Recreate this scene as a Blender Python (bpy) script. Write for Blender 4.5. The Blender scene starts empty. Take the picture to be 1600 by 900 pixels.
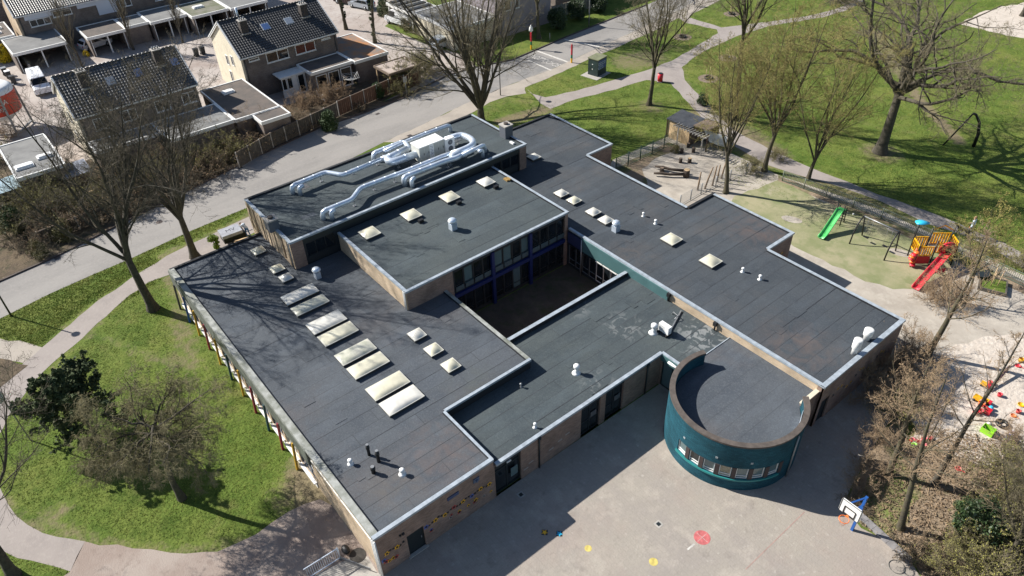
import bpy, math, random
import numpy as np
from mathutils import Vector, Matrix
rad = math.radians
SC = bpy.context.scene
COL = SC.collection

# ---------------------------------------------------------------- camera
CP = np.array([21.2327821, -7.24120402, 36.3418119])
CYAW, CPITCH, CROLL, CF = 2.47857862, 0.677028205, -0.0355805963, 1.15364790
_f = np.array([math.cos(CPITCH)*math.cos(CYAW), math.cos(CPITCH)*math.sin(CYAW), -math.sin(CPITCH)])
_r = np.array([math.sin(CYAW), -math.cos(CYAW), 0.0])
_u = np.cross(_r, _f)
_c, _s = math.cos(CROLL), math.sin(CROLL)
_r, _u = _c*_r+_s*_u, -_s*_r+_c*_u
cam = bpy.data.objects.new('camera', bpy.data.cameras.new('camera'))
COL.objects.link(cam)
cam.matrix_world = Matrix(((_r[0], _u[0], -_f[0], CP[0]), (_r[1], _u[1], -_f[1], CP[1]), (_r[2], _u[2], -_f[2], CP[2]), (0, 0, 0, 1)))
cam.data.sensor_width = 36; cam.data.lens = 36*CF*1000/1600
cam.data.clip_start = 0.5; cam.data.clip_end = 3000
SC.camera = cam

# ---------------------------------------------------------------- sky and sun
SUN_AZ, SUN_EL = rad(30.4), rad(36.1)          # shadows run along azimuth 30.4 deg
W = bpy.data.worlds.new('World'); SC.world = W; W.use_nodes = True
wn = W.node_tree.nodes; wl = W.node_tree.links; wn.clear()
sky = wn.new('ShaderNodeTexSky'); sky.sky_type = 'NISHITA'; sky.sun_disc = False
sky.sun_elevation = SUN_EL; sky.sun_rotation = math.atan2(-math.cos(SUN_AZ), -math.sin(SUN_AZ)) % (2*math.pi)
sky.air_density = 1.0; sky.dust_density = 0.6; sky.ozone_density = 1.5
bg = wn.new('ShaderNodeBackground'); bg.inputs['Strength'].default_value = 0.066
wo = wn.new('ShaderNodeOutputWorld')
wl.new(sky.outputs[0], bg.inputs[0]); wl.new(bg.outputs[0], wo.inputs[0])
sl = bpy.data.lights.new('sun', 'SUN'); sl.energy = 5.0; sl.angle = rad(0.53); sl.color = (1.0, 0.955, 0.88)
sun = bpy.data.objects.new('sun', sl); COL.objects.link(sun)
sd = Vector((math.cos(SUN_AZ)*math.cos(SUN_EL), math.sin(SUN_AZ)*math.cos(SUN_EL), -math.sin(SUN_EL)))
sun.rotation_euler = sd.to_track_quat('-Z', 'Y').to_euler(); sun.location = (-40, -30, 60)
SC.view_settings.view_transform = 'Standard'; SC.view_settings.look = 'None'
SC.view_settings.exposure = 0.8; SC.view_settings.gamma = 1.0
SC.cycles.max_bounces = 6; SC.cycles.diffuse_bounces = 3; SC.cycles.glossy_bounces = 3
SC.cycles.transparent_max_bounces = 6

# ---------------------------------------------------------------- survey helpers: where a sight line meets a known plane
def ray(px, py):
    return _f + _r*(px-800)/(CF*1000) - _u*(py-450)/(CF*1000)
def at(px, py, z=0.0):
    d = ray(px, py); t = (z-CP[2])/d[2]; q = CP+t*d
    return (float(q[0]), float(q[1]))
def onx(px, py, x):
    d = ray(px, py); t = (x-CP[0])/d[0]; q = CP+t*d
    return (float(q[1]), float(q[2]))
def ony(px, py, y):
    d = ray(px, py); t = (y-CP[1])/d[1]; q = CP+t*d
    return (float(q[0]), float(q[2]))

# ---------------------------------------------------------------- materials
def srgb(r, g, b):
    f = lambda c: (c/255/12.92) if c/255 <= 0.04045 else ((c/255+0.055)/1.055)**2.4
    return (f(r), f(g), f(b), 1)
_M = {}
def nodes(m):
    return m.node_tree.nodes, m.node_tree.links
def mat(name, col, rough=0.8, metal=0.0, var=0.0, vscale=1.0, col2=None, bump=0.0, bscale=30, randvar=0.0, spec=0.5, detail=4, wob=None):
    """col: linear rgb; col2: second colour mixed by noise; var: brightness variation; randvar: per object"""
    if name in _M: return _M[name]
    m = bpy.data.materials.new(name); m.use_nodes = True; _M[name] = m
    N, L = nodes(m); b = N['Principled BSDF']
    b.inputs['Roughness'].default_value = rough; b.inputs['Metallic'].default_value = metal
    b.inputs['Specular IOR Level'].default_value = spec
    geo = N.new('ShaderNodeNewGeometry'); src = None
    c = tuple(col[:3])+(1,)
    if col2 is not None or var > 0:
        n = N.new('ShaderNodeTexNoise'); n.inputs['Scale'].default_value = vscale; n.inputs['Detail'].default_value = detail
        n.inputs['Roughness'].default_value = 0.62
        L.new(geo.outputs['Position'], n.inputs['Vector'])
        mr = N.new('ShaderNodeMapRange'); mr.inputs['From Min'].default_value = 0.35; mr.inputs['From Max'].default_value = 0.65
        L.new(n.outputs['Fac'], mr.inputs['Value'])
        mx = N.new('ShaderNodeMix'); mx.data_type = 'RGBA'
        L.new(mr.outputs[0], mx.inputs['Factor'])
        c2 = tuple(col2[:3])+(1,) if col2 is not None else tuple(v*(1-var) for v in c[:3])+(1,)
        c1 = c if col2 is not None else tuple(v*(1+var) for v in c[:3])+(1,)
        mx.inputs['A'].default_value = c1; mx.inputs['B'].default_value = c2
        src = mx.outputs['Result']
    if randvar > 0:
        oi = N.new('ShaderNodeObjectInfo'); mr2 = N.new('ShaderNodeMapRange')
        mr2.inputs['To Min'].default_value = 1-randvar; mr2.inputs['To Max'].default_value = 1+randvar
        L.new(oi.outputs['Random'], mr2.inputs['Value'])
        mm = N.new('ShaderNodeVectorMath'); mm.operation = 'SCALE'
        if src is None: mm.inputs[0].default_value = c[:3]
        else: L.new(src, mm.inputs[0])
        L.new(mr2.outputs[0], mm.inputs['Scale']); src = mm.outputs[0]
    if src is not None: L.new(src, b.inputs['Base Color'])
    else: b.inputs['Base Color'].default_value = c
    if bump > 0:
        nb = N.new('ShaderNodeTexNoise'); nb.inputs['Scale'].default_value = bscale; nb.inputs['Detail'].default_value = 3
        L.new(geo.outputs['Position'], nb.inputs['Vector'])
        bp = N.new('ShaderNodeBump'); bp.inputs['Strength'].default_value = bump; bp.inputs['Distance'].default_value = 0.05
        L.new(nb.outputs['Fac'], bp.inputs['Height']); L.new(bp.outputs[0], b.inputs['Normal'])
    return m
def layered(name, base, layers, rough=0.9, bump=0.3, bscale=12, spec=0.3):
    """base colour plus noise-masked layers (colour, scale, lo, hi, detail, amount[, stretch vector])"""
    m = bpy.data.materials.new(name); m.use_nodes = True; _M[name] = m
    N, L = nodes(m); b = N['Principled BSDF']; b.inputs['Roughness'].default_value = rough
    b.inputs['Specular IOR Level'].default_value = spec
    geo = N.new('ShaderNodeNewGeometry')
    rgb = N.new('ShaderNodeRGB'); rgb.outputs[0].default_value = tuple(base[:3])+(1,); src = rgb.outputs[0]
    for k, ly in enumerate(layers):
        col, sc, lo, hi, det, amt = ly[:6]
        vec = geo.outputs['Position']
        mp = N.new('ShaderNodeMapping'); mp.inputs['Location'].default_value = (k*37.3, k*11.7, k*5.1)
        if len(ly) > 6: mp.inputs['Scale'].default_value = ly[6]
        L.new(vec, mp.inputs['Vector'])
        n = N.new('ShaderNodeTexNoise'); n.inputs['Scale'].default_value = sc; n.inputs['Detail'].default_value = det
        n.inputs['Roughness'].default_value = 0.65
        L.new(mp.outputs[0], n.inputs['Vector'])
        mr = N.new('ShaderNodeMapRange'); mr.inputs['From Min'].default_value = lo; mr.inputs['From Max'].default_value = hi
        mr.inputs['To Max'].default_value = amt
        L.new(n.outputs['Fac'], mr.inputs['Value'])
        mx = N.new('ShaderNodeMix'); mx.data_type = 'RGBA'
        L.new(mr.outputs[0], mx.inputs['Factor']); L.new(src, mx.inputs['A'])
        mx.inputs['B'].default_value = tuple(col[:3])+(1,); src = mx.outputs['Result']
    L.new(src, b.inputs['Base Color'])
    if bump:
        nb = N.new('ShaderNodeTexNoise'); nb.inputs['Scale'].default_value = bscale; nb.inputs['Detail'].default_value = 5
        L.new(geo.outputs['Position'], nb.inputs['Vector'])
        bp = N.new('ShaderNodeBump'); bp.inputs['Strength'].default_value = bump; bp.inputs['Distance'].default_value = 0.08
        L.new(nb.outputs['Fac'], bp.inputs['Height']); L.new(bp.outputs[0], b.inputs['Normal'])
    return m
def brickmat(name, c1, c2, mortar, bw=0.22, bh=0.065, rough=0.85, stain=0.25):
    """masonry: horizontal coordinate = x+y (works on both wall directions), vertical = z"""
    m = bpy.data.materials.new(name); m.use_nodes = True; _M[name] = m
    N, L = nodes(m); b = N['Principled BSDF']; b.inputs['Roughness'].default_value = rough
    b.inputs['Specular IOR Level'].default_value = 0.25
    geo = N.new('ShaderNodeNewGeometry'); sp = N.new('ShaderNodeSeparateXYZ'); L.new(geo.outputs['Position'], sp.inputs[0])
    ad = N.new('ShaderNodeMath'); ad.operation = 'ADD'; L.new(sp.outputs[0], ad.inputs[0]); L.new(sp.outputs[1], ad.inputs[1])
    cb = N.new('ShaderNodeCombineXYZ'); L.new(ad.outputs[0], cb.inputs[0]); L.new(sp.outputs[2], cb.inputs[1])
    br = N.new('ShaderNodeTexBrick'); br.inputs['Scale'].default_value = 1.0
    br.inputs['Brick Width'].default_value = bw; br.inputs['Row Height'].default_value = bh
    br.inputs['Mortar Size'].default_value = 0.009; br.inputs['Mortar Smooth'].default_value = 0.3
    br.inputs['Color1'].default_value = tuple(c1[:3])+(1,); br.inputs['Color2'].default_value = tuple(c2[:3])+(1,)
    br.inputs['Mortar'].default_value = tuple(mortar[:3])+(1,)
    L.new(cb.outputs[0], br.inputs['Vector'])
    n = N.new('ShaderNodeTexNoise'); n.inputs['Scale'].default_value = 0.9; n.inputs['Detail'].default_value = 5
    L.new(geo.outputs['Position'], n.inputs['Vector'])
    mr = N.new('ShaderNodeMapRange'); mr.inputs['From Min'].default_value = 0.3; mr.inputs['From Max'].default_value = 0.7
    mr.inputs['To Min'].default_value = 1-stain; mr.inputs['To Max'].default_value = 1+stain*0.6
    L.new(n.outputs['Fac'], mr.inputs['Value'])
    sc = N.new('ShaderNodeVectorMath'); sc.operation = 'SCALE'; L.new(br.outputs['Color'], sc.inputs[0]); L.new(mr.outputs[0], sc.inputs['Scale'])
    L.new(sc.outputs[0], b.inputs['Base Color'])
    bp = N.new('ShaderNodeBump'); bp.inputs['Strength'].default_value = 0.4; bp.inputs['Distance'].default_value = 0.01; bp.invert = True
    L.new(br.outputs['Fac'], bp.inputs['Height']); L.new(bp.outputs[0], b.inputs['Normal'])
    return m

# roofing felt: speckle, dusty patches, per-strip tone
def feltmat(name, base, dust, rv=0.07):
    m = layered(name, base, [((base[0]*0.72, base[1]*0.76, base[2]*0.82), 0.35, 0.42, 0.62, 7, 0.8), ((base[0]*1.35, base[1]*1.4, base[2]*1.45), 0.8, 0.5, 0.7, 8, 0.6, (1.0, 0.3, 1)),
                             (dust, 0.16, 0.52, 0.72, 6, 0.55),
                             ((base[0]*1.5, base[1]*1.5, base[2]*1.45), 9, 0.48, 0.72, 3, 0.6),
                             ((base[0]*0.5, base[1]*0.5, base[2]*0.52), 22, 0.52, 0.72, 2, 0.6)], rough=0.85, bump=0.35, bscale=40, spec=0.35)
    N, L = nodes(m); b = N['Principled BSDF']; src = b.inputs['Base Color'].links[0].from_socket
    oi = N.new('ShaderNodeObjectInfo'); mr2 = N.new('ShaderNodeMapRange')
    mr2.inputs['To Min'].default_value = 1-rv; mr2.inputs['To Max'].default_value = 1+rv
    L.new(oi.outputs['Random'], mr2.inputs['Value'])
    mm = N.new('ShaderNodeVectorMath'); mm.operation = 'SCALE'; L.new(src, mm.inputs[0]); L.new(mr2.outputs[0], mm.inputs['Scale'])
    L.new(mm.outputs[0], b.inputs['Base Color'])
    return m
def local_stain(m, c, r, col, sc, lo, hi, amt, det=6):
    """a patch of dirt with a shape of its own: noise inside a soft radius about a point of the roof"""
    N, L = nodes(m); b = N['Principled BSDF']; src = b.inputs['Base Color'].links[0].from_socket
    geo = N.new('ShaderNodeNewGeometry'); d = N.new('ShaderNodeVectorMath'); d.operation = 'DISTANCE'; d.inputs[1].default_value = c
    L.new(geo.outputs['Position'], d.inputs[0]); m1 = N.new('ShaderNodeMapRange'); m1.inputs['From Min'].default_value = r; m1.inputs['From Max'].default_value = r*.35; L.new(d.outputs['Value'], m1.inputs['Value'])
    n = N.new('ShaderNodeTexNoise'); n.inputs['Scale'].default_value = sc; n.inputs['Detail'].default_value = det; n.inputs['Distortion'].default_value = 1.2; L.new(geo.outputs['Position'], n.inputs['Vector'])
    m2 = N.new('ShaderNodeMapRange'); m2.inputs['From Min'].default_value = lo; m2.inputs['From Max'].default_value = hi; L.new(n.outputs['Fac'], m2.inputs['Value'])
    mu = N.new('ShaderNodeMath'); mu.operation = 'MULTIPLY'; L.new(m1.outputs[0], mu.inputs[0]); L.new(m2.outputs[0], mu.inputs[1])
    m3 = N.new('ShaderNodeMath'); m3.operation = 'MULTIPLY'; m3.inputs[1].default_value = amt; L.new(mu.outputs[0], m3.inputs[0])
    mx = N.new('ShaderNodeMix'); mx.data_type = 'RGBA'; L.new(m3.outputs[0], mx.inputs['Factor']); L.new(src, mx.inputs['A']); mx.inputs['B'].default_value = tuple(col)+(1,)
    L.new(mx.outputs['Result'], b.inputs['Base Color'])
FELT = feltmat('roof_felt', (0.078, 0.088, 0.101), (0.122, 0.104, 0.098))
FELT2 = feltmat('roof_felt_green', (0.058, 0.072, 0.078), (0.092, 0.106, 0.10))
FELT3 = feltmat('roof_felt_east', (0.055, 0.064, 0.074), (0.105, 0.088, 0.078))
for sp_, sr_, scl_, sa_ in (((690, 705), 3.2, (0.15, 0.105, 0.09), .7), ((560, 500), 3, (0.10, 0.10, 0.105), .6), ((620, 760), 2.0, (0.14, 0.12, 0.10), .6), ((740, 600), 2.5, (0.09, 0.10, 0.08), .5)):
    local_stain(FELT, at(*sp_, 3.4)+(3.4,), sr_, scl_, 1.0, .36, .78, sa_*.8, 9)
for sp_, sr_, scl_, sa_ in (((1195, 360), 3.6, (0.15, 0.10, 0.08), .75), ((1250, 545), 3.4, (0.15, 0.105, 0.085), .7), ((985, 400), 2.6, (0.13, 0.10, 0.08), .6), ((1080, 370), 3, (0.10, 0.105, 0.11), .5)):
    local_stain(FELT3, at(*sp_, 3.5)+(3.5,), sr_, scl_, 0.9, .36, .80, sa_*.8, 9)
for sp_, sr_, scl_, sa_ in (((1100, 525), 2.6, (0.30, 0.31, 0.31), .6), ((975, 510), 1.8, (0.2, 0.21, 0.21), .6), ((900, 480), 1.4, (0.2, 0.21, 0.21), .5), ((935, 600), 1.5, (0.19, 0.2, 0.2), .5)):
    local_stain(FELT2, at(*sp_, 2.75)+(2.75,), sr_, scl_, 1.6, .53, .60, sa_, 8)
SEAM = mat('seam_bitumen', (0.036, 0.039, 0.044), 0.6, var=0.4, vscale=1.2)
TRIM = mat('aluminium_trim', (0.34, 0.385, 0.43), 0.5, 0.1, var=0.18, vscale=2.5)
TRIMW = mat('pale_weathered_trim', (0.36, 0.37, 0.35), 0.6, 0.05, col2=(0.16, 0.17, 0.14), vscale=1.6)
DARKB = mat('dark_bitumen_and_shade', (0.016, 0.018, 0.022), 0.7)  # bitumen, near-black also to put the parapets' inner shade into the colour
BRICK = brickmat('school_brick', srgb(152, 126, 112), srgb(126, 102, 92), srgb(136, 126, 118))
BRICKL = brickmat('pale_school_brick', srgb(205, 182, 152), srgb(188, 164, 136), srgb(170, 160, 146))
BRICKH = brickmat('house_brick', srgb(132, 120, 112), srgb(112, 100, 94), srgb(124, 118, 112))
CREAM = mat('cream_render', srgb(206, 197, 176), 0.85, var=0.08, vscale=1.2)
TEAL = brickmat('teal_painted_brick', srgb(36, 86, 100), srgb(28, 72, 86), srgb(18, 54, 64), bw=0.3, bh=0.1, stain=0.3)
TEALF = mat('teal_fascia', srgb(70, 102, 104), 0.5, var=0.1, vscale=1.0)
BLUE = mat('blue_painted_frame', srgb(24, 40, 90), 0.45)
GLASS = mat('dark_window_glass', (0.012, 0.016, 0.02), 0.06, spec=0.8, var=0.4, vscale=0.8)
GLASSB = mat('blind_behind_glass', (0.10, 0.15, 0.16), 0.12, spec=0.8)
WHITE = mat('white_paint', (0.74, 0.74, 0.72), 0.5, var=0.06, vscale=2)
WHITEP = mat('white_plastic', (0.78, 0.78, 0.77), 0.35, var=0.04, vscale=4)
DOORB = mat('dark_door_paint', (0.018, 0.024, 0.026), 0.4)
FRAMED = mat('dark_frame', (0.02, 0.024, 0.028), 0.45)
GREYM = mat('grey_metal', (0.28, 0.29, 0.30), 0.45, 0.5)
GALV = mat('galvanised_duct', (0.66, 0.73, 0.82), 0.34, 0.5, var=0.12, vscale=2.2)
BROWNC = mat('brown_coping', (0.088, 0.072, 0.062), 0.8, var=0.25, vscale=2.5)
DOME_Y = mat('aged_acrylic_dome', (0.60, 0.57, 0.44), 0.22, var=0.12, vscale=0.8, spec=0.6)
DOME_G = mat('mossy_acrylic_dome', (0.58, 0.56, 0.47), 0.3, col2=(0.36, 0.37, 0.29), vscale=1.5, spec=0.6)
DOME_W = mat('clear_acrylic_dome', (0.64, 0.62, 0.56), 0.18, var=0.1, vscale=1.2, spec=0.7)
BLACK = mat('black_plastic', (0.012, 0.012, 0.013), 0.5)
RUBBER = mat('tyre_rubber', (0.015, 0.015, 0.016), 0.85)
RED = mat('red_plastic', (0.56, 0.025, 0.045), 0.4, var=.12, vscale=3)
YEL = mat('yellow_plastic', (0.80, 0.42, 0.01), 0.4)
LIME = mat('lime_plastic', (0.28, 0.62, 0.03), 0.4)
GREENP = mat('green_slide_plastic', (0.07, 0.42, 0.11), 0.4, var=.12, vscale=2)
CYAN = mat('sky_blue_plastic', (0.03, 0.42, 0.66), 0.4)
BLUEP = mat('blue_steel_paint', (0.02, 0.10, 0.35), 0.4)
ORANGE = mat('orange_plastic', (0.75, 0.17, 0.03), 0.4)
WOOD = mat('weathered_wood', (0.19, 0.14, 0.10), 0.85, col2=(0.12, 0.09, 0.07), vscale=4)
WOODP = mat('pale_wood', (0.50, 0.36, 0.21), 0.75, var=0.15, vscale=3)
WOODF = mat('brown_fence_wood', (0.095, 0.048, 0.030), 0.8, var=0.2, vscale=3, randvar=0.15)
WOODG = mat('grey_fence_wood', (0.085, 0.075, 0.062), 0.85, var=0.25, vscale=3, randvar=0.15)
CONC = mat('pale_concrete', (0.36, 0.34, 0.31), 0.9, var=0.12, vscale=2)
TILE = mat('dark_roof_tile', (0.035, 0.036, 0.038), 0.42, var=0.25, vscale=2.0, spec=0.6)
TILEL = mat('grey_roof_tile', (0.055, 0.058, 0.062), 0.38, var=0.25, vscale=2.0, spec=0.7)
GRAVELR = mat('brown_gravel_roof', (0.13, 0.105, 0.09), 0.9, col2=(0.085, 0.075, 0.068), vscale=0.8, bump=0.3, bscale=25)
GREYR = mat('grey_flat_roof', (0.20, 0.20, 0.195), 0.85, col2=(0.13, 0.13, 0.13), vscale=0.6)
ROOFGL = mat('blue_roof_window', (0.10, 0.17, 0.36), 0.08, spec=1.0)
BARK = mat('dark_bark', (0.045, 0.038, 0.030), 0.95, col2=(0.085, 0.075, 0.055), vscale=3.5, bump=0.6, bscale=14)
BARKM = mat('mossy_bark', (0.095, 0.085, 0.045), 0.95, col2=(0.06, 0.05, 0.038), vscale=3.0, bump=0.5, bscale=14)
BARKG = mat('grey_bark', (0.095, 0.082, 0.062), 0.95, col2=(0.05, 0.044, 0.034), vscale=3.0, bump=0.6, bscale=10)
TWIG = mat('dark_twigs', (0.105, 0.088, 0.062), 0.95, var=0.35, vscale=0.7)
TWIGY = mat('yellow_green_twigs', (0.27, 0.225, 0.085), 0.95, var=0.3, vscale=0.8)
TWIGB = mat('red_brown_twigs', (0.30, 0.215, 0.135), 0.95, var=0.35, vscale=0.8)
TWIGG = mat('grey_green_twigs', (0.175, 0.148, 0.092), 0.95, var=0.35, vscale=0.8)
LEAFB = mat('brown_buds', (0.34, 0.235, 0.14), 0.9, var=0.4, vscale=1.3)
LEAFY = mat('yellow_green_buds', (0.20, 0.19, 0.05), 0.9, var=0.35, vscale=1.3)
NEEDLE = mat('dark_green_needles', (0.048, 0.078, 0.03), 0.9, col2=(0.10, 0.115, 0.05), vscale=1.2)
TWIGO = mat('olive_twigs', (0.21, 0.185, 0.10), 0.95, var=0.35, vscale=0.8)
EVERG = mat('evergreen_leaves', (0.022, 0.05, 0.012), 0.7, col2=(0.05, 0.085, 0.02), vscale=1.0)
YELF = mat('yellow_blossom', (0.75, 0.55, 0.02), 0.8, var=0.2, vscale=3)

# ---------------------------------------------------------------- mesh helpers
class MB:
    def __init__(s): s.v = []; s.f = []; s.m = []; s.sm = []
    def add(s, v, f, m=0, smooth=False):
        o = len(s.v); s.v += [tuple(map(float, q)) for q in v]
        s.f += [tuple(i+o for i in q) for q in f]; s.m += [m]*len(f); s.sm += [smooth]*len(f); return s
    def box(s, x0, x1, y0, y1, z0, z1, m=0):
        v = [(x0,y0,z0),(x1,y0,z0),(x1,y1,z0),(x0,y1,z0),(x0,y0,z1),(x1,y0,z1),(x1,y1,z1),(x0,y1,z1)]
        return s.add(v, [(3,2,1,0),(4,5,6,7),(0,1,5,4),(1,2,6,5),(2,3,7,6),(3,0,4,7)], m)
    def prism(s, poly, z0, z1, m=0, mt=None, smooth=False):
        """poly: counter-clockwise xy"""
        n = len(poly); a = sum(poly[i][0]*poly[(i+1)%n][1]-poly[(i+1)%n][0]*poly[i][1] for i in range(n))
        if a < 0: poly = poly[::-1]
        v = [(p[0], p[1], z0) for p in poly]+[(p[0], p[1], z1) for p in poly]
        o = len(s.v)
        s.add(v, [tuple(range(n))[::-1]], m); s.f.append(tuple(o+n+i for i in range(n))); s.m.append(m if mt is None else mt); s.sm.append(False)
        for i in range(n):
            j = (i+1) % n; s.f.append((o+i, o+j, o+n+j, o+n+i)); s.m.append(m); s.sm.append(smooth)
        return s
    def cyl(s, x, y, z0, z1, r0, r1=None, n=12, m=0, cap=True, smooth=True):
        r1 = r0 if r1 is None else r1
        v = []
        for (z, r) in ((z0, r0), (z1, r1)):
            v += [(x+r*math.cos(2*math.pi*i/n), y+r*math.sin(2*math.pi*i/n), z) for i in range(n)]
        f = [(i, (i+1) % n, n+(i+1) % n, n+i) for i in range(n)]
        s.add(v, f, m, smooth)
        o = len(s.v)-2*n
        if cap:
            s.f += [tuple(o+n+i for i in range(n)), tuple(o+i for i in range(n))[::-1]]; s.m += [m, m]; s.sm += [False, False]
        return s
    def lathe(s, x, y, prof, n=12, m=0):
        """prof: list of (r, z) from bottom to top"""
        v = []; K = len(prof)
        for r, z in prof: v += [(x+r*math.cos(2*math.pi*i/n), y+r*math.sin(2*math.pi*i/n), z) for i in range(n)]
        f = [(k*n+i, k*n+(i+1) % n, (k+1)*n+(i+1) % n, (k+1)*n+i) for k in range(K-1) for i in range(n)]
        f += [tuple((K-1)*n+i for i in range(n)), tuple(range(n))[::-1]]
        return s.add(v, f, m, True)
    def tube(s, pts, r, n=8, m=0, smooth=True, cap=True):
        pts = [Vector(p) for p in pts]; K = len(pts)
        R = r if isinstance(r, (list, tuple)) else [r]*K
        v = []; prev = None
        for k, p in enumerate(pts):
            if k == 0: t = pts[1]-p
            elif k == K-1: t = p-pts[-2]
            else:
                a = (p-pts[k-1]).normalized(); b = (pts[k+1]-p).normalized(); t = a+b
                if t.length < 1e-4: t = b
            t.normalize()
            if prev is None:
                ref = Vector((0, 0, 1)) if abs(t.z) < 0.9 else Vector((1, 0, 0))
                a1 = t.cross(ref).normalized()
            else:
                a1 = (prev - t*prev.dot(t)).normalized()
            prev = a1; b1 = t.cross(a1)
            for i in range(n):
                an = 2*math.pi*i/n; q = p+(a1*math.cos(an)+b1*math.sin(an))*R[k]; v.append(tuple(q))
        f = [(k*n+i, k*n+(i+1) % n, (k+1)*n+(i+1) % n, (k+1)*n+i) for k in range(K-1) for i in range(n)]
        if cap: f += [tuple(range(n))[::-1], tuple((K-1)*n+i for i in range(n))]
        return s.add(v, f, m, smooth)
    def bar(s, a, b, w, h=None, m=0):
        """square bar from a to b"""
        h = h or w; a = Vector(a); b = Vector(b); t = (b-a).normalized()
        ref = Vector((0, 0, 1)) if abs(t.z) < 0.95 else Vector((1, 0, 0))
        x = t.cross(ref).normalized()*(w/2); y = x.cross(t).normalized()*(h/2)
        v = [a-x-y, a+x-y, a+x+y, a-x+y, b-x-y, b+x-y, b+x+y, b-x+y]
        return s.add(v, [(3,2,1,0),(4,5,6,7),(0,1,5,4),(1,2,6,5),(2,3,7,6),(3,0,4,7)], m)
    def sphere(s, c, r, n=8, k=6, m=0, sz=(1, 1, 1)):
        v = []; 
        for j in range(k+1):
            th = math.pi*j/k
            for i in range(n):
                a = 2*math.pi*i/n; v.append((c[0]+r*sz[0]*math.sin(th)*math.cos(a), c[1]+r*sz[1]*math.sin(th)*math.sin(a), c[2]+r*sz[2]*math.cos(th)))
        f = [(j*n+i, (j+1)*n+i, (j+1)*n+(i+1) % n, j*n+(i+1) % n) for j in range(k) for i in range(n)]
        return s.add(v, f, m, True)
    def mesh(s, name, mats):
        me = bpy.data.meshes.new(name); me.from_pydata(s.v, [], s.f)
        for q in (mats if isinstance(mats, (list, tuple)) else [mats]): me.materials.append(q)
        me.polygons.foreach_set('material_index', s.m); me.polygons.foreach_set('use_smooth', s.sm); me.update()
        return me
    def build(s, name, mats, parent=None, **k):
        return put(name, s.mesh(name, mats), parent, **k)
def put(name, me, parent=None, loc=(0, 0, 0), rz=0.0, label=None, cat=None, group=None, kind=None, scale=None):
    o = bpy.data.objects.new(name, me); COL.objects.link(o)
    if parent is not None: o.parent = parent
    o.location = loc
    if rz: o.rotation_euler = (0, 0, rz)
    if scale: o.scale = (scale,)*3 if not isinstance(scale, tuple) else scale
    tag(o, label, cat, group, kind); return o
def tag(o, label=None, cat=None, group=None, kind=None):
    for k, v in (('label', label), ('category', cat), ('group', group), ('kind', kind)):
        if v: o[k] = v
    return o
def thing(name, label, cat, loc=(0, 0, 0), rz=0.0, group=None):
    if len(loc) == 2: loc = (loc[0], loc[1], 0)
    return put(name, None, None, loc, rz, label, cat, group)
def copy_tree(o, loc=None, rz=None, label=None, parent=None, scale=None):
    c = o.copy(); COL.objects.link(c)
    if parent is not None: c.parent = parent
    if loc is not None: c.location = loc if len(loc) == 3 else (loc[0], loc[1], 0)
    if rz is not None: c.rotation_euler = (0, 0, rz)
    if scale is not None: c.scale = (scale,)*3
    if label: c['label'] = label
    for ch in KIDS.get(o.name, None) or [q for q in bpy.data.objects if q.parent == o]: copy_tree(ch, parent=c)
    return c
KIDS = {}
def dirz(a, b): return math.atan2(b[1]-a[1], b[0]-a[0])
def circ(x, y, r, n=32, ry=None): return [(x+r*math.cos(2*math.pi*i/n), y+(ry or r)*math.sin(2*math.pi*i/n)) for i in range(n)]
def sheet(name, poly, z, m, **k):
    """a flat ground sheet; poly may be any simple polygon"""
    import mathutils.geometry as mg
    n = len(poly); a = sum(poly[i][0]*poly[(i+1) % n][1]-poly[(i+1) % n][0]*poly[i][1] for i in range(n))
    if a < 0: poly = poly[::-1]
    tr = mg.tessellate_polygon([[Vector((p[0], p[1], 0)) for p in poly]])
    b = MB(); f = []
    for t in tr:
        p = [poly[i] for i in t]; ar = (p[1][0]-p[0][0])*(p[2][1]-p[0][1])-(p[2][0]-p[0][0])*(p[1][1]-p[0][1])
        f.append(tuple(t) if ar > 0 else tuple(t[::-1]))
    b.add([(p[0], p[1], z) for p in poly], f, 0)
    return b.build(name, m, **k)
def P(*pts, z=0.0): return [at(*q, z) for q in pts]
def rough_edge(poly, step=0.8, amp=0.12, seed=1):
    """subdivide a polygon outline and push it about, so grass edges are uneven"""
    r = random.Random(seed); out = []
    for i in range(len(poly)):
        a = poly[i]; b = poly[(i+1) % len(poly)]; d = math.hypot(b[0]-a[0], b[1]-a[1]); n = max(1, int(d/step))
        if d > 150: n = 1
        for k in range(n):
            t = k/n; x = a[0]+(b[0]-a[0])*t; y = a[1]+(b[1]-a[1])*t
            nx, ny = -(b[1]-a[1])/(d+1e-9), (b[0]-a[0])/(d+1e-9); w = r.uniform(-amp, amp) if k else 0
            out.append((x+nx*w, y+ny*w))
    return out
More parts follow.
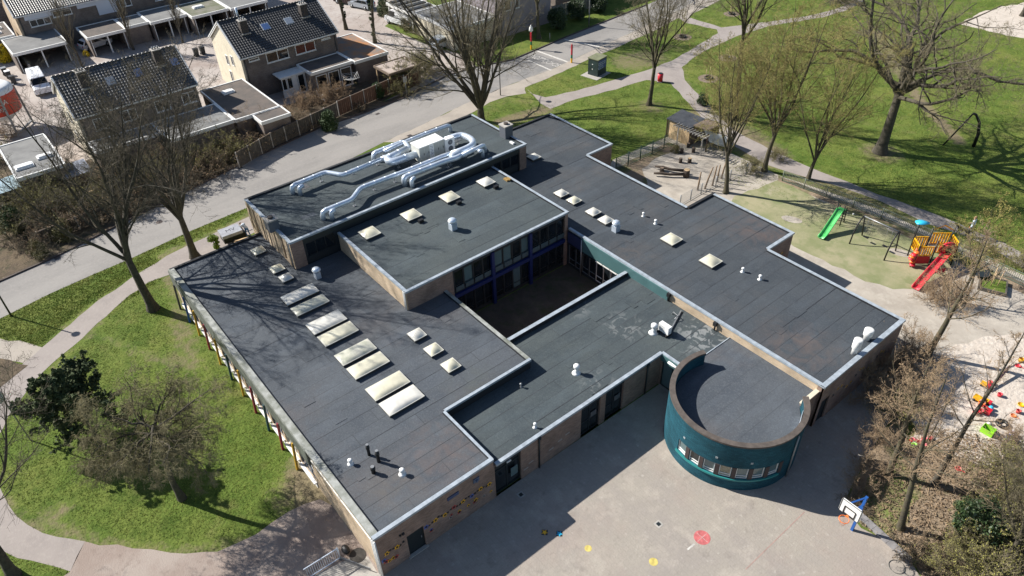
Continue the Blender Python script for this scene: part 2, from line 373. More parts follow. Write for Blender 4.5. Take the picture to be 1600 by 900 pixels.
# ================================================================ GROUND
DIRT = (0.20, 0.155, 0.105)
GR = layered('lawn_grass', (0.105, 0.152, 0.028), [
    ((0.165, 0.185, 0.045), 0.13, 0.42, 0.62, 5, 0.75),
    ((0.045, 0.085, 0.012), 0.9, 0.45, 0.68, 6, 0.75),
    ((0.170, 0.160, 0.060), 0.45, 0.55, 0.72, 6, 0.65),
    ((0.030, 0.055, 0.010), 7.0, 0.50, 0.72, 5, 0.70),
    ((0.20, 0.21, 0.06), 5.0, 0.60, 0.78, 4, 0.55)], rough=0.95, bump=0.9, bscale=6, spec=0.15)
N_, L_ = nodes(GR); b_ = N_['Principled BSDF']; s_ = b_.inputs['Base Color'].links[0].from_socket
at_ = N_.new('ShaderNodeAttribute'); at_.attribute_name = 'wear'
nz = N_.new('ShaderNodeTexNoise'); nz.inputs['Scale'].default_value = 1.7; nz.inputs['Detail'].default_value = 7; nz.inputs['Roughness'].default_value = 0.7
ge_ = N_.new('ShaderNodeNewGeometry'); L_.new(ge_.outputs['Position'], nz.inputs['Vector'])
ma = N_.new('ShaderNodeMath'); ma.operation = 'ADD'; L_.new(at_.outputs['Fac'], ma.inputs[0]); L_.new(nz.outputs['Fac'], ma.inputs[1])
mr_ = N_.new('ShaderNodeMapRange'); mr_.inputs['From Min'].default_value = 0.88; mr_.inputs['From Max'].default_value = 1.22; mr_.inputs['To Max'].default_value = 0.85
L_.new(ma.outputs[0], mr_.inputs['Value'])
dm = N_.new('ShaderNodeMix'); dm.data_type = 'RGBA'; L_.new(mr_.outputs[0], dm.inputs['Factor']); L_.new(s_, dm.inputs['A']); dm.inputs['B'].default_value = DIRT+(1,)
L_.new(dm.outputs['Result'], b_.inputs['Base Color'])

ASPH = layered('street_asphalt', (0.27, 0.255, 0.24), [((0.21, 0.20, 0.19), 0.25, 0.42, 0.6, 5, 0.8, (1, 0.25, 1)), ((0.32, 0.30, 0.28), 6, 0.5, 0.7, 4, 0.5), ((0.16, 0.15, 0.145), 1.6, 0.62, 0.72, 6, 0.5)], rough=0.9, bump=0.15, bscale=30)
ASPH2 = layered('bluish_old_asphalt', (0.20, 0.195, 0.19), [((0.28, 0.26, 0.24), 0.3, 0.45, 0.62, 6, 0.8), ((0.14, 0.14, 0.14), 2.5, 0.55, 0.7, 5, 0.6)], rough=0.9, bump=0.15)
PATHM = layered('footpath_surface', (0.30, 0.265, 0.245), [((0.25, 0.22, 0.205), 0.4, 0.45, 0.6, 5, 0.7), ((0.36, 0.32, 0.29), 5, 0.5, 0.7, 4, 0.5)], rough=0.9, bump=0.15)
PAVEM = layered('beige_pavement', (0.36, 0.32, 0.275), [((0.28, 0.25, 0.22), 0.5, 0.45, 0.62, 5, 0.7), ((0.22, 0.19, 0.16), 6, 0.58, 0.72, 4, 0.6)], rough=0.9, bump=0.2)
ESTM = layered('estate_paving', (0.33, 0.28, 0.25), [((0.40, 0.36, 0.33), 0.10, 0.42, 0.58, 5, 0.9), ((0.24, 0.19, 0.165), 0.5, 0.5, 0.66, 5, 0.7), ((0.17, 0.15, 0.13), 4, 0.6, 0.75, 4, 0.5)], rough=0.9, bump=0.2)
SOILM = layered('leafy_soil', (0.085, 0.065, 0.045), [((0.16, 0.12, 0.075), 0.5, 0.45, 0.65, 6, 0.8), ((0.04, 0.045, 0.02), 1.2, 0.5, 0.7, 5, 0.8), ((0.24, 0.18, 0.12), 6, 0.56, 0.75, 4, 0.6)], rough=1, bump=0.8, bscale=5)
LITTER = layered('leaf_litter', (0.26, 0.20, 0.14), [((0.15, 0.11, 0.075), 0.8, 0.48, 0.68, 6, 0.7), ((0.075, 0.10, 0.025), 0.35, 0.52, 0.62, 5, 0.8), ((0.34, 0.27, 0.2), 7, 0.55, 0.72, 4, 0.7)], rough=1, bump=0.8, bscale=6)
PLAZM = layered('plaza_paving', (0.33, 0.298, 0.256), [((0.29, 0.26, 0.235), 0.35, 0.42, 0.62, 6, 0.75), ((0.46, 0.41, 0.35), 0.5, 0.52, 0.70, 7, 0.7), ((0.20, 0.175, 0.155), 1.4, 0.57, 0.72, 8, 0.6), ((0.5, 0.46, 0.41), 2.6, 0.60, 0.70, 8, 0.5), ((0.33, 0.26, 0.225), 0.22, 0.5, 0.62, 5, 0.3), ((0.25, 0.22, 0.19), 14, 0.5, 0.7, 3, 0.5)], rough=0.88, bump=0.2, bscale=10)
# joints of the 30 cm slabs
N_, L_ = nodes(PLAZM); b_ = N_['Principled BSDF']; s_ = b_.inputs['Base Color'].links[0].from_socket
ge_ = N_.new('ShaderNodeNewGeometry'); bk = N_.new('ShaderNodeTexBrick'); bk.offset = 0.5; bk.inputs['Scale'].default_value = 1
bk.inputs['Brick Width'].default_value = 0.3; bk.inputs['Row Height'].default_value = 0.3; bk.inputs['Mortar Size'].default_value = 0.012
bk.inputs['Color1'].default_value = (1, 1, 1, 1); bk.inputs['Color2'].default_value = (0.86, 0.86, 0.87, 1); bk.inputs['Mortar'].default_value = (0.62, 0.6, 0.58, 1)
L_.new(ge_.outputs['Position'], bk.inputs['Vector'])
mu = N_.new('ShaderNodeMix'); mu.data_type = 'RGBA'; mu.blend_type = 'MULTIPLY'; mu.inputs['Factor'].default_value = 0.28
L_.new(s_, mu.inputs['A']); L_.new(bk.outputs['Color'], mu.inputs['B']); L_.new(mu.outputs['Result'], b_.inputs['Base Color'])
PLAYM = layered('pale_playground_paving', (0.40, 0.36, 0.31), [((0.31, 0.275, 0.235), 0.5, 0.42, 0.62, 6, 0.8), ((0.48, 0.44, 0.38), 1.5, 0.5, 0.7, 5, 0.6), ((0.22, 0.2, 0.15), 3, 0.62, 0.75, 5, 0.5)], rough=0.92, bump=0.25)
TURFM = layered('worn_green_playground_turf', (0.215, 0.225, 0.115), [((0.33, 0.30, 0.19), 0.25, 0.42, 0.60, 7, 0.9), ((0.15, 0.185, 0.075), 0.7, 0.5, 0.66, 5, 0.7), ((0.36, 0.32, 0.23), 0.5, 0.62, 0.72, 6, 0.7)], rough=0.95, bump=0.3)
SANDM = layered('pale_sand', (0.50, 0.44, 0.38), [((0.38, 0.33, 0.28), 1.1, 0.5, 0.66, 6, 0.8), ((0.58, 0.53, 0.47), 2.5, 0.5, 0.66, 5, 0.7), ((0.24, 0.19, 0.15), 5, 0.64, 0.75, 5, 0.6)], rough=1, bump=0.9, bscale=4)
PINKP = layered('pinkish_brick_paving', (0.27, 0.215, 0.185), [((0.35, 0.30, 0.265), 0.3, 0.42, 0.6, 5, 0.8), ((0.17, 0.13, 0.11), 1.2, 0.55, 0.7, 6, 0.7)], rough=0.92, bump=0.3)
COURTM = layered('courtyard_soil', (0.075, 0.062, 0.05), [((0.12, 0.10, 0.075), 0.6, 0.45, 0.65, 5, 0.7), ((0.04, 0.06, 0.02), 1.0, 0.5, 0.66, 5, 0.6)], rough=1, bump=0.5)
PAINTW = mat('road_paint', (0.62, 0.60, 0.56), 0.8, col2=(0.36, 0.34, 0.31), vscale=5)
KERBM = mat('dark_kerb', (0.07, 0.055, 0.05), 0.9, var=0.3, vscale=1)

def segs_wear(X, Y):
    """worn, bare ground along trodden lines: (pixel polyline, radius m, strength)"""
    L = [([(268, 432), (285, 470), (283, 520), (300, 570)], 1.0, 0.55), ([(225, 660), (230, 640)], 1.6, 0.30), ([(205, 560), (240, 565)], 1.5, 0.35),
         ([(75, 812), (92, 800)], 0.9, 0.6), ([(330, 520), (335, 600), (385, 660)], 0.8, 0.3), ([(60, 820), (200, 862), (280, 868), (420, 845)], 0.8, 0.5),
         ([(-20, 760), (43, 820)], 0.6, 0.5), ([(160, 500), (100, 560), (40, 628)], 0.5, 0.5), ([(270, 570), (110, 507), (67, 542)], 0.4, 0.5),
         ([(230, 425), (150, 475), (100, 515)], 0.5, 0.55), ([(400, 335), (320, 378), (262, 398)], 1.0, 0.6), ([(420, 330), (400, 345)], 1.6, 0.7),
         ([(265, 640), (270, 650)], 1.2, 0.25), ([(1014, 164), (1020, 170)], 1.6, 0.55), ([(1375, 237), (1380, 240)], 2.2, 0.6), ([(1262, 280), (1340, 320), (1430, 365), (1500, 395)], 2.6, 0.6),
         ([(1000, 92), (985, 96), (1012, 90)], 3.0, 0.6), ([(1412, 118), (1432, 150), (1465, 185), (1500, 222)], 0.75, 0.8), ([(1402, 112), (1388, 80), (1372, 52), (1350, 50)], 1.2, 0.65),
         ([(1100, 185), (1160, 215), (1200, 245)], 2.6, 0.7), ([(785, 190), (850, 172)], 1.2, 0.7), ([(765, 165), (800, 155), (845, 165)], 1.2, 0.4),
         ([(1190, 30), (1250, 20), (1300, 12)], 1.0, 0.4), ([(1065, 107), (1070, 125), (1105, 162)], 0.6, 0.5), ([(1000, 118), (1060, 98), (1100, 68)], 0.5, 0.5),
         ([(1550, 300), (1600, 330)], 3, 0.15), ([(500, 735), (540, 800), (560, 860)], 2.0, 0.9), ([(470, 770), (520, 790)], 2.0, 0.6), ([(590, 870), (570, 850)], 1.0, 0.9)]
    w = np.zeros_like(X)
    for pl, rr, st in L:
        q = P(*pl)
        for a, b in zip(q[:-1], q[1:]):
            dx, dy = b[0]-a[0], b[1]-a[1]; t = np.clip(((X-a[0])*dx+(Y-a[1])*dy)/(dx*dx+dy*dy+1e-9), 0, 1)
            d = np.hypot(X-a[0]-t*dx, Y-a[1]-t*dy); w = np.maximum(w, st*np.clip(1.6-d/rr, 0, 1))
    return w
def ground():
    xs = np.concatenate([[-900, -400, -200], np.arange(-130, 70.1, 0.8), [150, 400, 900]])
    ys = np.concatenate([[-900, -300, -80], np.arange(-40, 190.1, 0.8), [300, 900]])
    X, Y = np.meshgrid(xs, ys, indexing='ij'); n, m = X.shape
    v = np.stack([X.ravel(), Y.ravel(), np.zeros(X.size)], 1)
    i = (np.arange(n-1)[:, None]*m+np.arange(m-1)[None, :]).ravel()
    f = np.stack([i, i+m, i+m+1, i+1], 1)
    me = npmesh('ground', v, f, GR, smooth=False)
    a = me.attributes.new('wear', 'FLOAT', 'POINT'); a.data.foreach_set('value', segs_wear(X, Y).ravel().astype(np.float32))
    put('ground', me, kind='structure')
def npmesh(name, v, f, mats, smooth=True, mi=None):
    me = bpy.data.meshes.new(name); v = np.asarray(v, np.float32); f = np.asarray(f, np.int32)
    me.vertices.add(len(v)); me.vertices.foreach_set('co', v.ravel())
    me.loops.add(f.size); me.loops.foreach_set('vertex_index', f.ravel())
    me.polygons.add(len(f)); me.polygons.foreach_set('loop_start', np.arange(len(f), dtype=np.int32)*f.shape[1])
    me.polygons.foreach_set('loop_total', np.full(len(f), f.shape[1], np.int32))
    for q in (mats if isinstance(mats, (list, tuple)) else [mats]): me.materials.append(q)
    if mi is not None: me.polygons.foreach_set('material_index', np.asarray(mi, np.int32))
    me.polygons.foreach_set('use_smooth', np.full(len(f), smooth)); me.update(calc_edges=True); return me
ground()
Z1, Z2, Z3, Z4 = 0.004, 0.008, 0.012, 0.016
AREAS = {}
def area(name, px, z, m, amp=0.0, seed=1, step=0.8, world=None):
    q = world or P(*px)
    if amp: q = rough_edge(q, step, amp, seed)
    AREAS.setdefault(name, []).append(q)
    return sheet(name, q, z, m, kind='structure')
NWE = [(-100, 487), (0, 440), (80, 405), (270, 310), (380, 255), (500, 200), (560, 180), (640, 150), (668, 134), (700, 118), (740, 106), (800, 94), (840, 77), (880, 60), (975, 22), (1010, 8), (1060, -15)]
SEE = [(1110, -15), (1060, 18), (1000, 45), (940, 72), (887, 97), (860, 109), (790, 135), (732, 160), (700, 175), (660, 195), (600, 222), (450, 298), (385, 325), (300, 360), (200, 406), (150, 427), (80, 458), (0, 498), (-100, 545)]
area('street', NWE+SEE, Z2, ASPH)
area('side_road', None, Z1, ESTM, world=[(-50.6, 30), (-50.2, 39), (-52, 45.5), (-56, 46.5), (-62, 45.0), (-72.5, 44.6), (-80, 60), (-130, 60), (-130, -25), (-66, -25), (-66, -4), (-57, -4), (-57, 20), (-60, 34), (-52, 36)])
area('front_garden_soil', None, Z2, SOILM, world=[at(*q) for q in NWE[:9]]+[(-50.9, 31), (-54, 38.2), (-57.4, 38.2), (-57.8, 20), (-60.8, 15.5), (-59.5, -3), (-66, -3), (-66, -20), (-46, -22)])
area('old_asphalt_patch', [(700, 118), (740, 107), (800, 95), (830, 83), (884, 98), (800, 131), (752, 152), (700, 140)], Z3, ASPH2, amp=0.2)
area('pavement', [(600, 222), (660, 195), (732, 160), (790, 135), (860, 109), (887, 97), (940, 72), (1000, 45), (1060, 18), (1110, -15), (1190, -30), (1125, 0), (1082, 22), (1075, 30), (1060, 28), (1025, 47), (950, 80), (922, 91), (900, 103), (850, 125), (820, 137), (822, 146), (795, 150), (765, 160), (740, 175), (640, 225)], Z3, PAVEM, amp=0.08)
area('park_path', [(822, 138), (830, 146), (852, 152), (900, 142), (1000, 113), (1050, 95), (1100, 65), (1122, 52), (1120, 46), (1072, 36), (1060, 28), (1080, 28), (1127, 43), (1175, 37), (1250, 27), (1275, 22), (1312, 12), (1340, 0), (1380, -30), (1395, -28), (1349, 2), (1325, 15), (1287, 27), (1200, 41), (1150, 57), (1100, 80), (1065, 105), (1070, 125), (1105, 162), (1125, 185), (1150, 205), (1205, 235), (1262, 260), (1350, 295), (1425, 322), (1475, 340), (1525, 362), (1570, 380), (1600, 397), (1700, 450), (1700, 480), (1600, 420), (1550, 387), (1495, 364), (1450, 350), (1375, 314), (1300, 288), (1242, 272), (1200, 258), (1130, 220), (1092, 178), (1075, 160), (1047, 129), (1010, 125), (962, 140), (900, 155), (860, 170), (845, 162)], Z2, PATHM, amp=0.12, step=1.2)
area('footpath', [(430, 345), (300, 415), (230, 442), (190, 472), (140, 517), (100, 552), (50, 600), (30, 628), (13, 650), (-8, 690), (-14, 730), (0, 762), (14, 790), (43, 820), (67, 833), (133, 846), (110, 893), (27, 872), (-40, 840), (-90, 800), (-100, 720), (-60, 650), (0, 600), (67, 542), (110, 507), (150, 472), (217, 427), (260, 400), (400, 333)], Z2, PATHM, amp=0.1)
area('forecourt', [(133, 846), (207, 857), (267, 864), (340, 862), (400, 835), (450, 800), (500, 780), (560, 800), (600, 899), (555, 965), (478, 1500), (0, 1500), (60, 930), (110, 893)], Z2, PINKP, amp=0.15)
area('sandy_patch', [(0, 529), (45, 536), (66, 543), (44, 570), (0, 560), (-60, 555), (-60, 520)], Z1, PAVEM, amp=0.15)
area('scrub_soil', [(-60, 556), (0, 560), (44, 571), (20, 590), (0, 606), (-60, 640)], Z3, SOILM, amp=0.15)
area('plaza', [(480, 1500), (560, 940), (600, 899), (775, 776), (1029, 601), (1150, 560), (1290, 590), (1400, 520), (1440, 560), (1400, 640), (1370, 690), (1330, 760), (1318, 790), (1345, 825), (1405, 855), (1425, 880), (1440, 905), (1560, 1500)], Z2, PLAZM)
area('playground', None, Z1, PLAYM, world=[(-22, 35), (-22, 38.5), at(957, 250), at(1045, 213), at(1092, 212), at(1140, 238), at(1222, 276), at(1310, 305), at(1375, 328), at(1440, 358), at(1500, 385), at(1600, 430), at(1750, 500), (40, 50), (22, 30), (14.5, 31), (10, 35), (-9, 34)])
area('playground_turf', [(1130, 318), (1160, 303), (1216, 281), (1262, 302), (1320, 328), (1375, 350), (1430, 376), (1490, 404), (1480, 432), (1430, 452), (1395, 452), (1352, 440), (1300, 415), (1240, 385), (1180, 350)], Z2, TURFM, amp=0.3)
area('bare_strip', [(1216, 274), (1290, 304), (1376, 338), (1429, 362), (1500, 396), (1560, 426), (1620, 454), (1610, 466), (1555, 440), (1492, 408), (1430, 377), (1375, 351), (1320, 329), (1262, 303), (1216, 283)], Z3, LITTER, amp=.15)
area('yard_soil', [(962, 262), (1003, 243), (1045, 222), (1060, 228), (1045, 240), (1018, 252), (1003, 264), (1012, 290), (990, 285)], Z3, LITTER, amp=.2)
area('nursery_play_area', [(1003, 262), (1018, 250), (1048, 236), (1100, 234), (1136, 250), (1122, 275), (1085, 302), (1060, 322), (1010, 292)], Z2, PLAYM, amp=0.1)
area('sandpit', [(1455, 580), (1480, 545), (1540, 525), (1660, 520), (1800, 700), (1640, 720), (1560, 735), (1480, 735), (1420, 700), (1430, 640)], Z2, SANDM, amp=0.25)
area('shrub_bed', [(1400, 640), (1372, 690), (1333, 760), (1322, 790), (1347, 822), (1407, 852), (1427, 878), (1442, 905), (1562, 1500), (2200, 1400), (1900, 700), (1640, 718), (1560, 730), (1500, 715), (1450, 690), (1420, 690)], Z3, LITTER, amp=0.2)
area('park_sand', [(1500, 38), (1530, 20), (1560, 12), (1620, 0), (1720, 10), (1700, 62), (1600, 60), (1560, 52), (1535, 46)], Z1, SANDM, amp=0.3)
area('bed_grass', [(1365, 735), (1405, 720), (1440, 755), (1420, 815), (1385, 838), (1355, 815), (1342, 780)], Z4, mat('bed_grass', (0.13, 0.17, 0.035), 0.95, col2=(0.19, 0.15, 0.09), vscale=1.5, bump=0.8, bscale=6), amp=0.35)
area('courtyard_ground', None, Z1, COURTM, world=[(-13.9, 14.1), (-7.4, 14.1), (-7.4, 25.9), (-13.9, 25.9)])
area('courtyard_grass', None, Z2, GR, amp=0.25, world=[(-10.2, 15.0), (-7.4, 14.6), (-7.4, 25), (-8.8, 24.6), (-9.6, 20)])
area('kerb_apron', [(590, 895), (600, 899), (604, 930), (500, 960), (480, 905), (555, 868), (575, 870)], Z3, CONC, amp=0.05)
# kerb along the house side of the street, in one metre kerbstones joined into a strip; their dark colour stands in for the edge's shadow
kb = MB(); q = P(*NWE[:16])
for a, b in zip(q[:-1], q[1:]):
    n = max(1, int(math.hypot(b[0]-a[0], b[1]-a[1])))
    for k in range(n):
        p0 = Vector((a[0]+(b[0]-a[0])*k/n, a[1]+(b[1]-a[1])*k/n, 0.05)); p1 = Vector((a[0]+(b[0]-a[0])*(k+0.985)/n, a[1]+(b[1]-a[1])*(k+0.985)/n, 0.05))
        kb.bar(p0, p1, 0.16, 0.14)
kb.build('kerb', KERBM, kind='structure')
# road markings
def strip(a, b, w):
    a = Vector(a); b = Vector(b); n = (b-a).normalized(); p = Vector((-n.y, n.x))*w/2
    return [tuple(a-p), tuple(b-p), tuple(b+p), tuple(a+p)]
for k, (p0, p1, w) in enumerate([((840, 80), (887, 97), 0.35), ((825, 94), (861, 110), 0.25), ((882, 62), (937, 73), 0.4), ((1028, 14), (1062, 19), 0.3), ((1030, 26), (1052, 30), 0.3)]):
    area('road_marking', None, Z4+0.002, PAINTW, world=strip(at(*p0), at(*p1), w))
def text_obj(s, size, m, ext=0.0):
    c = bpy.data.curves.new('lettering', 'FONT'); c.body = s; c.size = size; c.align_x = 'CENTER'; c.align_y = 'CENTER'; c.extrude = ext
    c.resolution_u = 2
    o = bpy.data.objects.new('tmp', c); COL.objects.link(o); dg = bpy.context.evaluated_depsgraph_get()
    me = bpy.data.meshes.new_from_object(o.evaluated_get(dg)); bpy.data.objects.remove(o); me.materials.clear(); me.materials.append(m); return me
me = text_obj('SCHOOLZONE', 1.25, PAINTW)
a_, b_2 = at(829, 86), at(874, 103)
o = put('road_lettering', me, None, ((a_[0]+b_2[0])/2, (a_[1]+b_2[1])/2, Z4+0.003), dirz(b_2, a_)); o['kind'] = 'structure'
L0 = math.hypot(b_2[0]-a_[0], b_2[1]-a_[1]); wx = max(v.co.x for v in me.vertices)-min(v.co.x for v in me.vertices); o.scale = (L0/wx, 1.15, 1)
# painted play markings on the plaza
def disc(px, py, r, m, label, ir=0):
    c = at(px, py); b = MB(); b.prism(circ(0, 0, r, 28), 0, 0.003, 0)
    if ir:
        b.box(-r*0.85, r*0.85, -0.008, 0.008, 0.003, 0.005, 1); b.box(-0.008, 0.008, -r*0.85, r*0.85, 0.005, 0.007, 1)
    return b.build('painted_circle', [m, PAINTW], None, loc=(c[0], c[1], Z2+0.002), label=label, cat='ground marking', group='painted shapes on the plaza')
REDP = mat('faded_red_paint', (0.46, 0.12, 0.12), 0.85, var=0.25, vscale=4); YELP = mat('faded_yellow_paint', (0.52, 0.42, 0.12), 0.85, var=0.25, vscale=4)
disc(1097, 840, 0.45, REDP, 'large faded red circle painted on the sunlit plaza', 1)
disc(919, 857, 0.2, YELP, 'small yellow dot painted nearer the brick wall corner')
disc(1021, 878, 0.24, YELP, 'slightly bigger yellow dot painted below the red circle')
for (px, py, m, lb) in ((851, 832, YEL, 'dark paving tile with a yellow star painted on it'), (874, 834, CYAN, 'dark paving tile with a bright blue star at the shadow edge')):
    c = at(px, py); b = MB(); b.prism([(0.24*math.cos(k*math.pi/2), 0.24*math.sin(k*math.pi/2)) for k in range(4)], 0, 0.004, 0)
    b.prism([((0.2 if k % 2 else 0.085)*math.cos(k*math.pi/5), (0.2 if k % 2 else 0.085)*math.sin(k*math.pi/5)) for k in range(10)], 0.004, 0.007, 1)
    b.build('star_tile', [DOORB, m], None, loc=(c[0], c[1], Z2+0.002), label=lb, cat='ground marking', group='painted shapes on the plaza')
for (px, py, lb) in ((814, 773, 'small square drain cover in the shade by the entrance door'), (1029, 819, 'pale square drain cover left of the red circle')):
    c = at(px, py); b = MB(); b.box(-.2, .2, -.2, .2, 0, .006, 0); b.box(-.11, .11, -.11, .11, .006, .009, 1)
    b.build('drain_cover', [CONC, DOORB], None, loc=(c[0], c[1], Z2+0.002), label=lb, cat='drain cover')
PINKL = mat('faint_pink_line', (0.33, 0.22, 0.19), 0.9, var=0.2, vscale=2)
area('court_line', None, Z2+0.004, PINKL, world=strip(at(1257, 800), at(1165, 890), 0.05))
area('court_line', None, Z2+0.004, PAINTW, world=strip(at(1085, 850), at(1074, 859), 0.1))
for k, (px, py) in enumerate(((90, 403), (375, 262), (590, 178), (195, 404), (640, 212))):
    c = at(px, py); b = MB(); b.box(-.2, .2, -.25, .25, 0, .006, 0)
    for j in range(5): b.box(-.15, .15, -.2+j*.09, -.17+j*.09, .0061, .009, 1)
    b.build('street_gully', [KERBM, DOORB], None, loc=(c[0], c[1], Z3+.001), rz=.1, label='gully grate in the gutter ' + ('left of the manhole, house side', 'below the grey board fence', 'below the red-brown fence', 'at the verge near the first street tree', 'behind the rooftop ducts')[k], cat='drain grate')
for nm, (px, py), rr in (('manhole_cover', (249, 347), 0.3),):
    c = at(px, py); b = MB(); b.cyl(0, 0, 0, 0.006, rr, n=20, smooth=False); b.build(nm, KERBM, None, loc=(c[0], c[1], Z2+0.001), label='round manhole cover set in the street asphalt', cat='manhole cover')
# ================================================================ THE SCHOOL
H1, H2, H3, H4, H5 = 3.52, 2.89, 3.64, 5.08, 5.86
school = thing('school_building', 'sprawling flat-roofed brick school with dark felt roofs, skylights and a round teal hall', 'school', (0, 0, 0))
rs = random.Random(5)
# ---- roofing felt laid in one metre strips
def roof(cols, z, felt, cross=7.5, name='roofing_strip'):
    for (x0, x1, y0, y1) in cols:
        n = max(1, round((x1-x0)/1.0)); w = (x1-x0)/n
        for i in range(n):
            a = x0+i*w; b = a+w; y = y0; first = True
            while y < y1-0.01:
                ye = y+(rs.uniform(2.5, cross) if first else cross)
                if y1-ye < 1.5: ye = y1
                dz = 0.004*((i % 2)+2*(int(y*3) % 2))+0.002*(i % 3)
                m = MB(); t = z+dz
                sw = rs.uniform(0.022, 0.045)
                j = [rs.uniform(-0.008, 0.008) for _ in range(2)]
                m.add([(a, y, t), (b-sw, y, t), (b-sw+j[0], ye-0.03, t), (a, ye-0.03, t)], [(0, 1, 2, 3)], 0)
                m.add([(b-sw, y, t), (b, y, t-0.004), (b, ye-0.03, t-0.004), (b-sw+j[0], ye-0.03, t)], [(0, 1, 2, 3)], 1)
                m.add([(a, ye-0.03, t), (b, ye-0.03, t), (b, ye, t-0.004), (a, ye, t-0.004)], [(0, 1, 2, 3)], 1)
                m.box(a, b, y, ye, t-0.05, t-0.006, 0)
                m.build(name, [felt, SEAM], school); y = ye; first = False
def deck(cols, z):
    m = MB()
    for (x0, x1, y0, y1) in cols: m.box(x0+.01, x1-.01, y0+.01, y1-.01, z-0.3, z-0.07)
    m.build('roof_deck', DARKB, school)
PZ = 0.14
mainR = [(-29.64, -23.35, 0, 7.29), (-23.35, -13.86, 0, 11.05), (-13.86, -4.62, 0, 14.22), (-4.62, 0, 0, 7.59)]
lowR = [(-7.44, -4.62, 14.22, 25.92), (-4.62, 0, 7.59, 25.92), (0, 1.9, 21.48, 25.92)]
midR = [(-23.35, -13.86, 11.05, 25.92)]
upR = [(-31.3, -23.35, 7.29, 29.69)]
eastR = [(-29.88, -23.35, 29.69, 38.3), (-23.35, -21.24, 25.92, 38.3), (-21.24, -9.57, 25.92, 35.13), (-9.57, -1.84, 25.92, 38.33), (-1.84, 8.76, 25.92, 35.1)]
for c, h, f in ((mainR, H1, FELT), (lowR, H2, FELT2), (midR, H4, FELT2), (upR, H5, FELT2), (eastR, H3, FELT3)):
    roof(c, h-PZ, f); deck(c, h-PZ)
# ---- walls
def wall(p0, p1, z0, z1, m, ops=(), th=0.125, name='wall', e0=0.003, e1=0.003):
    """outer face on the line p0-p1, body on its left side; ops: (s0, s1, zb, zt) openings measured from p0"""
    d = math.hypot(p1[0]-p0[0], p1[1]-p0[1]); ux, uy = (p1[0]-p0[0])/d, (p1[1]-p0[1])/d; nx, ny = -uy, ux
    b = MB(); cuts = sorted(set([e0, d-e1]+[v for o in ops for v in o[:2]]))
    for a, c in zip(cuts[:-1], cuts[1:]):
        mid = (a+c)/2; zs = [(z0, z1)]
        for o in ops:
            if o[0] <= mid <= o[1]:
                zs = [q for lo, hi in zs for q in ((lo, min(hi, o[2])), (max(lo, o[3]), hi)) if q[1]-q[0] > 0.01]
        for lo, hi in zs:
            P4 = [(p0[0]+ux*a, p0[1]+uy*a), (p0[0]+ux*c, p0[1]+uy*c)]
            P4 += [(P4[1][0]+nx*th, P4[1][1]+ny*th), (P4[0][0]+nx*th, P4[0][1]+ny*th)]
            b.prism(P4, lo, hi)
    return b.build(name, m, school)
def window(p0, p1, s0, s1, zb, zt, inset=0.1, fm=None, gm=None, fw=0.06, mull=0, trans=None, name='window', root=None, proud=0.0, parent=None, sub='pane'):
    d = math.hypot(p1[0]-p0[0], p1[1]-p0[1]); ux, uy = (p1[0]-p0[0])/d, (p1[1]-p0[1])/d; nx, ny = -uy, ux
    def bx(b, a, c, lo, hi, i0, i1, m=0):
        q = [(p0[0]+ux*a+nx*i0, p0[1]+uy*a+ny*i0), (p0[0]+ux*c+nx*i0, p0[1]+uy*c+ny*i0), (p0[0]+ux*c+nx*i1, p0[1]+uy*c+ny*i1), (p0[0]+ux*a+nx*i1, p0[1]+uy*a+ny*i1)]
        b.prism(q, lo, hi, m)
    b = MB(); i0, i1 = inset, inset+0.07
    bx(b, s0, s0+fw, zb, zt, i0, i1); bx(b, s1-fw, s1, zb, zt, i0, i1)
    bx(b, s0+fw, s1-fw, zb, zb+fw, i0, i1); bx(b, s0+fw, s1-fw, zt-fw, zt, i0, i1)
    for k in range(mull):
        c = s0+(s1-s0)*(k+1)/(mull+1); bx(b, c-fw/2, c+fw/2, zb+fw, zt-fw, i0, i1)
    if trans: bx(b, s0+fw, s1-fw, trans-fw/2, trans+fw/2, i0+.004, i1-.004)
    w = b.build(name, fm or FRAMED, parent or school)
    g = MB(); bx(g, s0+fw*.5, s1-fw*.5, zb+fw*.5, zt-fw*.5, i0+0.03, i0+0.05); g.build(sub, gm or GLASS, w)
    return w
A, B = (-29.64, 0), (0, 0)
# south-west facade: coloured posts with window bays, then blank pale brick
bays = []; x = -29.3
while x < -8.0: bays.append(x); x += 1.99
ops = [(bx_+29.64+0.12, bx_+29.64+1.87, 0.55, 2.15) for bx_ in bays[:-1]]+[(bays[-1]+29.64+.12, 29.64-7.3, 0.55, 2.15)]
wall(A, B, -0.1, H1-0.06, BRICKL, ops)
YELd = mat('ochre_post', (.42, .25, .02), .5)
pc = [DOORB, BLUEP, YELd, mat('maroon_post', (0.20, 0.012, 0.03), 0.5), YELd, mat('dark_teal_post', (0.012, 0.05, 0.06), 0.5), YELd, _M['maroon_post'], _M['dark_teal_post'], _M['maroon_post'], YELd, mat('blue_post', (0.03, 0.09, 0.36), 0.5)]
for k, bx_ in enumerate(bays):
    m = MB(); m.bar((bx_, -0.36, -0.02), (bx_, -0.16, 2.3), 0.13, 0.14); m.build('facade_post', pc[k % len(pc)], school)
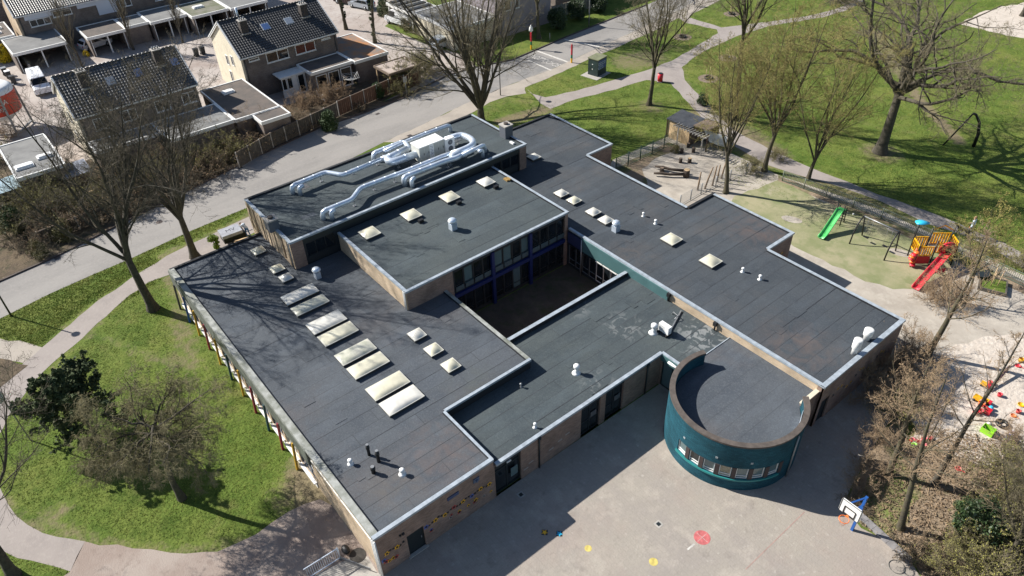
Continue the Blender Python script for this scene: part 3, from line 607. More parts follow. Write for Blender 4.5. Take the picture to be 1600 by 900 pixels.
for k, o in enumerate(ops):
    grey = k % 4 == 3
    window(A, B, o[0], o[1], o[2], o[3], 0.06, WHITE if k % 3 == 0 else mat('blue_grey_frame', (.10, .13, .18), .5), GLASS if not grey else mat('grey_panel', (0.17, 0.17, 0.165), 0.6), mull=2, trans=1.2)
    m = MB(); m.box(o[0]-29.6, o[1]-29.68, -0.05, -0.006, 0.0, 0.46); m.build('plinth_panel', WHITE, school)
    m = MB(); m.box(o[0]-29.64, o[1]-29.64, -0.20, -0.006, 0.47, 0.55); m.build('window_sill', WHITE, school)
m = MB(); m.box(-29.7, -7.3, -0.14, -0.005, 2.2, 3.36); m.build('facade_fascia', mat('grey_green_fascia', (0.115, 0.125, 0.115), 0.6, var=0.3, vscale=1.5), school)
m = MB(); m.box(-7.1, -0.3, -0.05, -0.004, 2.75, 2.83); m.build('cable_tray', WHITE, school)
for yy in (0.0,):
    m = MB(); m.tube([(0.07, -0.08, 3.3), (0.07, -0.08, 0.0)], 0.05, 8); m.tube([(-0.1, -0.09, 3.3), (-0.1, -0.09, 0.0)], 0.045, 8); m.tube([(-0.27, -0.09, 3.25), (-0.27, -0.09, 0.0)], 0.05, 8)
    m.build('downpipe', WHITE, school)
# plaza-side wall of the main block with the dark door
C0, C1 = (0, 0), (0, 7.59)
wall(C0, C1, -0.1, H1-0.06, BRICK, [(1.7, 2.75, 0.0, 1.9)])
def door(p0, p1, s0, s1, zt, m=DOORB, inset=0.08, glass=None):
    w = window(p0, p1, s0, s1, 0.02, zt, inset, m, m, fw=0.05, name='door', sub='door_panel')
    return w
dr = door(C0, C1, 1.7, 2.75, 1.9)
m = MB(); m.box(-0.07, -0.03, 2.55, 2.60, 0.95, 1.12); m.build('handle', GREYM, dr)
m = MB(); m.box(-0.1, 0.12, 1.6, 2.85, 0.0, 0.06); m.build('door_step', CONC, school)
m = MB(); m.box(0.004, 0.05, 4.4, 5.15, 2.58, 2.82); m.build('sign_plate', mat('blue_grey_plate', (0.06, 0.08, 0.16), 0.5), school)
m = MB(); m.box(0.004, 0.06, 6.15, 6.55, 2.6, 2.9); m.box(0.05, 0.13, 6.3, 6.4, 2.62, 2.8); m.build('outdoor_lamp', mat('pale_blue_lamp', (0.10, 0.13, 0.20), 0.4), school)
m = MB(); m.box(0.004, 0.1, 1.45, 1.6, 2.35, 2.45); m.box(0.004, 0.1, 1.3, 1.4, 2.38, 2.46); m.build('wall_bracket', FRAMED, school)
fr = random.Random(11)
fc = [_M['yellow_plastic'], mat('dull_red_tile', (0.45, 0.06, 0.05), 0.6), mat('dull_blue_tile', (0.08, 0.13, 0.42), 0.6), mat('pale_tile', (0.34, 0.30, 0.28), 0.6), DOORB]
def flower(x, y, z, r, mt, face='x'):
    """mosaic flower: petals round a heart, flat on the wall"""
    m = MB(); n = 10
    for lay, (rr, mm) in enumerate(((r, 0), (r*0.4, 1))):
        pts = []
        for k in range(n):
            q = rr*(1.0 if (k % 2 == 0 or lay) else 0.55); pts.append((q*math.cos(2*math.pi*k/n), q*math.sin(2*math.pi*k/n)))
        d = 0.012*(lay+1)
        v = [(d, p[0], p[1]) for p in pts]+[(0.0, p[0], p[1]) for p in pts]
        f = [tuple(range(n))]+[(i, n+i, n+(i+1) % n, (i+1) % n) for i in range(n)]
        m.add([(x+a+0.003, y+b, z+c) for a, b, c in v], f, mm)
    m.build('mosaic_flower', [mt, DOORB], school)
for k in range(34):
    y = 0.45+k*0.205
    if 1.55 < y < 2.9: continue
    z = 1.66+0.07*math.sin(k*1.3)+fr.uniform(-.05, .05); flower(0, y, z, fr.uniform(0.075, 0.11) if k % 3 else 0.19, fc[4] if k % 3 else fc[(0, 0, 1, 0, 2)[(k//3) % 5]])
for k in range(22):
    y = fr.uniform(0.2, 7.3)
    if 1.5 < y < 3.0: continue
    flower(0, y, fr.uniform(0.85, 1.3), fr.uniform(0.10, 0.19), fc[fr.randrange(4)])
# low entrance wing
D0, D1 = (0, 7.594), (0, 21.48)
wall(D0, D1, -0.1, H2-0.07, BRICK, [(0.05, 1.96, 0.0, 2.72), (6.74, 8.36, 0.0, 2.72), (8.82, 10.42, 0.0, 2.72)], e0=0.0)
window(D0, D1, 0.05, 1.96, 0.02, 2.72, 0.14, DOORB, GLASS, fw=0.09, mull=1, trans=2.0)
m = MB(); m.box(-0.05, -0.02, 8.8, 9.3, 0.85, 1.6); m.build('door_notice', GLASSB, school)
m = MB(); m.box(-0.1, 0.06, 8.5, 8.8, 2.42, 2.5); m.build('entrance_lamp', WHITE, school)
for s in (6.74, 8.82):
    w = window(D0, D1, s, s+1.62, 0.02, 2.72, 0.12, FRAMED, GLASS, fw=0.08, mull=1, trans=1.1)
    m = MB(); m.box(-0.11, -0.085, 7.59+s+0.9, 7.59+s+1.4, 1.2, 1.6); m.build('paper_in_window', mat('grey_paper', (0.10, 0.10, 0.11), 0.6), w)
for y in (10.9, 20.1):
    m = MB(); m.tube([(0.07, y, 2.75), (0.07, y, 0.0)], 0.05, 8); m.box(0.0, 0.15, y-.1, y+.1, 2.6, 2.8); m.build('downpipe', DOORB, school)
for y, z in ((11.9, 0.9), (12.6, 1.15), (13.2, 1.3), (9.9, 0.7), (10.3, 1.0)): 
    m = MB(); m.box(0.003, 0.012, y-0.18, y+0.18, z-0.05, z+0.05); m.build('chalky_smear', fc[3], school)
E0, E1 = (0, 21.483), (1.95, 21.483)
wall(E0, E1, -0.1, H2-0.07, BRICK, [(0.12, 1.75, 0.0, 2.25)])
window(E0, E1, 0.12, 1.75, 0.02, 2.25, 0.06, DOORB, GLASSB, fw=0.08, mull=1)
m = MB(); m.box(0.02, 1.95, 21.38, 21.478, 2.3, 2.82); m.build('teal_fascia', TEALF, school)
m = MB(); m.tube([(0.75, 21.25, 2.72), (1.65, 21.25, 2.72)], 0.09, 10); m.build('rolled_awning', WHITEP, school)
# round hall
RX, RY, RR = 5.9, 21.4, 3.98
def rp(a, r): return (RX+r*math.cos(rad(a)), RY+r*math.sin(rad(a)))
a0, a1 = 160-360, 46          # clockwise start to end, through south
wins = [(-104+k*13.6, -104+k*13.6+9.8) for k in range(7)]
def ringwall(name, m, r0, r1, z0, z1, s0, s1, step=3.0, mats=None, op=()):
    b = MB(); cuts = set([s0, s1]); q = s0
    while q < s1: cuts.add(round(q, 3)); q += step
    for o in op: cuts |= set(o[:2])
    cuts = sorted(cuts)
    for a, c in zip(cuts[:-1], cuts[1:]):
        if c-a < 1e-3: continue
        mid = (a+c)/2; zs = [(z0, z1)]
        for o in op:
            if o[0] < mid < o[1]: zs = [(z0, o[2]), (o[3], z1)]
        for lo, hi in zs:
            p = [rp(a, r0), rp(a, r1), rp(c, r1), rp(c, r0)]
            v = [(x, y, z) for z in (lo, hi) for x, y in p]
            b.add(v, [(0, 1, 2, 3)[::-1], (4, 5, 6, 7), (1, 2, 6, 5), (3, 0, 4, 7)], 0)
            if a == cuts[0] or lo != z0 or hi != z1 or True: b.add([v[i] for i in (0, 1, 5, 4)], [(0, 1, 2, 3)], 0); b.add([v[i] for i in (2, 3, 7, 6)], [(0, 1, 2, 3)], 0)
    return b.build(name, m, school)
ringwall('round_wall', TEAL, RR-0.27, RR, -0.1, 3.74, a0, a1, op=[(w0, w1, 1.02, 1.96) for w0, w1 in wins])
ringwall('round_coping', BROWNC, RR-0.31, RR+0.03, 3.74, 3.86, a0-0.2, a1+0.2)
ringwall('window_sill', mat('teal_sill', (0.02, 0.20, 0.20), 0.5), RR-0.02, RR+0.10, 0.90, 1.015, wins[0][0]-1, wins[-1][1]+1)
for k, (w0, w1) in enumerate(wins):
    b = MB()
    for (c0, c1, lo, hi) in ((w0+.05, w0+.7, 1.025, 1.955), (w1-.7, w1-.05, 1.025, 1.955), (w0+.7, w1-.7, 1.025, 1.09), (w0+.7, w1-.7, 1.89, 1.955), (w0+.7, w1-.7, 1.22, 1.26)):
        b.prism([rp(c0, RR-.14), rp(c0, RR-.06), rp(c1, RR-.06), rp(c1, RR-.14)], lo, hi)
    w = b.build('window', WHITE, school)
    b = MB(); b.prism([rp(w0+.5, RR-.12), rp(w0+.5, RR-.10), rp(w1-.5, RR-.10), rp(w1-.5, RR-.12)], 1.05, 1.93)
    b.build('pane', [GLASSB, mat('net_curtain', (0.30, 0.26, 0.19), 0.5, var=0.4, vscale=9)][k % 2 if k < 5 else 0] if k != 1 else GLASS, w)
    b = MB(); b.prism([rp(w1+.1, RR-.02), rp(w1+.1, RR+.03), rp(w1+3.7, RR+.03), rp(w1+3.7, RR-.02)], 1.02, 1.97); b.build('window_pier', mat('brown_pier', (0.05, 0.035, 0.035), 0.7), school)
for a in (-98, -67, -39):
    b = MB(); b.prism([rp(a-1, RR-.01), rp(a-1, RR+.02), rp(a+1, RR+.02), rp(a+1, RR-.01)], 2.4, 2.54); b.build('wall_vent', mat('pale_vent', (0.3, 0.34, 0.36), 0.6), school)
b = MB(); b.prism([rp(a, RR-0.3) for a in range(int(a0), int(a1)+1, 4)]+[rp(a1, RR-.3), (8.3, 25.0), (8.35, 25.915), (1.9, 25.915), (1.9, 22.4)], 2.6, 2.86); b.build('round_roof', FELT, school)
for k in range(6):
    b = MB(); xx = 2.6+k*1.0
    y0_, y1_ = RY-math.sqrt(max(0.1, (RR-.3)**2-(xx-RX)**2)), 25.9
    b.box(xx-.008, xx+.008, y0_+.05, y1_, 2.861, 2.864); b.build('roof_seam', mat('faint_seam', (0.05, 0.056, 0.064), .8), school)
b = MB(); b.box(1.9, 1.96, 22.6, 25.9, 2.862, 2.9); b.build('roof_seam', TRIM, school)
b = MB(); b.box(8.32, 8.52, 24.25, 25.91, -0.1, 3.02, 0); b.build('wall', BRICK, school)
b = MB(); b.box(8.28, 8.56, 24.23, 25.90, 3.02, 3.1, 0); b.build('roof_trim', CREAM, school)
b = MB(); b.tube([rp(2, RR+.08)+(3.6,), rp(2, RR+.08)+(0.0,)], 0.05, 8); b.build('downpipe', GREYM, school)
b = MB(); b.prism([rp(14, RR-.31), rp(14, RR-.29), rp(34, RR-.29), rp(34, RR-.31)], 2.9, 3.5); b.build('flashing', GALV, school)
# east wing walls
F0, F1 = (8.76, 25.92), (8.76, 35.1)
wall(F0, F1, -0.1, H3-0.07, BRICK, [(0.3, 1.2, 0.0, 2.1)])
door(F0, F1, 0.3, 1.2, 2.1)
for k in range(16):
    y = 27.6+k*0.42; xx = 8.76
    flower(8.76, y, 1.7+0.35*math.sin(k*1.1), 0.12, fc[0] if k % 3 else fc[4])
wall((8.35, 25.923), (8.757, 25.923), -0.1, H3-0.07, BRICK)
wall((-1.84, 35.1), (-1.84, 38.33), -0.1, H3-0.07, BRICK); wall((-21.24, 35.13), (-21.24, 38.3), -0.1, H3-0.07, BRICK)
for k in range(6): flower(-1.84, 35.5+k*.45, 1.9+0.3*math.sin(k*2), 0.12, fc[k % 4])
wall((8.757, 35.1), (-1.84, 35.1), -0.1, H3-0.07, BRICKL); wall((-1.843, 38.33), (-9.57, 38.33), -0.1, H3-0.07, BRICKL)
wall((-9.573, 38.33), (-9.573, 35.13), -0.1, H3-0.07, BRICKL, e0=.26); wall((-9.57, 35.13), (-21.24, 35.13), -0.1, H3-0.07, BRICKL)
wall((-21.243, 38.3), (-29.88, 38.3), -0.1, H3-0.07, BRICKL); wall((-29.88, 38.297), (-29.88, 29.69), -0.1, H3-0.07, BRICKL, e0=.26)
for s in range(5): window((8.757, 35.1), (-1.84, 35.1), 0.8+s*2, 2.2+s*2, 0.9, 2.4, -0.02, WHITE, GLASS, mull=1)
# east wing face over the low roof, with the teal fascia along the courtyard
G0, G1 = (-13.86, 25.917), (-7.44, 25.917)
wall(G0, G1, -0.1, H3-0.07, mat('dark_infill', (0.02, 0.025, 0.03), 0.6), [(0.2+k*0.77, 0.9+k*0.77, 0.25, 2.15) for k in range(8)])
for k in range(8):  # first bays get grey frames and dark heads: cast shadow put into colour
    w = window(G0, G1, 0.2+k*0.77, 0.9+k*0.77, 0.25, 2.15, 0.05, WHITE if k > 3 else GREYM, GLASS, fw=0.045, trans=0.75)
    m = MB(); m.box(-13.86+0.2+k*.77, -13.86+.9+k*.77, 25.82, 25.915, 2.15, 2.24); m.build('window_head', WHITE if k > 3 else FRAMED, school)
m = MB(); m.box(-12.2, -3.4, 25.79, 25.913, 2.34, 3.5); m.build('teal_fascia', TEALF, school)
m = MB(); m.box(-13.7, -12.22, 25.79, 25.913, 2.34, 3.3); m.build('teal_fascia', mat('shadowed_teal_fascia', (0.03, 0.035, 0.09), 0.5), school)  # fascia end darkened: the shadow falling there is put into its colour
m = MB(); m.tube([(-12.05, 25.72, 3.4), (-12.05, 25.72, 0)], 0.06, 8); m.build('downpipe', GREYM, school)
wall((-7.437, 25.917), (8.35, 25.917), 2.5, H3-0.07, BRICKL, th=0.2)
for x in (-3.3, 0.75):
    m = MB(); m.box(x-.12, x+.12, 25.68, 25.91, 3.2, 3.5); m.tube([(x, 25.8, 3.3), (x, 25.8, 2.8)], 0.06, 8); m.build('rainwater_hopper', BLACK, school)
# mid block
wall((-23.35, 11.047), (-13.86, 11.047), H1-.3, H4-0.07, BRICKL)
wall((-13.857, 11.05), (-13.857, 14.9), H1-.3, H4-0.07, BRICK, e1=0)
wall((-13.857, 14.23), (-13.857, 14.9), -0.1, H1-.3, BRICK, e1=0)
m = MB(); m.tube([(-13.98, 10.98, H4-.1), (-13.98, 10.98, H1-.1)], 0.045, 8); m.tube([(-14.15, 10.98, H4-.1), (-14.15, 10.98, H1-.1)], 0.04, 8); m.build('downpipe', WHITE, school)
K0, K1 = (-13.99, 14.9), (-13.99, 25.9)
midops = []
for bay in range(3):
    b0 = 0.12+bay*3.62
    for k in range(4):
        s = b0+0.06+k*0.86
        midops += [(s, s+0.8, 0.25, 2.15), (s, s+0.8, 2.75, 4.55)]
wall(K0, K1, -0.1, H4-0.07, _M['dark_infill'], midops, th=0.15)
for k, o in enumerate(midops):
    gm = GLASSB if k in (9, 11, 15, 3, 12) else GLASS
    window(K0, K1, o[0], o[1], o[2], o[3], 0.03, FRAMED, gm, fw=0.05, trans=(0.75 if o[2] < 1 else 3.25))
    if o[2] > 1:
        m = MB(); m.box(-13.97, -13.93, 14.9+o[0]+.04, 14.9+o[1]-.04, 2.8, 3.2); m.build('lower_panel', mat('green_grey_panel', (0.07, 0.10, 0.11), 0.5), school)
for y in (18.45, 22.07): 
    m = MB(); m.box(-13.97, -13.75, y-.13, y+.13, 0.0, H4-.3); m.build('blue_post', BLUE, school)
m = MB(); m.box(-13.96, -13.77, 14.92, 25.6, 2.36, 2.66); m.build('blue_beam', BLUE, school)
m = MB(); m.box(-14.0, -13.86, 25.62, 25.9, 0, H4-.1); m.build('corner_pier', BRICK, school)
wall((-13.86, 25.923), (-23.35, 25.923), H3-.3, H4-0.07, BRICK)
# main block walls to the courtyard and the step down
wall((-4.62, 14.217), (-13.857, 14.217), -0.1, H1-0.06, BRICKL); wall((-4.617, 7.59), (-4.617, 14.22), H2-.3, H1-0.06, DARKB)
wall((0.0, 7.587), (-4.62, 7.587), H2-.3, H1-.06, DARKB, e0=0.26)
wall((-7.437, 25.9), (-7.437, 14.22), -0.1, H2-0.07, BRICK)
wall((-29.637, 7.29), (-29.637, 0.0), -0.1, H1-0.06, BRICKL, e1=.26)
# upper block
U0, U1 = (-31.3, 7.287), (-23.35, 7.287)
wall(U0, U1, -0.1, H5-0.06, BRICKL, [(1.15, 1.5, 3.3, 5.5), (6.2, 6.6, 3.5, 5.6)])
for s, e in ((1.15, 1.5), (6.2, 6.6)): window(U0, U1, s, e, 3.4, 5.5, 0.15, FRAMED, GLASS, fw=0.04)
for k in range(7):
    m = MB(); xx = -31.0+k*1.15
    if abs(xx+30) < .3 or abs(xx+25) < .3: continue
    m.box(xx-.18, xx+.18, 7.22, 7.284, 3.4, H5-.1); m.build('pilaster', BRICKL, school)
m = MB(); m.tube([(-23.5, 7.2, H5-.1), (-23.5, 7.2, H1-.1)], 0.05, 8); m.build('downpipe', GREYM, school)
wall((-23.347, 7.29), (-23.347, 8.25), H1-.3, H5-0.06, BRICK, e1=0); wall((-23.347, 28.95), (-23.347, 29.69), H3-.3, H5-0.06, BRICK, e0=0)
wall((-23.5, 8.25), (-23.5, 28.95), H1-.3, H5-0.5, _M['dark_infill'], [(0.2, 2.6, 3.9, 5.1)]+[(17.9+k*.95, 18.75+k*.95, 4.1, 5.1) for k in range(3)])
window((-23.5, 8.25), (-23.5, 28.95), 0.2, 2.6, 3.9, 5.1, 0.05, FRAMED, GLASS, mull=2)
for k in range(3): window((-23.5, 8.25), (-23.5, 28.95), 17.9+k*.95, 18.75+k*.95, 4.1, 5.1, 0.05, FRAMED, GLASS, mull=0)
m = MB(); m.box(-23.5, -23.352, 8.26, 28.94, H5-.55, H5-.07); m.build('fascia', mat('shaded_fascia', (0.02, 0.026, 0.026), 0.6), school)  # near-black colour carries the shade of this face turned from the sun
wall((-23.35, 29.687), (-31.3, 29.687), -0.1, H5-0.06, BRICKL); wall((-31.297, 29.69), (-31.297, 7.29), -0.1, H5-0.06, BRICKL, e0=.26, e1=.26)
# ---- roof edge trims
def trim(p0, p1, h, w=0.22, m=TRIM, t=0.10, out=0.06, inn=None, z_in=0.16, e0=0.0, e1=0.0):
    d = math.hypot(p1[0]-p0[0], p1[1]-p0[1]); ux, uy = (p1[0]-p0[0])/d, (p1[1]-p0[1])/d; nx, ny = -uy, ux
    def q(a, b, i0, i1): return [(p0[0]+ux*a+nx*i0, p0[1]+uy*a+ny*i0), (p0[0]+ux*b+nx*i0, p0[1]+uy*b+ny*i0), (p0[0]+ux*b+nx*i1, p0[1]+uy*b+ny*i1), (p0[0]+ux*a+nx*i1, p0[1]+uy*a+ny*i1)]
    b = MB(); b.prism(q(-e0, d+e1, -out, w), h-t*0.5, h, 0); b.prism(q(-e0, d+e1, -out, -out+0.02), h-t-0.06, h-t*0.5-0.001, 0)
    b.build('roof_trim', m, school)
    b = MB(); b.prism(q(0.004, d-0.004, w-0.02, w+0.03), h-0.3, h-0.004, 0); b.build('upstand', DARKB, school)
T = trim
T((-29.64, 0), (0, 0), H1, 0.30, TRIMW, out=0.36 if False else 0.10); T((0, 0.0), (0, 7.59), H1+.003, 0.18, e0=0.1); T((0, 7.59), (-4.62, 7.59), H1, 0.14, out=.03); T((-4.62, 7.59), (-4.62, 14.22), H1+.003, 0.14, e1=0.03)
T((-4.62, 14.22), (-13.86, 14.22), H1, 0.2, TRIMW); T((-29.64, 7.29), (-29.64, 0), H1+.003, 0.12, DARKB)  # dark trims: shade of inner faces turned from the sun, put into colour
T((0, 7.75), (0, 21.48), H2, 0.18); T((0, 21.48), (1.95, 21.48), H2+.003, 0.15, e0=.03); T((-7.44, 25.9), (-7.44, 14.25), H2+0.16, 0.22, TRIM, t=0.12)
m = MB(); m.box(-7.4, -7.2, 14.4, 25.88, H2-.2, H2+.09); m.build('upstand', DARKB, school)
T((-23.3, 11.05), (-13.86, 11.05), H4, 0.16); T((-13.86, 11.05), (-13.86, 25.92), H4+.003, 0.16, e0=.06); T((-13.86, 25.92), (-23.3, 25.92), H4, 0.16, e0=.06)
T((-31.3, 7.29), (-23.35, 7.29), H5, 0.18); T((-23.35, 7.29), (-23.35, 29.69), H5+.003, 0.16, e0=.06); T((-23.35, 29.69), (-31.3, 29.69), H5, 0.16, e0=.06); T((-31.3, 29.69), (-31.3, 7.29), H5+.003, 0.14, DARKB)
T((-13.7, 25.92), (8.76, 25.92), H3, 0.16); T((8.76, 25.92), (8.76, 35.1), H3+.003, 0.25, e0=.06); T((8.76, 35.1), (-1.84, 35.1), H3, 0.2, e0=.06)
T((-1.84, 35.1), (-1.84, 38.33), H3+.003, 0.2); T((-1.84, 38.33), (-9.57, 38.33), H3, 0.2, e0=.06); T((-9.57, 38.33), (-9.57, 35.13), H3+.003, 0.14, DARKB, e0=.06); T((-9.57, 35.13), (-21.24, 35.13), H3, 0.2)
T((-21.24, 35.13), (-21.24, 38.3), H3+.003, 0.16); T((-21.24, 38.3), (-29.88, 38.3), H3, 0.2, e0=.06); T((-29.88, 38.3), (-29.88, 29.75), H3+.003, 0.12, DARKB)
# ---- felt patches and odd repairs
rq = random.Random(9)
for (x0, x1, y0, y1, z, n, f) in ((-28, -1, .6, 13, H1, 16, FELT), (-7, -.6, 15, 25, H2, 7, FELT2), (-23, -14.5, 12, 25, H4, 7, FELT2), (-29, 8, 27, 34.5, H3, 14, FELT3), (-30.5, -24, 8, 28, H5, 6, FELT)):
    for k in range(n):
        w, l = rq.uniform(.3, 1.1), rq.uniform(.3, 1.4); x, y = rq.uniform(x0, x1), rq.uniform(y0, y1)
        if z == H1 and x > -14 and y > 10 or z == H1 and x > -5 and y > 6: pass
        if z == H1 and (y > 10.5 and x < -13 or y > 7 and x > -5.5): continue
        b = MB(); b.box(x-w/2, x+w/2, y-l/2, y+l/2, z-PZ+.01, z-PZ+.024+.001*(k % 5)); b.build('felt_patch', f, school)
# ---- skylights
def dome(x, y, lx, ly, z, m, h=0.22, ex=4):
    b = MB(); b.box(x-lx/2, x+lx/2, y-ly/2, y+ly/2, z-PZ-.01, z+0.06, 0); b.box(x-lx/2-.04, x+lx/2+.04, y-ly/2-.04, y+ly/2+.04, z+0.06, z+0.10, 1)
    c = b.build('skylight', [mat('skylight_kerb', (0.05, 0.05, 0.05), 0.7), mat('skylight_rim', (0.50, 0.49, 0.44), 0.5)], school)
    n = 8; v = []; f = []
    for i in range(n+1):
        for j in range(n+1):
            u, w = -1+2*i/n, -1+2*j/n
            u2, w2 = math.copysign(abs(u)**.7, u), math.copysign(abs(w)**.7, w)
            v.append((x+u2*lx/2, y+w2*ly/2, z+0.101+h*(1-abs(u2)**ex)*(1-abs(w2)**ex)))
    for i in range(n):
        for j in range(n): f.append((i*(n+1)+j, (i+1)*(n+1)+j, (i+1)*(n+1)+j+1, i*(n+1)+j+1))
    q = MB(); q.add(v, f, 0, True); q.build('dome', m, c)
for (x, w, m) in ((-20.27, 1.1, DOME_W), (-18.70, 1.0, DOME_G), (-16.33, 1.25, DOME_W)): dome(x, 6.06, w, 2.4, H1, m, 0.14, 5)
for (px, py, w, m) in ((526, 519, 1.15, DOME_Y), (555, 547, 1.15, DOME_G), (575.5, 567, 1.15, DOME_Y), (606, 599, 1.2, DOME_Y), (628, 621.5, 1.2, DOME_W)):
    x, y = at(px, py, H1+.25); dome(x, 6.08, w, 2.4, H1, m, 0.14, 5)
for (px, py, z, s, m) in ((403, 389, H1, .85, DOME_Y), (432, 417, H1, .85, DOME_Y), (446, 431, H1, .8, DOME_W), (651, 520, H1, .9, DOME_W), (677, 543.5, H1, .9, DOME_Y), (704, 568, H1, .9, DOME_Y),
                          (577, 361, H4, 1.2, DOME_Y), (642, 333, H4, 1.2, DOME_Y), (702, 305, H4, 1.2, DOME_Y), (759, 281.5, H4, 1.1, DOME_W),
                          (877, 299.5, H3, .88, DOME_W), (897, 310.5, H3, .88, DOME_Y), (927, 328.5, H3, .88, DOME_W), (946.5, 341, H3, .88, DOME_W), (1049.5, 371, H3, 1.15, DOME_Y), (1111, 405, H3, 1.15, DOME_Y), (834, 242.5, H3, .9, DOME_W)):
    x, y = at(px, py, z+.22); dome(x, y, s, s, z, m, 0.24, 2)
# ---- vents, cowls and pipes on the roofs
def cowl(px, py, z, w, hb, r, hc, m=GALV):
    """square base with round hood"""
    x, y = at(px, py, z-PZ); b = MB(); b.box(x-w, x+w, y-w, y+w, z-PZ, z+hb); c = b.build('roof_fan', m, school)
    q = MB(); q.lathe(x, y, [(r*.7, z+hb), (r*.7, z+hb+hc*.25), (r, z+hb+hc*.3), (r, z+hb+hc*.75), (r*.55, z+hb+hc)], 16); q.build('hood', m, c)
    q = MB(); q.lathe(x, y, [(r*.75, z+hb+hc*.45), (r*1.08, z+hb+hc*.5), (r*1.08, z+hb+hc*.56), (r*.75, z+hb+hc*.6)], 16); q.build('rim', WHITEP, c)
cowl(708, 358, H4, 0.24, 0.40, 0.32, 0.42); cowl(497, 434, H1, 0.2, 0.38, 0.30, 0.40); cowl(962, 361, H3, 0.24, 0.40, 0.30, 0.42)
def mush(px, py, z, h, r, m=WHITEP, stem=None, name='roof_vent'):
    x, y = at(px, py, z-PZ); b = MB(); b.lathe(x, y, [(r*1.6, z-PZ), (r*.9, z-PZ+.06), (r*.6, z-PZ+h*.3), (r*.6, z-PZ+h*.65)], 12); o = b.build(name, stem or m, school)
    b = MB(); b.lathe(x, y, [(r*.6, z-PZ+h*.6), (r, z-PZ+h*.66), (r, z-PZ+h*.9), (r*.6, z-PZ+h)], 14); b.build('cap', m, o)
mush(900.5, 583, H2, 0.75, 0.2); mush(1021, 520, H2, 0.8, 0.22); mush(836, 668, H2, 0.4, 0.1); mush(814, 605, H2, 0.35, 0.08, GREYM)
mush(548, 725, H1, 0.4, 0.13); mush(629, 741, H1, 0.45, 0.15); mush(1005, 338, H3, 0.38, 0.10); mush(1024, 350, H3, 0.42, 0.12); mush(1160, 425, H3, 0.4, 0.11); mush(1187, 437, H3, 0.42, 0.12)
for (px, py, hh, rr, zz) in ((1334, 553, 1.1, 0.27, H3), (1353, 531, 0.75, 0.29, H3)):
    x, y = at(px, py, zz-PZ); b = MB(); b.lathe(x, y, [(rr*.7, zz-PZ), (rr*.7, zz+hh*.25), (rr, zz+hh*.38), (rr, zz+hh*.98), (rr*.9, zz+hh)], 20); o = b.build('extract_duct', WHITEP, school)
    b = MB(); b.cyl(x, y, zz+hh, zz+hh+.012, rr*.82, n=20); b.build('grille', mat('pale_grille', (0.55, 0.55, 0.54), 0.6), o)
for (px, py, hh, rr) in ((577, 711, 0.75, 0.09), (592, 721.5, 0.8, 0.10), (584, 739, 0.4, 0.12)):
    x, y = at(px, py, H1-PZ); b = MB(); b.lathe(x, y, [(rr, H1-PZ), (rr, H1+hh*.5), (rr*1.25, H1+hh*.55), (rr*1.25, H1+hh*.8), (rr*.8, H1+hh*.82), (rr*.8, H1+hh)], 10); o = b.build('flue_pipe', BLACK, school)
    b = MB(); b.cyl(x, y, H1+hh, H1+hh+.03, rr*.9, n=10); b.build('cap', GREYM, o)
for (px, py) in ((657.5, 345), (717, 316.5), (775, 292)):
    x, y = at(px, py, H4); b = MB(); b.box(x-.13, x+.13, y-.2, y+.2, H4-PZ, H4+.12); b.build('dome_motor', BLACK, school)
x, y = at(792, 279.5, H4); b = MB(); b.box(x-.3, x+.2, y-.15, y+.1, H4-PZ, H4); b.box(x-.1, x+.35, y, y+.2, H4-.02, H4+.08); b.build('wooden_blocks', mat('ochre_wood', (0.3, 0.19, 0.06), 0.8), school)
for (px, py, sx, hh) in ((427, 358, 0.4, 0.75), (791, 213, 0.42, 0.95)):
    x, y = at(px, py, H5-PZ); x = max(x, -30.8); b = MB(); b.box(x-sx, x+sx, y-sx, y+sx, H5-PZ, H5+hh); b.box(x-sx-.05, x+sx+.05, y-sx-.05, y+sx+.05, H5+hh, H5+hh+.1, 1)
    b.cyl(x, y, H5+hh+.1, H5+hh+.25, .2, n=12, m=2); b.build('chimney', [mat('grey_chimney', (0.10, 0.11, 0.13), 0.7), CONC, BROWNC], school)
x, y = at(800, 222, H5); b = MB(); b.box(x-.25, x+.25, y-.1, y+.1, H5-PZ, H5); b.build('white_block', WHITEP, school)
# chalky water stains beside the outdoor unit
# split unit
x, y = at(1038, 521, H2-PZ); b = MB(); b.box(x-.42, x+.42, y-.17, y+.17, H2+.05, H2+.65, 0); b.box(x-.4, x-.3, y-.3, y+.3, H2-PZ, H2+.05, 1); b.box(x+.3, x+.4, y-.3, y+.3, H2-PZ, H2+.05, 1)
ou = b.build('air_conditioner', [WHITEP, BLACK], school)
b = MB(); b.tube([(x+.427, y, H2+.2), (x+.428, y, H2+.3)], 0.02, 6); 
b.prism([(x-.12+.2*math.cos(k*math.pi/8), 0) for k in range(2)]+[(x, 0.01)], 0, 0.001) if False else None
for k in range(6): b.box(x-.36, x+.1, y-.178, y-.172, H2+.12+k*.08, H2+.14+k*.08)
b.build('grille', GREYM, ou)
x2_, y2_ = at(1064, 487, H2-PZ)
b = MB(); b.bar((x+.2, y+.25, H2-.05), (x2_, y2_, H2-.05), 0.08, 0.06); px1 = ((x+x2_)/2+.4, (y+y2_)/2+.9)
b.tube([((x+x2_)/2, (y+y2_)/2+.15, H2+.08), (px1[0]-.4, px1[1]-.4, H2+.15), (px1[0]-.9, px1[1]-.3, H2+.12), (px1[0]-1.0, px1[1]-.3, H2-.1)], 0.035, 6); b.build('pipe_tray', GREYM, school)
KIDSCHOOL = school
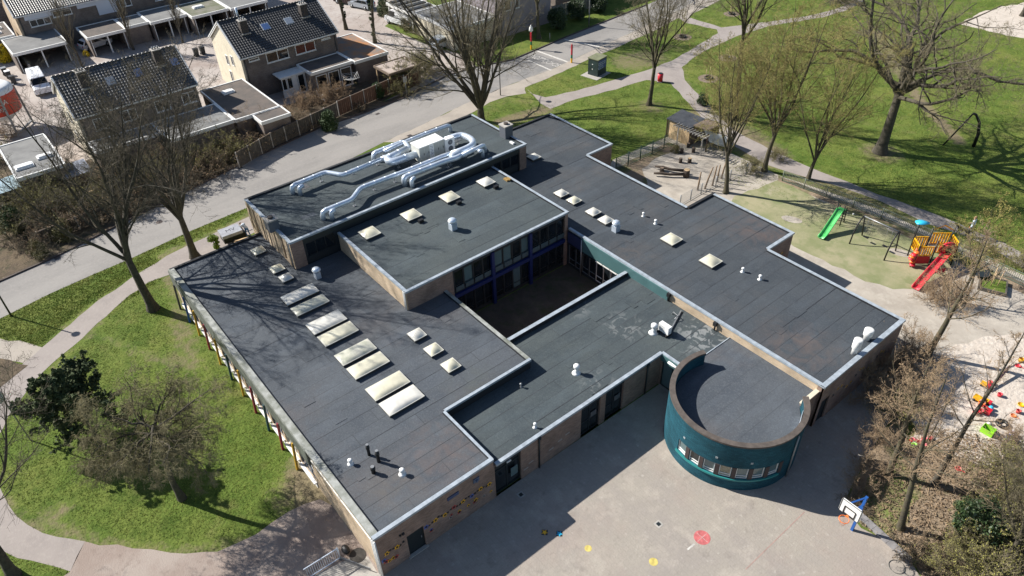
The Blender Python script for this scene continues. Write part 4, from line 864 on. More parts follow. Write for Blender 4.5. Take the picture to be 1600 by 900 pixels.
# ================================================================ ROOFTOP VENTILATION
Zd = H5+0.55
vent = thing('ventilation_unit', 'white ventilation unit with bright galvanised ducts on the upper flat roof', 'ventilation unit', at(672, 240, H5-PZ)+(H5-PZ,))
VX, VY, VZ = vent.location
def L3(pts): return [(p[0]-VX, p[1]-VY, p[2]-VZ) for p in pts]
def duct(pts, r, drop0=False, drop1=False, zz=Zd):
    q = [at(p[0], p[1], zz)+(zz,) for p in pts]
    # square the run to the roof: keep it along y except at the bends
    if drop0: q = [(q[0][0], q[0][1], H5-PZ)]+q
    if drop1: q = q+[(q[-1][0], q[-1][1], H5-PZ)]
    out = [Vector(q[0])]
    for a, b_, c in zip(q[:-2], q[1:-1], q[2:]):
        a, b_, c = Vector(a), Vector(b_), Vector(c); rr = min(r*1.6, (b_-a).length*.45, (c-b_).length*.45)
        p1 = b_+(a-b_).normalized()*rr; p2 = b_+(c-b_).normalized()*rr
        out += [p1, (p1+p2)*.25+b_*.5, p2]
    out.append(Vector(q[-1]))
    m = MB(); m.tube(L3(out), r, 14); 
    for a, b_ in zip(out[:-1], out[1:]):
        L = (b_-a).length
        if L > 1.2:
            for k in range(int(L/1.2)+1):
                c = a+(b_-a)*((k+.02)/(int(L/1.2)+1)); e = c+(b_-a).normalized()*0.05; m.tube(L3([c, e]), r*1.07, 14)
    m.build('duct', GALV, vent)
duct([(455, 291), (509, 269), (535, 274), (596, 249)], 0.20, True)
duct([(467, 293), (474, 290)], 0.18, True)
duct([(596, 249), (611, 243), (640, 233), (634, 224), (629, 222), (583, 240)], 0.22, False, True)
duct([(650, 241), (612, 254), (603, 249), (636, 233)], 0.32)
duct([(600, 237), (626, 225), (660, 211), (703, 195)], 0.19, False, True)
duct([(503, 331), (550, 312), (563, 294), (638, 266), (690, 245), (705, 240)], 0.20, True)
duct([(517, 331), (523, 328)], 0.18, True)
duct([(631, 278), (636, 275), (695, 252), (716, 246), (722, 240)], 0.23, True)
duct([(643, 281), (648, 278)], 0.18, True)
duct([(722, 243), (757, 226)], 0.19, False, True)
duct([(748, 237), (754, 234)], 0.15, False, True)
duct([(696, 219), (720, 210), (737, 217), (741, 225), (730, 232), (706, 241)], 0.28)
# junction box where ducts meet
q = at(711, 243, Zd); m = MB(); m.tube(L3([(q[0], q[1]-.5, Zd), (q[0], q[1]-.35, Zd), (q[0], q[1]+.5, Zd), (q[0], q[1]+.65, Zd)]), [0.2, 0.36, 0.36, 0.2], 14); m.build('junction_drum', GALV, vent)
for (px, py) in ((502, 284), (551, 272), (590, 258), (554, 322), (585, 297), (617, 285), (640, 270), (700, 262), (704, 258), (623, 262), (727, 245), (745, 232), (716, 225), (600, 243)):
    q = at(px, py, H5-PZ); m = MB(); m.box(q[0]-.12-VX, q[0]+.12-VX, q[1]-.12-VY, q[1]+.12-VY, 0, 0.06); m.tube(L3([(q[0], q[1], H5-PZ), (q[0], q[1], Zd-.15)]), 0.03, 6); m.build('duct_support', GREYM, vent)
ax0, ax1, ay0, ay1 = -28.0-VX, -26.75-VX, 20.95-VY, 23.45-VY
m = MB(); m.box(ax0, ax1, ay0, ay1, 0.12, 1.45, 0); m.box(ax0+.05, ax1-.05, ay0+.05, ay1-.05, 0, 0.12, 1); m.build('casing', [mat('pale_unit_casing', (0.60, 0.60, 0.55), 0.5, var=0.08, vscale=3), BLACK], vent)
for k in range(3):
    m = MB(); m.box(ax0-.05, ax1+.05, ay0-.05+k*(ay1-ay0+.1)/3+.01, ay0-.05+(k+1)*(ay1-ay0+.1)/3-.01, 1.452, 1.51); m.build('roof_panel', WHITEP, vent)
for k, (y0_, y1_) in enumerate(((.05, .5), (.55, .98), (1.5, 1.95), (2.0, 2.45))):
    m = MB(); m.box(ax1, ax1+.02, ay0+y0_, ay0+y1_, 0.2, 1.38); o = m.build('access_panel', mat('panel_grey', (0.42, 0.42, 0.39), 0.5), vent)
    m = MB(); m.box(ax1+.021, ax1+.04, ay0+y1_-.08, ay0+y1_-.04, 0.7, 0.9); m.build('latch', BLACK, o)
m = MB(); m.box(ax1+.001, ax1+.018, ay0+1.03, ay0+1.42, 0.2, 1.4); m.build('label_plate', WHITEP, vent)
for k in range(8):                      # upright row of dark letter marks, unreadable at this distance
    m = MB(); z = 0.28+k*0.135; m.box(ax1+.019, ax1+.024, ay0+1.12, ay0+1.34, z, z+.025); m.box(ax1+.019, ax1+.024, ay0+(1.12 if k % 2 else 1.31), ay0+(1.15 if k % 2 else 1.34), z+.026, z+.09)
    m.build('label_mark', mat('navy_mark', (0.02, 0.03, 0.10), 0.5), vent)
# outdoor fan unit with two fans
q = at(694, 222, H5+.5); fx, fy = -26.85-VX, 24.0-VY
m = MB(); m.box(fx-.18, fx+.18, fy-.5, fy+.5, 0.1, 1.35); m.box(fx-.15, fx+.15, fy-.4, fy+.4, 0, .1); fu = m.build('fan_unit', WHITEP, vent)
for zz in (0.42, 1.0):
    m = MB(); n = 16; v = [(fx+.185, fy+.05+.24*math.cos(2*math.pi*k/n), zz+.24*math.sin(2*math.pi*k/n)) for k in range(n)]; v2 = [(fx+.19, fy+.05+.06*math.cos(2*math.pi*k/n), zz+.06*math.sin(2*math.pi*k/n)) for k in range(n)]
    m.add(v, [tuple(range(n))], 0); m.add(v2, [tuple(range(n))], 1); m.build('fan', [mat('fan_dark', (0.12, 0.13, 0.15), 0.5), GREYM], fu)
# ================================================================ HOUSES AND GARDENS ACROSS THE STREET
def tiles(xe, xr, ze, zr, y0, y1, m, root, rev=False):
    """overlapping pantiles on one slope, as one counted-out mesh"""
    L = math.hypot(xr-xe, zr-ze); rows = max(3, int(L/0.34)); cols = int((y1-y0)/0.30)
    ux, uz = (xr-xe)/L, (zr-ze)/L; nx, nz = -uz, ux
    if nz < 0: nx, nz = -nx, -nz
    prof = np.array([0.0, 0.045, 0.055, 0.0]); pw = np.array([0.0, 0.3, 0.65, 1.0])
    r, c, k = np.meshgrid(np.arange(rows), np.arange(cols), np.arange(4), indexing='ij')
    rp_, cp_ = L/rows, (y1-y0)/cols; V = []
    for s, lift in ((0.0, 0.05), (1.12, 0.0), (0.0, 0.0)):
        d = (r+s)*rp_; h = (prof[k]*(0 if False else 1)+lift)*(1 if lift or s else 0)
        V.append(np.stack([xe+ux*d+nx*h, y0+(c+pw[k])*cp_, ze+uz*d+nz*h], -1))
    v = np.stack(V, 3).reshape(-1, 3)      # r,c,k,s
    base = (np.arange(rows*cols)*12)[:, None]
    f = []
    for kk in range(3):
        for s0, s1 in ((0, 1), (2, 0)):
            q = [kk*3+s0, (kk+1)*3+s0, (kk+1)*3+s1, kk*3+s1]
            f.append(base+np.array(q if ux < 0 else q[::-1])[None, :])
    me = npmesh('roof_tiles', v, np.concatenate(f), m, smooth=False)
    return put('roof_tiles', me, root, kind='stuff')
def house(label, xe, xr, y0, y1, ze, zr, tm, gable=CREAM, front=BRICKH, cat='house'):
    root = thing('house', label, cat, (xe, y0, 0)); O = Vector((xe, y0, 0))
    w = 2*(xe-xr); e = 0.35; Lw = y1-y0
    def gab(a, b, m, nm):
        q = MB(); P5 = [(-e, a, -.05), (-w+e, a, -.05), (-w+e, a, ze-0.12), (-w/2, a, zr-0.14), (-e, a, ze-0.12)]
        n = 5; v = P5+[(x, b, z) for x, y, z in P5]
        q.add(v, [tuple(range(n)), tuple(range(n, 2*n))[::-1]]+[(i, n+i, n+(i+1) % n, (i+1) % n) for i in range(n)]); return q.build(nm, m, root)
    g = gab(0.2, 0.45, gable, 'gable_wall'); gab(Lw-.45, Lw-.2, front, 'gable_wall')
    q = MB(); q.box(-e-.3, -e-.004, .46, Lw-.46, -.05, ze-.15); q.build('front_wall', front, root)
    q = MB(); q.box(-w+e+.004, -w+e+.3, .46, Lw-.46, -.05, ze-.15); q.build('back_wall', front, root)
    q = MB()
    for s in (0, 1):
        xx = (0, -w)[s]; q.add([(xx, 0, ze-.14), (xx, Lw, ze-.14), (-w/2, Lw, zr-.14), (-w/2, 0, zr-.14), (xx, 0, ze-.03), (xx, Lw, ze-.03), (-w/2, Lw, zr-.03), (-w/2, 0, zr-.03)],
              [(3,2,1,0),(4,5,6,7),(0,1,5,4),(1,2,6,5),(2,3,7,6),(3,0,4,7)])
    q.build('roof_deck', DARKB, root)
    tiles(0, -w/2, ze, zr, 0.05, Lw-.05, tm, root); tiles(-w, -w/2, ze, zr, 0.05, Lw-.05, tm, root)
    for i in range(int(Lw/0.4)):
        q = MB(); q.tube([(-w/2, i*.4+.02, zr+.04), (-w/2, i*.4+.41, zr+.055)], [0.11, 0.12], 8); q.build('ridge_tile', tm, root)
    for yy in (0.0, Lw-.12):
        for s in (0, 1):
            q = MB(); a = (0, -w)[s]; q.bar((a, yy+.06, ze-.06), (-w/2, yy+.06, zr-.06), 0.12, 0.3); q.build('barge_board', WHITE, root)
    q = MB(); q.box(-.05, .08, 0, Lw, ze-.2, ze-.04); q.build('gutter', WHITE, root)
    for yy in (0.6, Lw-.5):
        q = MB(); q.tube([(-e+.06, yy, ze-.15), (-e+.06, yy, 0)], 0.05, 6); q.build('downpipe', DOORB, root)
    root['_w'] = w; return root
def on_slope(root, xe, xr, ze, zr, px, py):
    """where a sight line meets the front slope"""
    d = ray(px, py); n = np.array([-(zr-ze), 0, (xr-xe)]) ; p0 = np.array([xe, 0, ze]); t = ((p0-CP)@n)/(d@n); return CP+t*d
def slope_box(root, geo, px, py, lx, ly, h, m, name, sub=None):
    xe, xr, ze, zr = geo; q = on_slope(root, xe, xr, ze, zr, px, py)-np.array(root.location); L = math.hypot(xr-xe, zr-ze); ux, uz = (xr-xe)/L, (zr-ze)/L; nx, nz = uz, -ux
    def pt(a, b, c): return (q[0]+ux*a+nx*c, q[1]+b, q[2]+uz*a+nz*c)
    b = MB(); v = [pt(a, bb, c) for c in (-.05, h) for a, bb in ((-lx/2, -ly/2), (lx/2, -ly/2), (lx/2, ly/2), (-lx/2, ly/2))]
    F = [(0,1,2,3),(7,6,5,4),(4,5,1,0),(5,6,2,1),(6,7,3,2),(7,4,0,3)]
    b.add(v, F); o = b.build(name, m, root)
    if sub:
        b = MB(); v = [pt(a, bb, c) for c in (h, h+.02) for a, bb in ((-lx/2+.08, -ly/2+.08), (lx/2-.08, -ly/2+.08), (lx/2-.08, ly/2-.08), (-lx/2+.08, ly/2-.08))]; b.add(v, F); b.build(sub[0], sub[1], o)
    return o
def hchimney(root, geo, px, py, h=1.5, sx=0.75, sy=0.85):
    xe, xr, ze, zr = geo; q = on_slope(root, xe, xr, ze, zr, px, py)-np.array(root.location); zt = q[2]+h
    b = MB(); b.box(q[0]-sx/2-.3, q[0]+sx/2-.3, q[1]-sy/2, q[1]+sy/2, q[2]-1.0, zt); o = b.build('chimney', mat('chimney_brick', (0.065, 0.055, 0.05), 0.9, var=0.2, vscale=5), root)
    b = MB(); b.box(q[0]-sx/2-.36, q[0]+sx/2-.24, q[1]-sy/2-.06, q[1]+sy/2+.06, zt, zt+.08); b.build('chimney_cap', CONC, o)
    for k in range(3):
        b = MB(); b.cyl(q[0]-.3, q[1]-.26+k*.26, zt+.08, zt+.34, .09, .08, 8); b.build('chimney_pot', GREYM, o)
    b = MB(); b.box(q[0]-sx/2-.5, q[0]+sx/2-.1, q[1]-sy/2-.12, q[1]+sy/2+.12, q[2]-1.0, q[2]-.0+.05); b.build('lead_flashing', GREYM, o)
def hwin(root, x, y0, y1, z0, z1, n=1, m=WHITE, g=GLASS, open_=False):
    """window on the +x face at world x"""
    L = root.location; b = MB(); X = x-L.x; a, c = y0-L.y, y1-L.y; fw = 0.08
    for (p, q, lo, hi) in ((a, a+fw, z0, z1), (c-fw, c, z0, z1), (a+fw, c-fw, z0, z0+fw), (a+fw, c-fw, z1-fw, z1)): b.box(X-.02, X+.06, p, q, lo, hi)
    for k in range(n-1):
        yy = a+(c-a)*(k+1)/n; b.box(X-.02, X+.06, yy-fw/2, yy+fw/2, z0+fw, z1-fw)
    w = b.build('window', m, root); b = MB(); b.box(X-.01, X+.02, a+.05, c-.05, z0+.05, z1-.05); b.build('pane', g, w)
    b = MB(); b.box(X-.02, X+.12, a-.05, c+.05, z0-.07, z0-.005); b.build('sill', m, w); return w
def ywin(root, y, x0, x1, z0, z1, n=1, m=WHITE, g=GLASS):
    L = root.location; b = MB(); Y = y-L.y; a, c = x0-L.x, x1-L.x; fw = 0.08
    for (p, q, lo, hi) in ((a, a+fw, z0, z1), (c-fw, c, z0, z1), (a+fw, c-fw, z0, z0+fw), (a+fw, c-fw, z1-fw, z1)): b.box(p, q, Y-.06, Y+.02, lo, hi)
    w = b.build('window', m, root); b = MB(); b.box(a+.05, c-.05, Y-.02, Y+.01, z0+.05, z1-.05); b.build('pane', g, w); return w
ZE, ZR = 5.2, 8.1
e1, r1 = at(115.5, 186, ZE), at(79.5, 121.5, ZR); e1r = at(310, 131, ZE)
g1 = (e1[0], r1[0], ZE, ZR)
h1 = house('semi-detached house with glossy grey tiled roof behind the two bare street trees', e1[0], r1[0], e1[1], e1r[1], ZE, ZR, TILEL)
for px, py in ((136, 137), (252, 102)): hchimney(h1, g1, px, py, 1.6)
slope_box(h1, g1, 173, 127, 1.1, 0.9, .08, GREYM, 'roof_window', ('pane', mat('pale_roof_glass', (0.30, 0.34, 0.40), 0.1, spec=1)))
slope_box(h1, g1, 216, 114, 1.1, 0.9, .08, DOORB, 'roof_window', ('pane', ROOFGL)); slope_box(h1, g1, 273, 97, 1.1, 0.9, .08, DOORB, 'roof_window', ('pane', ROOFGL))
xf = e1[0]-.35+.0
for a in (1.5, 4.2, 7.6, 10.4): hwin(h1, xf, e1[1]+a, e1[1]+a+1.5, 3.3, 4.5, 2)
ywin(h1, e1[1]+.2, e1[0]-4.6, e1[0]-3.9, 3.2, 4.4); ywin(h1, e1[1]+.2, e1[0]-5.0, e1[0]-4.2, 0.8, 2.1)
e2, r2 = at(374, 92, ZE), at(336, 36, ZR); e2r = at(529, 49, ZE); g2 = (e2[0], r2[0], ZE, ZR)
h2 = house('semi-detached house with dark pantile roof, two chimneys and cream gable wall', e2[0], r2[0], e2[1], e2r[1], ZE, ZR, TILE)
for px, py in ((384, 52), (477, 26)): hchimney(h2, g2, px, py, 1.4)
slope_box(h2, g2, 415, 42, 1.0, 1.0, .08, WHITE, 'roof_window', ('pane', ROOFGL)); slope_box(h2, g2, 451, 33, 1.0, 1.0, .08, WHITE, 'roof_window', ('pane', _M['pale_roof_glass']))
q = on_slope(h2, *g2, 374, 26); b = MB(); b.tube([(r2[0]-e2[0]-.6, q[1]-e2[1], ZR-.5), (r2[0]-e2[0]-.6, q[1]-e2[1], ZR+.9)], .14, 10); b.build('flue_pipe', GALV, h2)
xf = e2[0]-.35
for (pa, pb, n, gl) in (((389, 97), (404, 88), 1, GLASS), ((418, 99), (449, 75), 2, GLASS), ((463, 86), (491, 65), 2, mat('red_curtain_glass', (0.10, 0.02, 0.012), 0.3)), ((502, 63), (515, 54), 1, GLASS)):
    a = onx(pa[0], pa[1], xf); c = onx(pb[0], pb[1], xf); zt = ZE-.35
    hwin(h2, xf, a[0], c[0], max(a[1], 2.9), zt if n == 2 else zt-.1, n, WHITE, gl)
for (a, z0, z1) in ((-3.2, 3.4, 4.6), (-4.9, 3.0, 4.2), (-4.9, .9, 2.3)): ywin(h2, e2[1]+.2, e2[0]+a-.35, e2[0]+a+.35, z0, z1)
def flat(label, x0, x1, y0, y1, z, roofm=GREYR, wallm=BRICKH, fm=WHITE, name='garage', cat='garage', openx=False, posts=False, group=None, fh=0.32, domes=()):
    root = thing(name, label, cat, (x1, y0, 0), group=group); w, l = x1-x0, y1-y0
    b = MB(); b.box(-w, 0, 0, l, z-.14, z-.03); b.build('roof', roofm, root)
    for nm, bx_ in (('f', (-w-.05, .05, -.05, .1)), ('b', (-w-.05, .05, l-.1, l+.05)), ('r', (-.1, .05, .101, l-.101)), ('l', (-w-.05, -w+.1, .101, l-.101))):
        b = MB(); b.box(*bx_, z-fh, z+.04); b.build('fascia', fm, root)
    if posts:
        for px_ in (-w+.2, -.2):
            for py_ in (.2, l-.2): b = MB(); b.box(px_-.06, px_+.06, py_-.06, py_+.06, 0, z-.14); b.build('post', posts if not isinstance(posts, bool) else WHITE, root)
    else:
        b = MB(); b.box(-w+.1, -.1, .08, .28, -.05, z-.15); b.box(-w+.1, -.1, l-.28, l-.08, -.05, z-.15); b.box(-w+.1, -w+.3, .285, l-.285, -.05, z-.15)
        if not openx: b.box(-.3, -.1, .285, l-.285, -.05, z-.15)
        b.build('wall', wallm, root)
        if openx:
            n = max(1, round(l/3.2))
            for k in range(n+1): b = MB(); yy = .3+(l-.6)*k/n; b.box(-.25, -.1, yy-.08, yy+.08, 0, z-.15); b.build('door_post', WHITE, root)
    for (dx, dy, sx, sy) in domes:
        b = MB(); b.box(-dx-sx/2, -dx+sx/2, dy-sy/2, dy+sy/2, z-.05, z+.14); b.box(-dx-sx/2+.12, -dx+sx/2-.12, dy-sy/2+.12, dy+sy/2-.12, z+.14, z+.24); b.build('skylight', WHITEP, root)
    return root
flat('brown gravel-roofed garage joining the two semi-detached houses', -61.8, -52.05, 14.45, 19.4, 2.8, GRAVELR, domes=((7.2, 2.2, .9, 1.3),))
flat('low brown-roofed extension reaching the garden fence', -52.0, -49.75, 16.3, 19.5, 2.75, GRAVELR)
flat('long flat extension with white fascia half hidden by the bare street trees', -57.3, -54.6, 1.3, 7.6, 2.8, GREYR, name='house_extension', cat='extension')
flat('flat grey extension between the tree crowns and the brown roof', -57.3, -52.1, 7.75, 14.3, 2.85, GREYR, name='house_extension', cat='extension')
c2 = flat('shaded extension with glass doors under the dark pantile roof', -61.3, -57.7, 26.0, 31.4, 2.8, GRAVELR, name='house_extension', cat='extension')
for k in range(3): hwin(c2, -57.72, 26.5+k*1.6, 27.9+k*1.6, .1, 2.3, 1)
flat('mossy flat garage with orange leaves on its roof beside the ivy trunk', -66.0, -57.35, 31.6, 36.2, 2.75, mat('rusty_mossy_roof', (0.16, 0.15, 0.14), 0.9, col2=(0.36, 0.16, 0.06), vscale=0.6))
cn = thing('conservatory', 'white conservatory with open glass doors behind the dark pantiled house', 'conservatory', (-59.6, 23.0, 0))
b = MB(); b.box(-1.9, 0.1, -.1, 5.0, 2.35, 2.5); b.build('roof', WHITE, cn)
b = MB(); b.box(-.12, 0, 0, 1.39, 0, .85); b.build('wall', WHITE, cn); b = MB(); b.box(-.12, 0, 1.4, 2.0, 0, 2.3); b.build('wall', WHITE, cn)
for k, (a, c, z0) in enumerate(((0.05, .65, .9), (.7, 1.38, .9), (2.05, 2.9, .1), (2.95, 4.0, .1), (4.05, 4.9, .1))): hwin(cn, -59.62, 23+a, 23+c, z0, 2.3)
flat('small garden canopy on wooden posts with a pale flat roof', -55.6, -52.2, 33.1, 37.4, 2.35, mat('pale_canopy_roof', (0.36, 0.30, 0.26), 0.9, var=.15, vscale=1), fm=WOOD, name='garden_canopy', cat='canopy', posts=WOODP, fh=.2)
f5 = flat('flat-roofed house part with white edging and two skylights at the left edge', -62.3, -54.0, -5.8, -1.6, 2.9, GREYR, BRICKH, name='flat_roofed_annex', cat='annex', domes=((2.0, 1.1, .9, 1.6), (2.9, 3.1, .8, 1.4)))
flat('light grey double carport nearest the yellow flowering bush', -96.8, -90.0, 0.9, 7.35, 2.6, GREYR, openx=True, name='carport', cat='carport', group='carports across the estate')
flat('brown-roofed carport with a white car parked under it', -94.8, -89.4, 9.7, 14.6, 2.6, GRAVELR, openx=True, name='carport', cat='carport', group='carports across the estate')
flat('brick garage right of the white car, behind a bare columnar tree', -94.6, -90.2, 14.75, 17.9, 2.6, GREYR, wallm=BRICKH, group='carports across the estate')
flat('wide grey carport with white posts in the middle of the row', -95.2, -89.4, 18.0, 22.9, 2.65, GREYR, openx=True, name='carport', cat='carport', group='carports across the estate')
flat('mossy garage with one white skylight on its roof', -94.2, -87.6, 23.1, 28.3, 2.65, mat('mossy_grey_roof', (0.19, 0.18, 0.15), .9, col2=(.11, .12, .07), vscale=.7), openx=True, group='carports across the estate', domes=((3.5, 2.2, .9, 1.5),))
flat('pale grey garage right of the skylit one, above the flue pipe', -93.5, -87.0, 28.5, 34.0, 2.7, GREYR, openx=True, group='carports across the estate')
flat('brown flat roof with two white skylights in the far left corner', -104.0, -97.2, -3.5, 2.6, 2.8, GRAVELR, domes=((2.2, 4.2, .9, 1.6), (4.2, 4.6, .9, 1.6)), name='flat_roofed_annex', cat='annex')
h3 = house('terraced row of houses behind the carports at the top left', -96.2, -100.6, 3.2, 34.0, 5.2, 7.6, TILE, BRICKL, BRICKH)
for (a, c, z0, z1, n) in ((1.6, 4.2, 3.4, 4.3, 3), (4.6, 7.0, 4.0, 4.8, 2), (13.2, 14.8, 3.4, 4.6, 2), (18, 20, 3.2, 4.6, 2), (22.5, 25, 3.2, 4.6, 3), (27, 29, 3.3, 4.6, 2)): hwin(h3, -96.53, 3.2+a, 3.2+c, z0, z1, n)
for bb in ((1.2, 4.5, 4.35, 4.95), (7.8, 10.19, 4.4, 5.0), (10.2, 13.0, 3.0, 5.0)):
    b = MB(); b.box(-.34, -.26, *bb); b.build('white_cladding', mat('pale_blue_cladding', (0.62, 0.66, 0.74), .6), h3)
house('second terrace of roofs beyond, cut by the top left corner', -110.5, -115.0, -12.0, 30.0, 5.2, 7.6, TILE, BRICKL, BRICKH)
# houses on the far right of the side road
n1 = flat('white-edged open carport with dark beams and a camper under it', -73.4, -67.0, 45.9, 50.2, 2.75, GREYR, name='carport', cat='carport', posts=True)
for k in range(4):
    b = MB(); b.box(-6.3+k*1.5, -5.6+k*1.5, 0.5, 4.2, 2.76, 2.84); b.build('roof_opening', BLACK, n1)
flat('low beige-walled bungalow wing with a flat grey roof by the side road', -66.8, -57.8, 46.2, 53.6, 2.9, GREYR, CREAM, name='bungalow', cat='bungalow', domes=((4, 3, .8, .8),))
n3 = flat('tall plain-walled house standing over the shaded grass verge', -67.5, -57.2, 53.9, 62.8, 5.8, GREYR, mat('shaded_grey_wall', (0.27, 0.24, 0.26), .85, var=.1, vscale=1), name='apartment_house', cat='house')
for k, (a, c) in enumerate(((54.4, 55.6), (56.3, 57.0))): hwin(n3, -57.29, a, c, 3.4, 4.8)
flat('flat roofed house further along the street at the top edge', -72, -60.5, 66.5, 82, 5.6, GREYR, BRICKH, name='apartment_house', cat='house')
# ---- fences
def fence(label, pts, h, m, step=1.8, name='garden_fence', postm=CONC, boards=7):
    o0 = pts[0]; root = thing(name, label, 'fence', (o0[0], o0[1], 0))
    for a, b_ in zip(pts[:-1], pts[1:]):
        d = math.hypot(b_[0]-a[0], b_[1]-a[1]); n = max(1, round(d/step)); ux, uy = (b_[0]-a[0])/d, (b_[1]-a[1])/d
        for k in range(n):
            s0, s1 = d*k/n, d*(k+1)/n; p = (a[0]+ux*s0-o0[0], a[1]+uy*s0-o0[1]); q = (a[0]+ux*s1-o0[0], a[1]+uy*s1-o0[1])
            b = MB()
            for j in range(boards):
                t0, t1 = (j+.04)/boards, (j+.96)/boards; off = .012*(j % 2)
                b.bar((p[0]+(q[0]-p[0])*t0-uy*off, p[1]+(q[1]-p[1])*t0+ux*off, h/2), (p[0]+(q[0]-p[0])*t1-uy*off, p[1]+(q[1]-p[1])*t1+ux*off, h/2), 0.025, h-.1)
            b.build('fence_panel', m, root)
            b = MB(); b.box(p[0]-.05, p[0]+.05, p[1]-.05, p[1]+.05, 0, h+.06); b.build('fence_post', postm, root)
            b = MB(); b.bar((p[0]+ux*.06, p[1]+uy*.06, h), (q[0]-ux*.06, q[1]-uy*.06, h), 0.07, 0.04); b.build('fence_cap', WOOD, root)
    return root
fence('grey weathered board fence along the planted strip by the street', [(-47.4, 12.2), (-49.0, 16.6), (-49.7, 20.0), (-50.9, 25.4)], 1.7, WOODG)
fence('red-brown board fence behind the rotary dryer and canopy', [(-51.0, 25.5), (-52.25, 32.9), (-51.9, 36.9)], 1.75, WOODF)
fence('low dark fence hidden in the shrubs left of the white-trimmed house', [(-46.2, -6.5), (-46.8, 0), (-47.2, 5.5)], 1.3, WOODG)
fence('pale trellis fence standing beside the shaded hedge near the street', [at(862, 30), at(905, 18), at(940, 8)], 1.8, mat('pale_trellis', (.3, .28, .24), .8), boards=4)
fence('wooden fence between the garage and the garden canopy', [(-57.2, 36.3), (-53.2, 38.0)], 1.5, WOODF)
gw = thing('garden_wall', 'low pale wall end sticking out in front of the left carport', 'wall', at(18, 48)+(0,)); 
b = MB(); p_, q_ = at(33, 93), at(50, 112); b.bar((p_[0]-gw.location.x, p_[1]-gw.location.y, .5), (q_[0]-gw.location.x, q_[1]-gw.location.y, .5), .25, 1.0); b.build('wall', CONC, gw)
# glass greenhouse roof and shed among the shrubs
gh = thing('greenhouse', 'lean-to with translucent panels under the shrubs at the left edge', 'greenhouse', at(25, 318)+(0,))
b = MB(); b.box(-1.2, 1.2, -2.0, 1.0, 0, 1.9); b.build('frame', _M['dark_infill'] , gh)
b = MB(); b.add([(-1.3, -2.1, 1.95), (1.3, -2.1, 1.95), (1.3, 1.1, 1.95), (-1.3, 1.1, 1.95), (-1.3, -2.1, 2.2), (1.3, -2.1, 2.0), (1.3, 1.1, 2.0), (-1.3, 1.1, 2.2)], [(3,2,1,0),(4,5,6,7),(0,1,5,4),(1,2,6,5),(2,3,7,6),(3,0,4,7)]); b.build('roof', mat('translucent_panel', (.32, .42, .46), .3), gh)
gh = thing('garden_shed', 'small shed with pale blue-grey felt roof between the two street trees', 'shed', at(128, 290)+(0,))
b = MB(); b.box(-1.4, 1.4, -1.1, 1.1, 0, 1.8); b.build('wall', WOOD, gh); b = MB(); b.box(-1.55, 1.55, -1.25, 1.25, 1.8, 1.9); b.build('roof', mat('blue_grey_felt', (.17, .19, .24), .8), gh)
gt = thing('wooden_table', 'bright new wood table top catching sun among the dark shrubs', 'table', at(146, 306)+(0,))
b = MB(); b.box(-.5, .5, -.7, .7, .72, .78); b.build('tabletop', mat('new_pine', (.62, .42, .22), .7), gt)
for sx in (-.42, .42):
    for sy in (-.6, .6): b = MB(); b.box(sx-.04, sx+.04, sy-.04, sy+.04, 0, .72); b.build('leg', WOODP, gt)
# rotary dryer, garden chairs
rd = thing('clothes_dryer', 'folding rotary clothes dryer open behind the red-brown fence', 'clothes dryer', at(552, 142)+(0,))
b = MB(); b.tube([(0, 0, 0), (0, 0, 1.7)], .04, 8); b.build('pole', GREYM, rd)
for k in range(4):
    a = k*math.pi/2+.4; b = MB(); b.tube([(0, 0, 1.3), (1.3*math.cos(a), 1.3*math.sin(a), 1.9)], .025, 6); b.build('arm', WHITE, rd)
b = MB()
for rr in (.4, .7, 1.0, 1.25):
    for k in range(4):
        a, c = k*math.pi/2+.4, (k+1)*math.pi/2+.4; z = 1.3+.6*rr/1.3; b.tube([(rr*math.cos(a), rr*math.sin(a), z), (rr*math.cos(c), rr*math.sin(c), z)], .012, 4)
b.build('washing_line', WHITE, rd)
for i, (px, py, lb) in enumerate(((508, 160, 'white garden chair on the terrace nearest the grey fence'), (500, 152, 'white garden chair standing by the bare garden bush'))):
    ch = thing('garden_chair', lb, 'garden chair', at(px, py)+(0,), .5+i)
    b = MB(); b.box(-.25, .25, -.25, .25, .4, .45); b.build('seat', WHITEP, ch); b = MB(); b.box(-.25, -.2, -.25, .25, .45, .9); b.build('backrest', WHITEP, ch)
    for sx in (-.22, .22):
        for sy in (-.22, .22): b = MB(); b.box(sx-.02, sx+.02, sy-.02, sy+.02, 0, .4); b.build('leg', WHITEP, ch)
# red silo
so = thing('mortar_silo', 'red and white cylindrical building-site silo on steel legs at the left edge', 'silo', at(16, 203)+(0,))
b = MB(); b.lathe(0, 0, [(.3, .9), (2.1, 2.3), (2.1, 4.9), (1.7, 5.2)], 28); b.build('tank', WHITEP, so)
b = MB(); n = 28
b.add([(2.12*math.cos(2*math.pi*k/n), 2.12*math.sin(2*math.pi*k/n), z) for z in (2.35, 4.5) for k in range(n)], [(k, (k+1) % n, n+(k+1) % n, n+k) for k in range(n)], 0, True)
b.build('red_band', mat('silo_red', (.52, .035, .012), .45), so)
for k in range(4):
    a = k*math.pi/2+.15; b = MB(); b.bar((2.2*math.cos(a), 2.2*math.sin(a), 4.6), (2.45*math.cos(a), 2.45*math.sin(a), 0), .22, .22); b.build('leg', GREYM, so)
b = MB(); b.bar((2.45*math.cos(.15), 2.45*math.sin(.15), .25), (2.45*math.cos(.15+math.pi/2), 2.45*math.sin(.15+math.pi/2), .25), .15); b.bar((2.45*math.cos(.15), 2.45*math.sin(.15), .25), (2.45*math.cos(.15-math.pi/2), 2.45*math.sin(.15-math.pi/2), .25), .15); b.build('base_frame', GREYM, so)
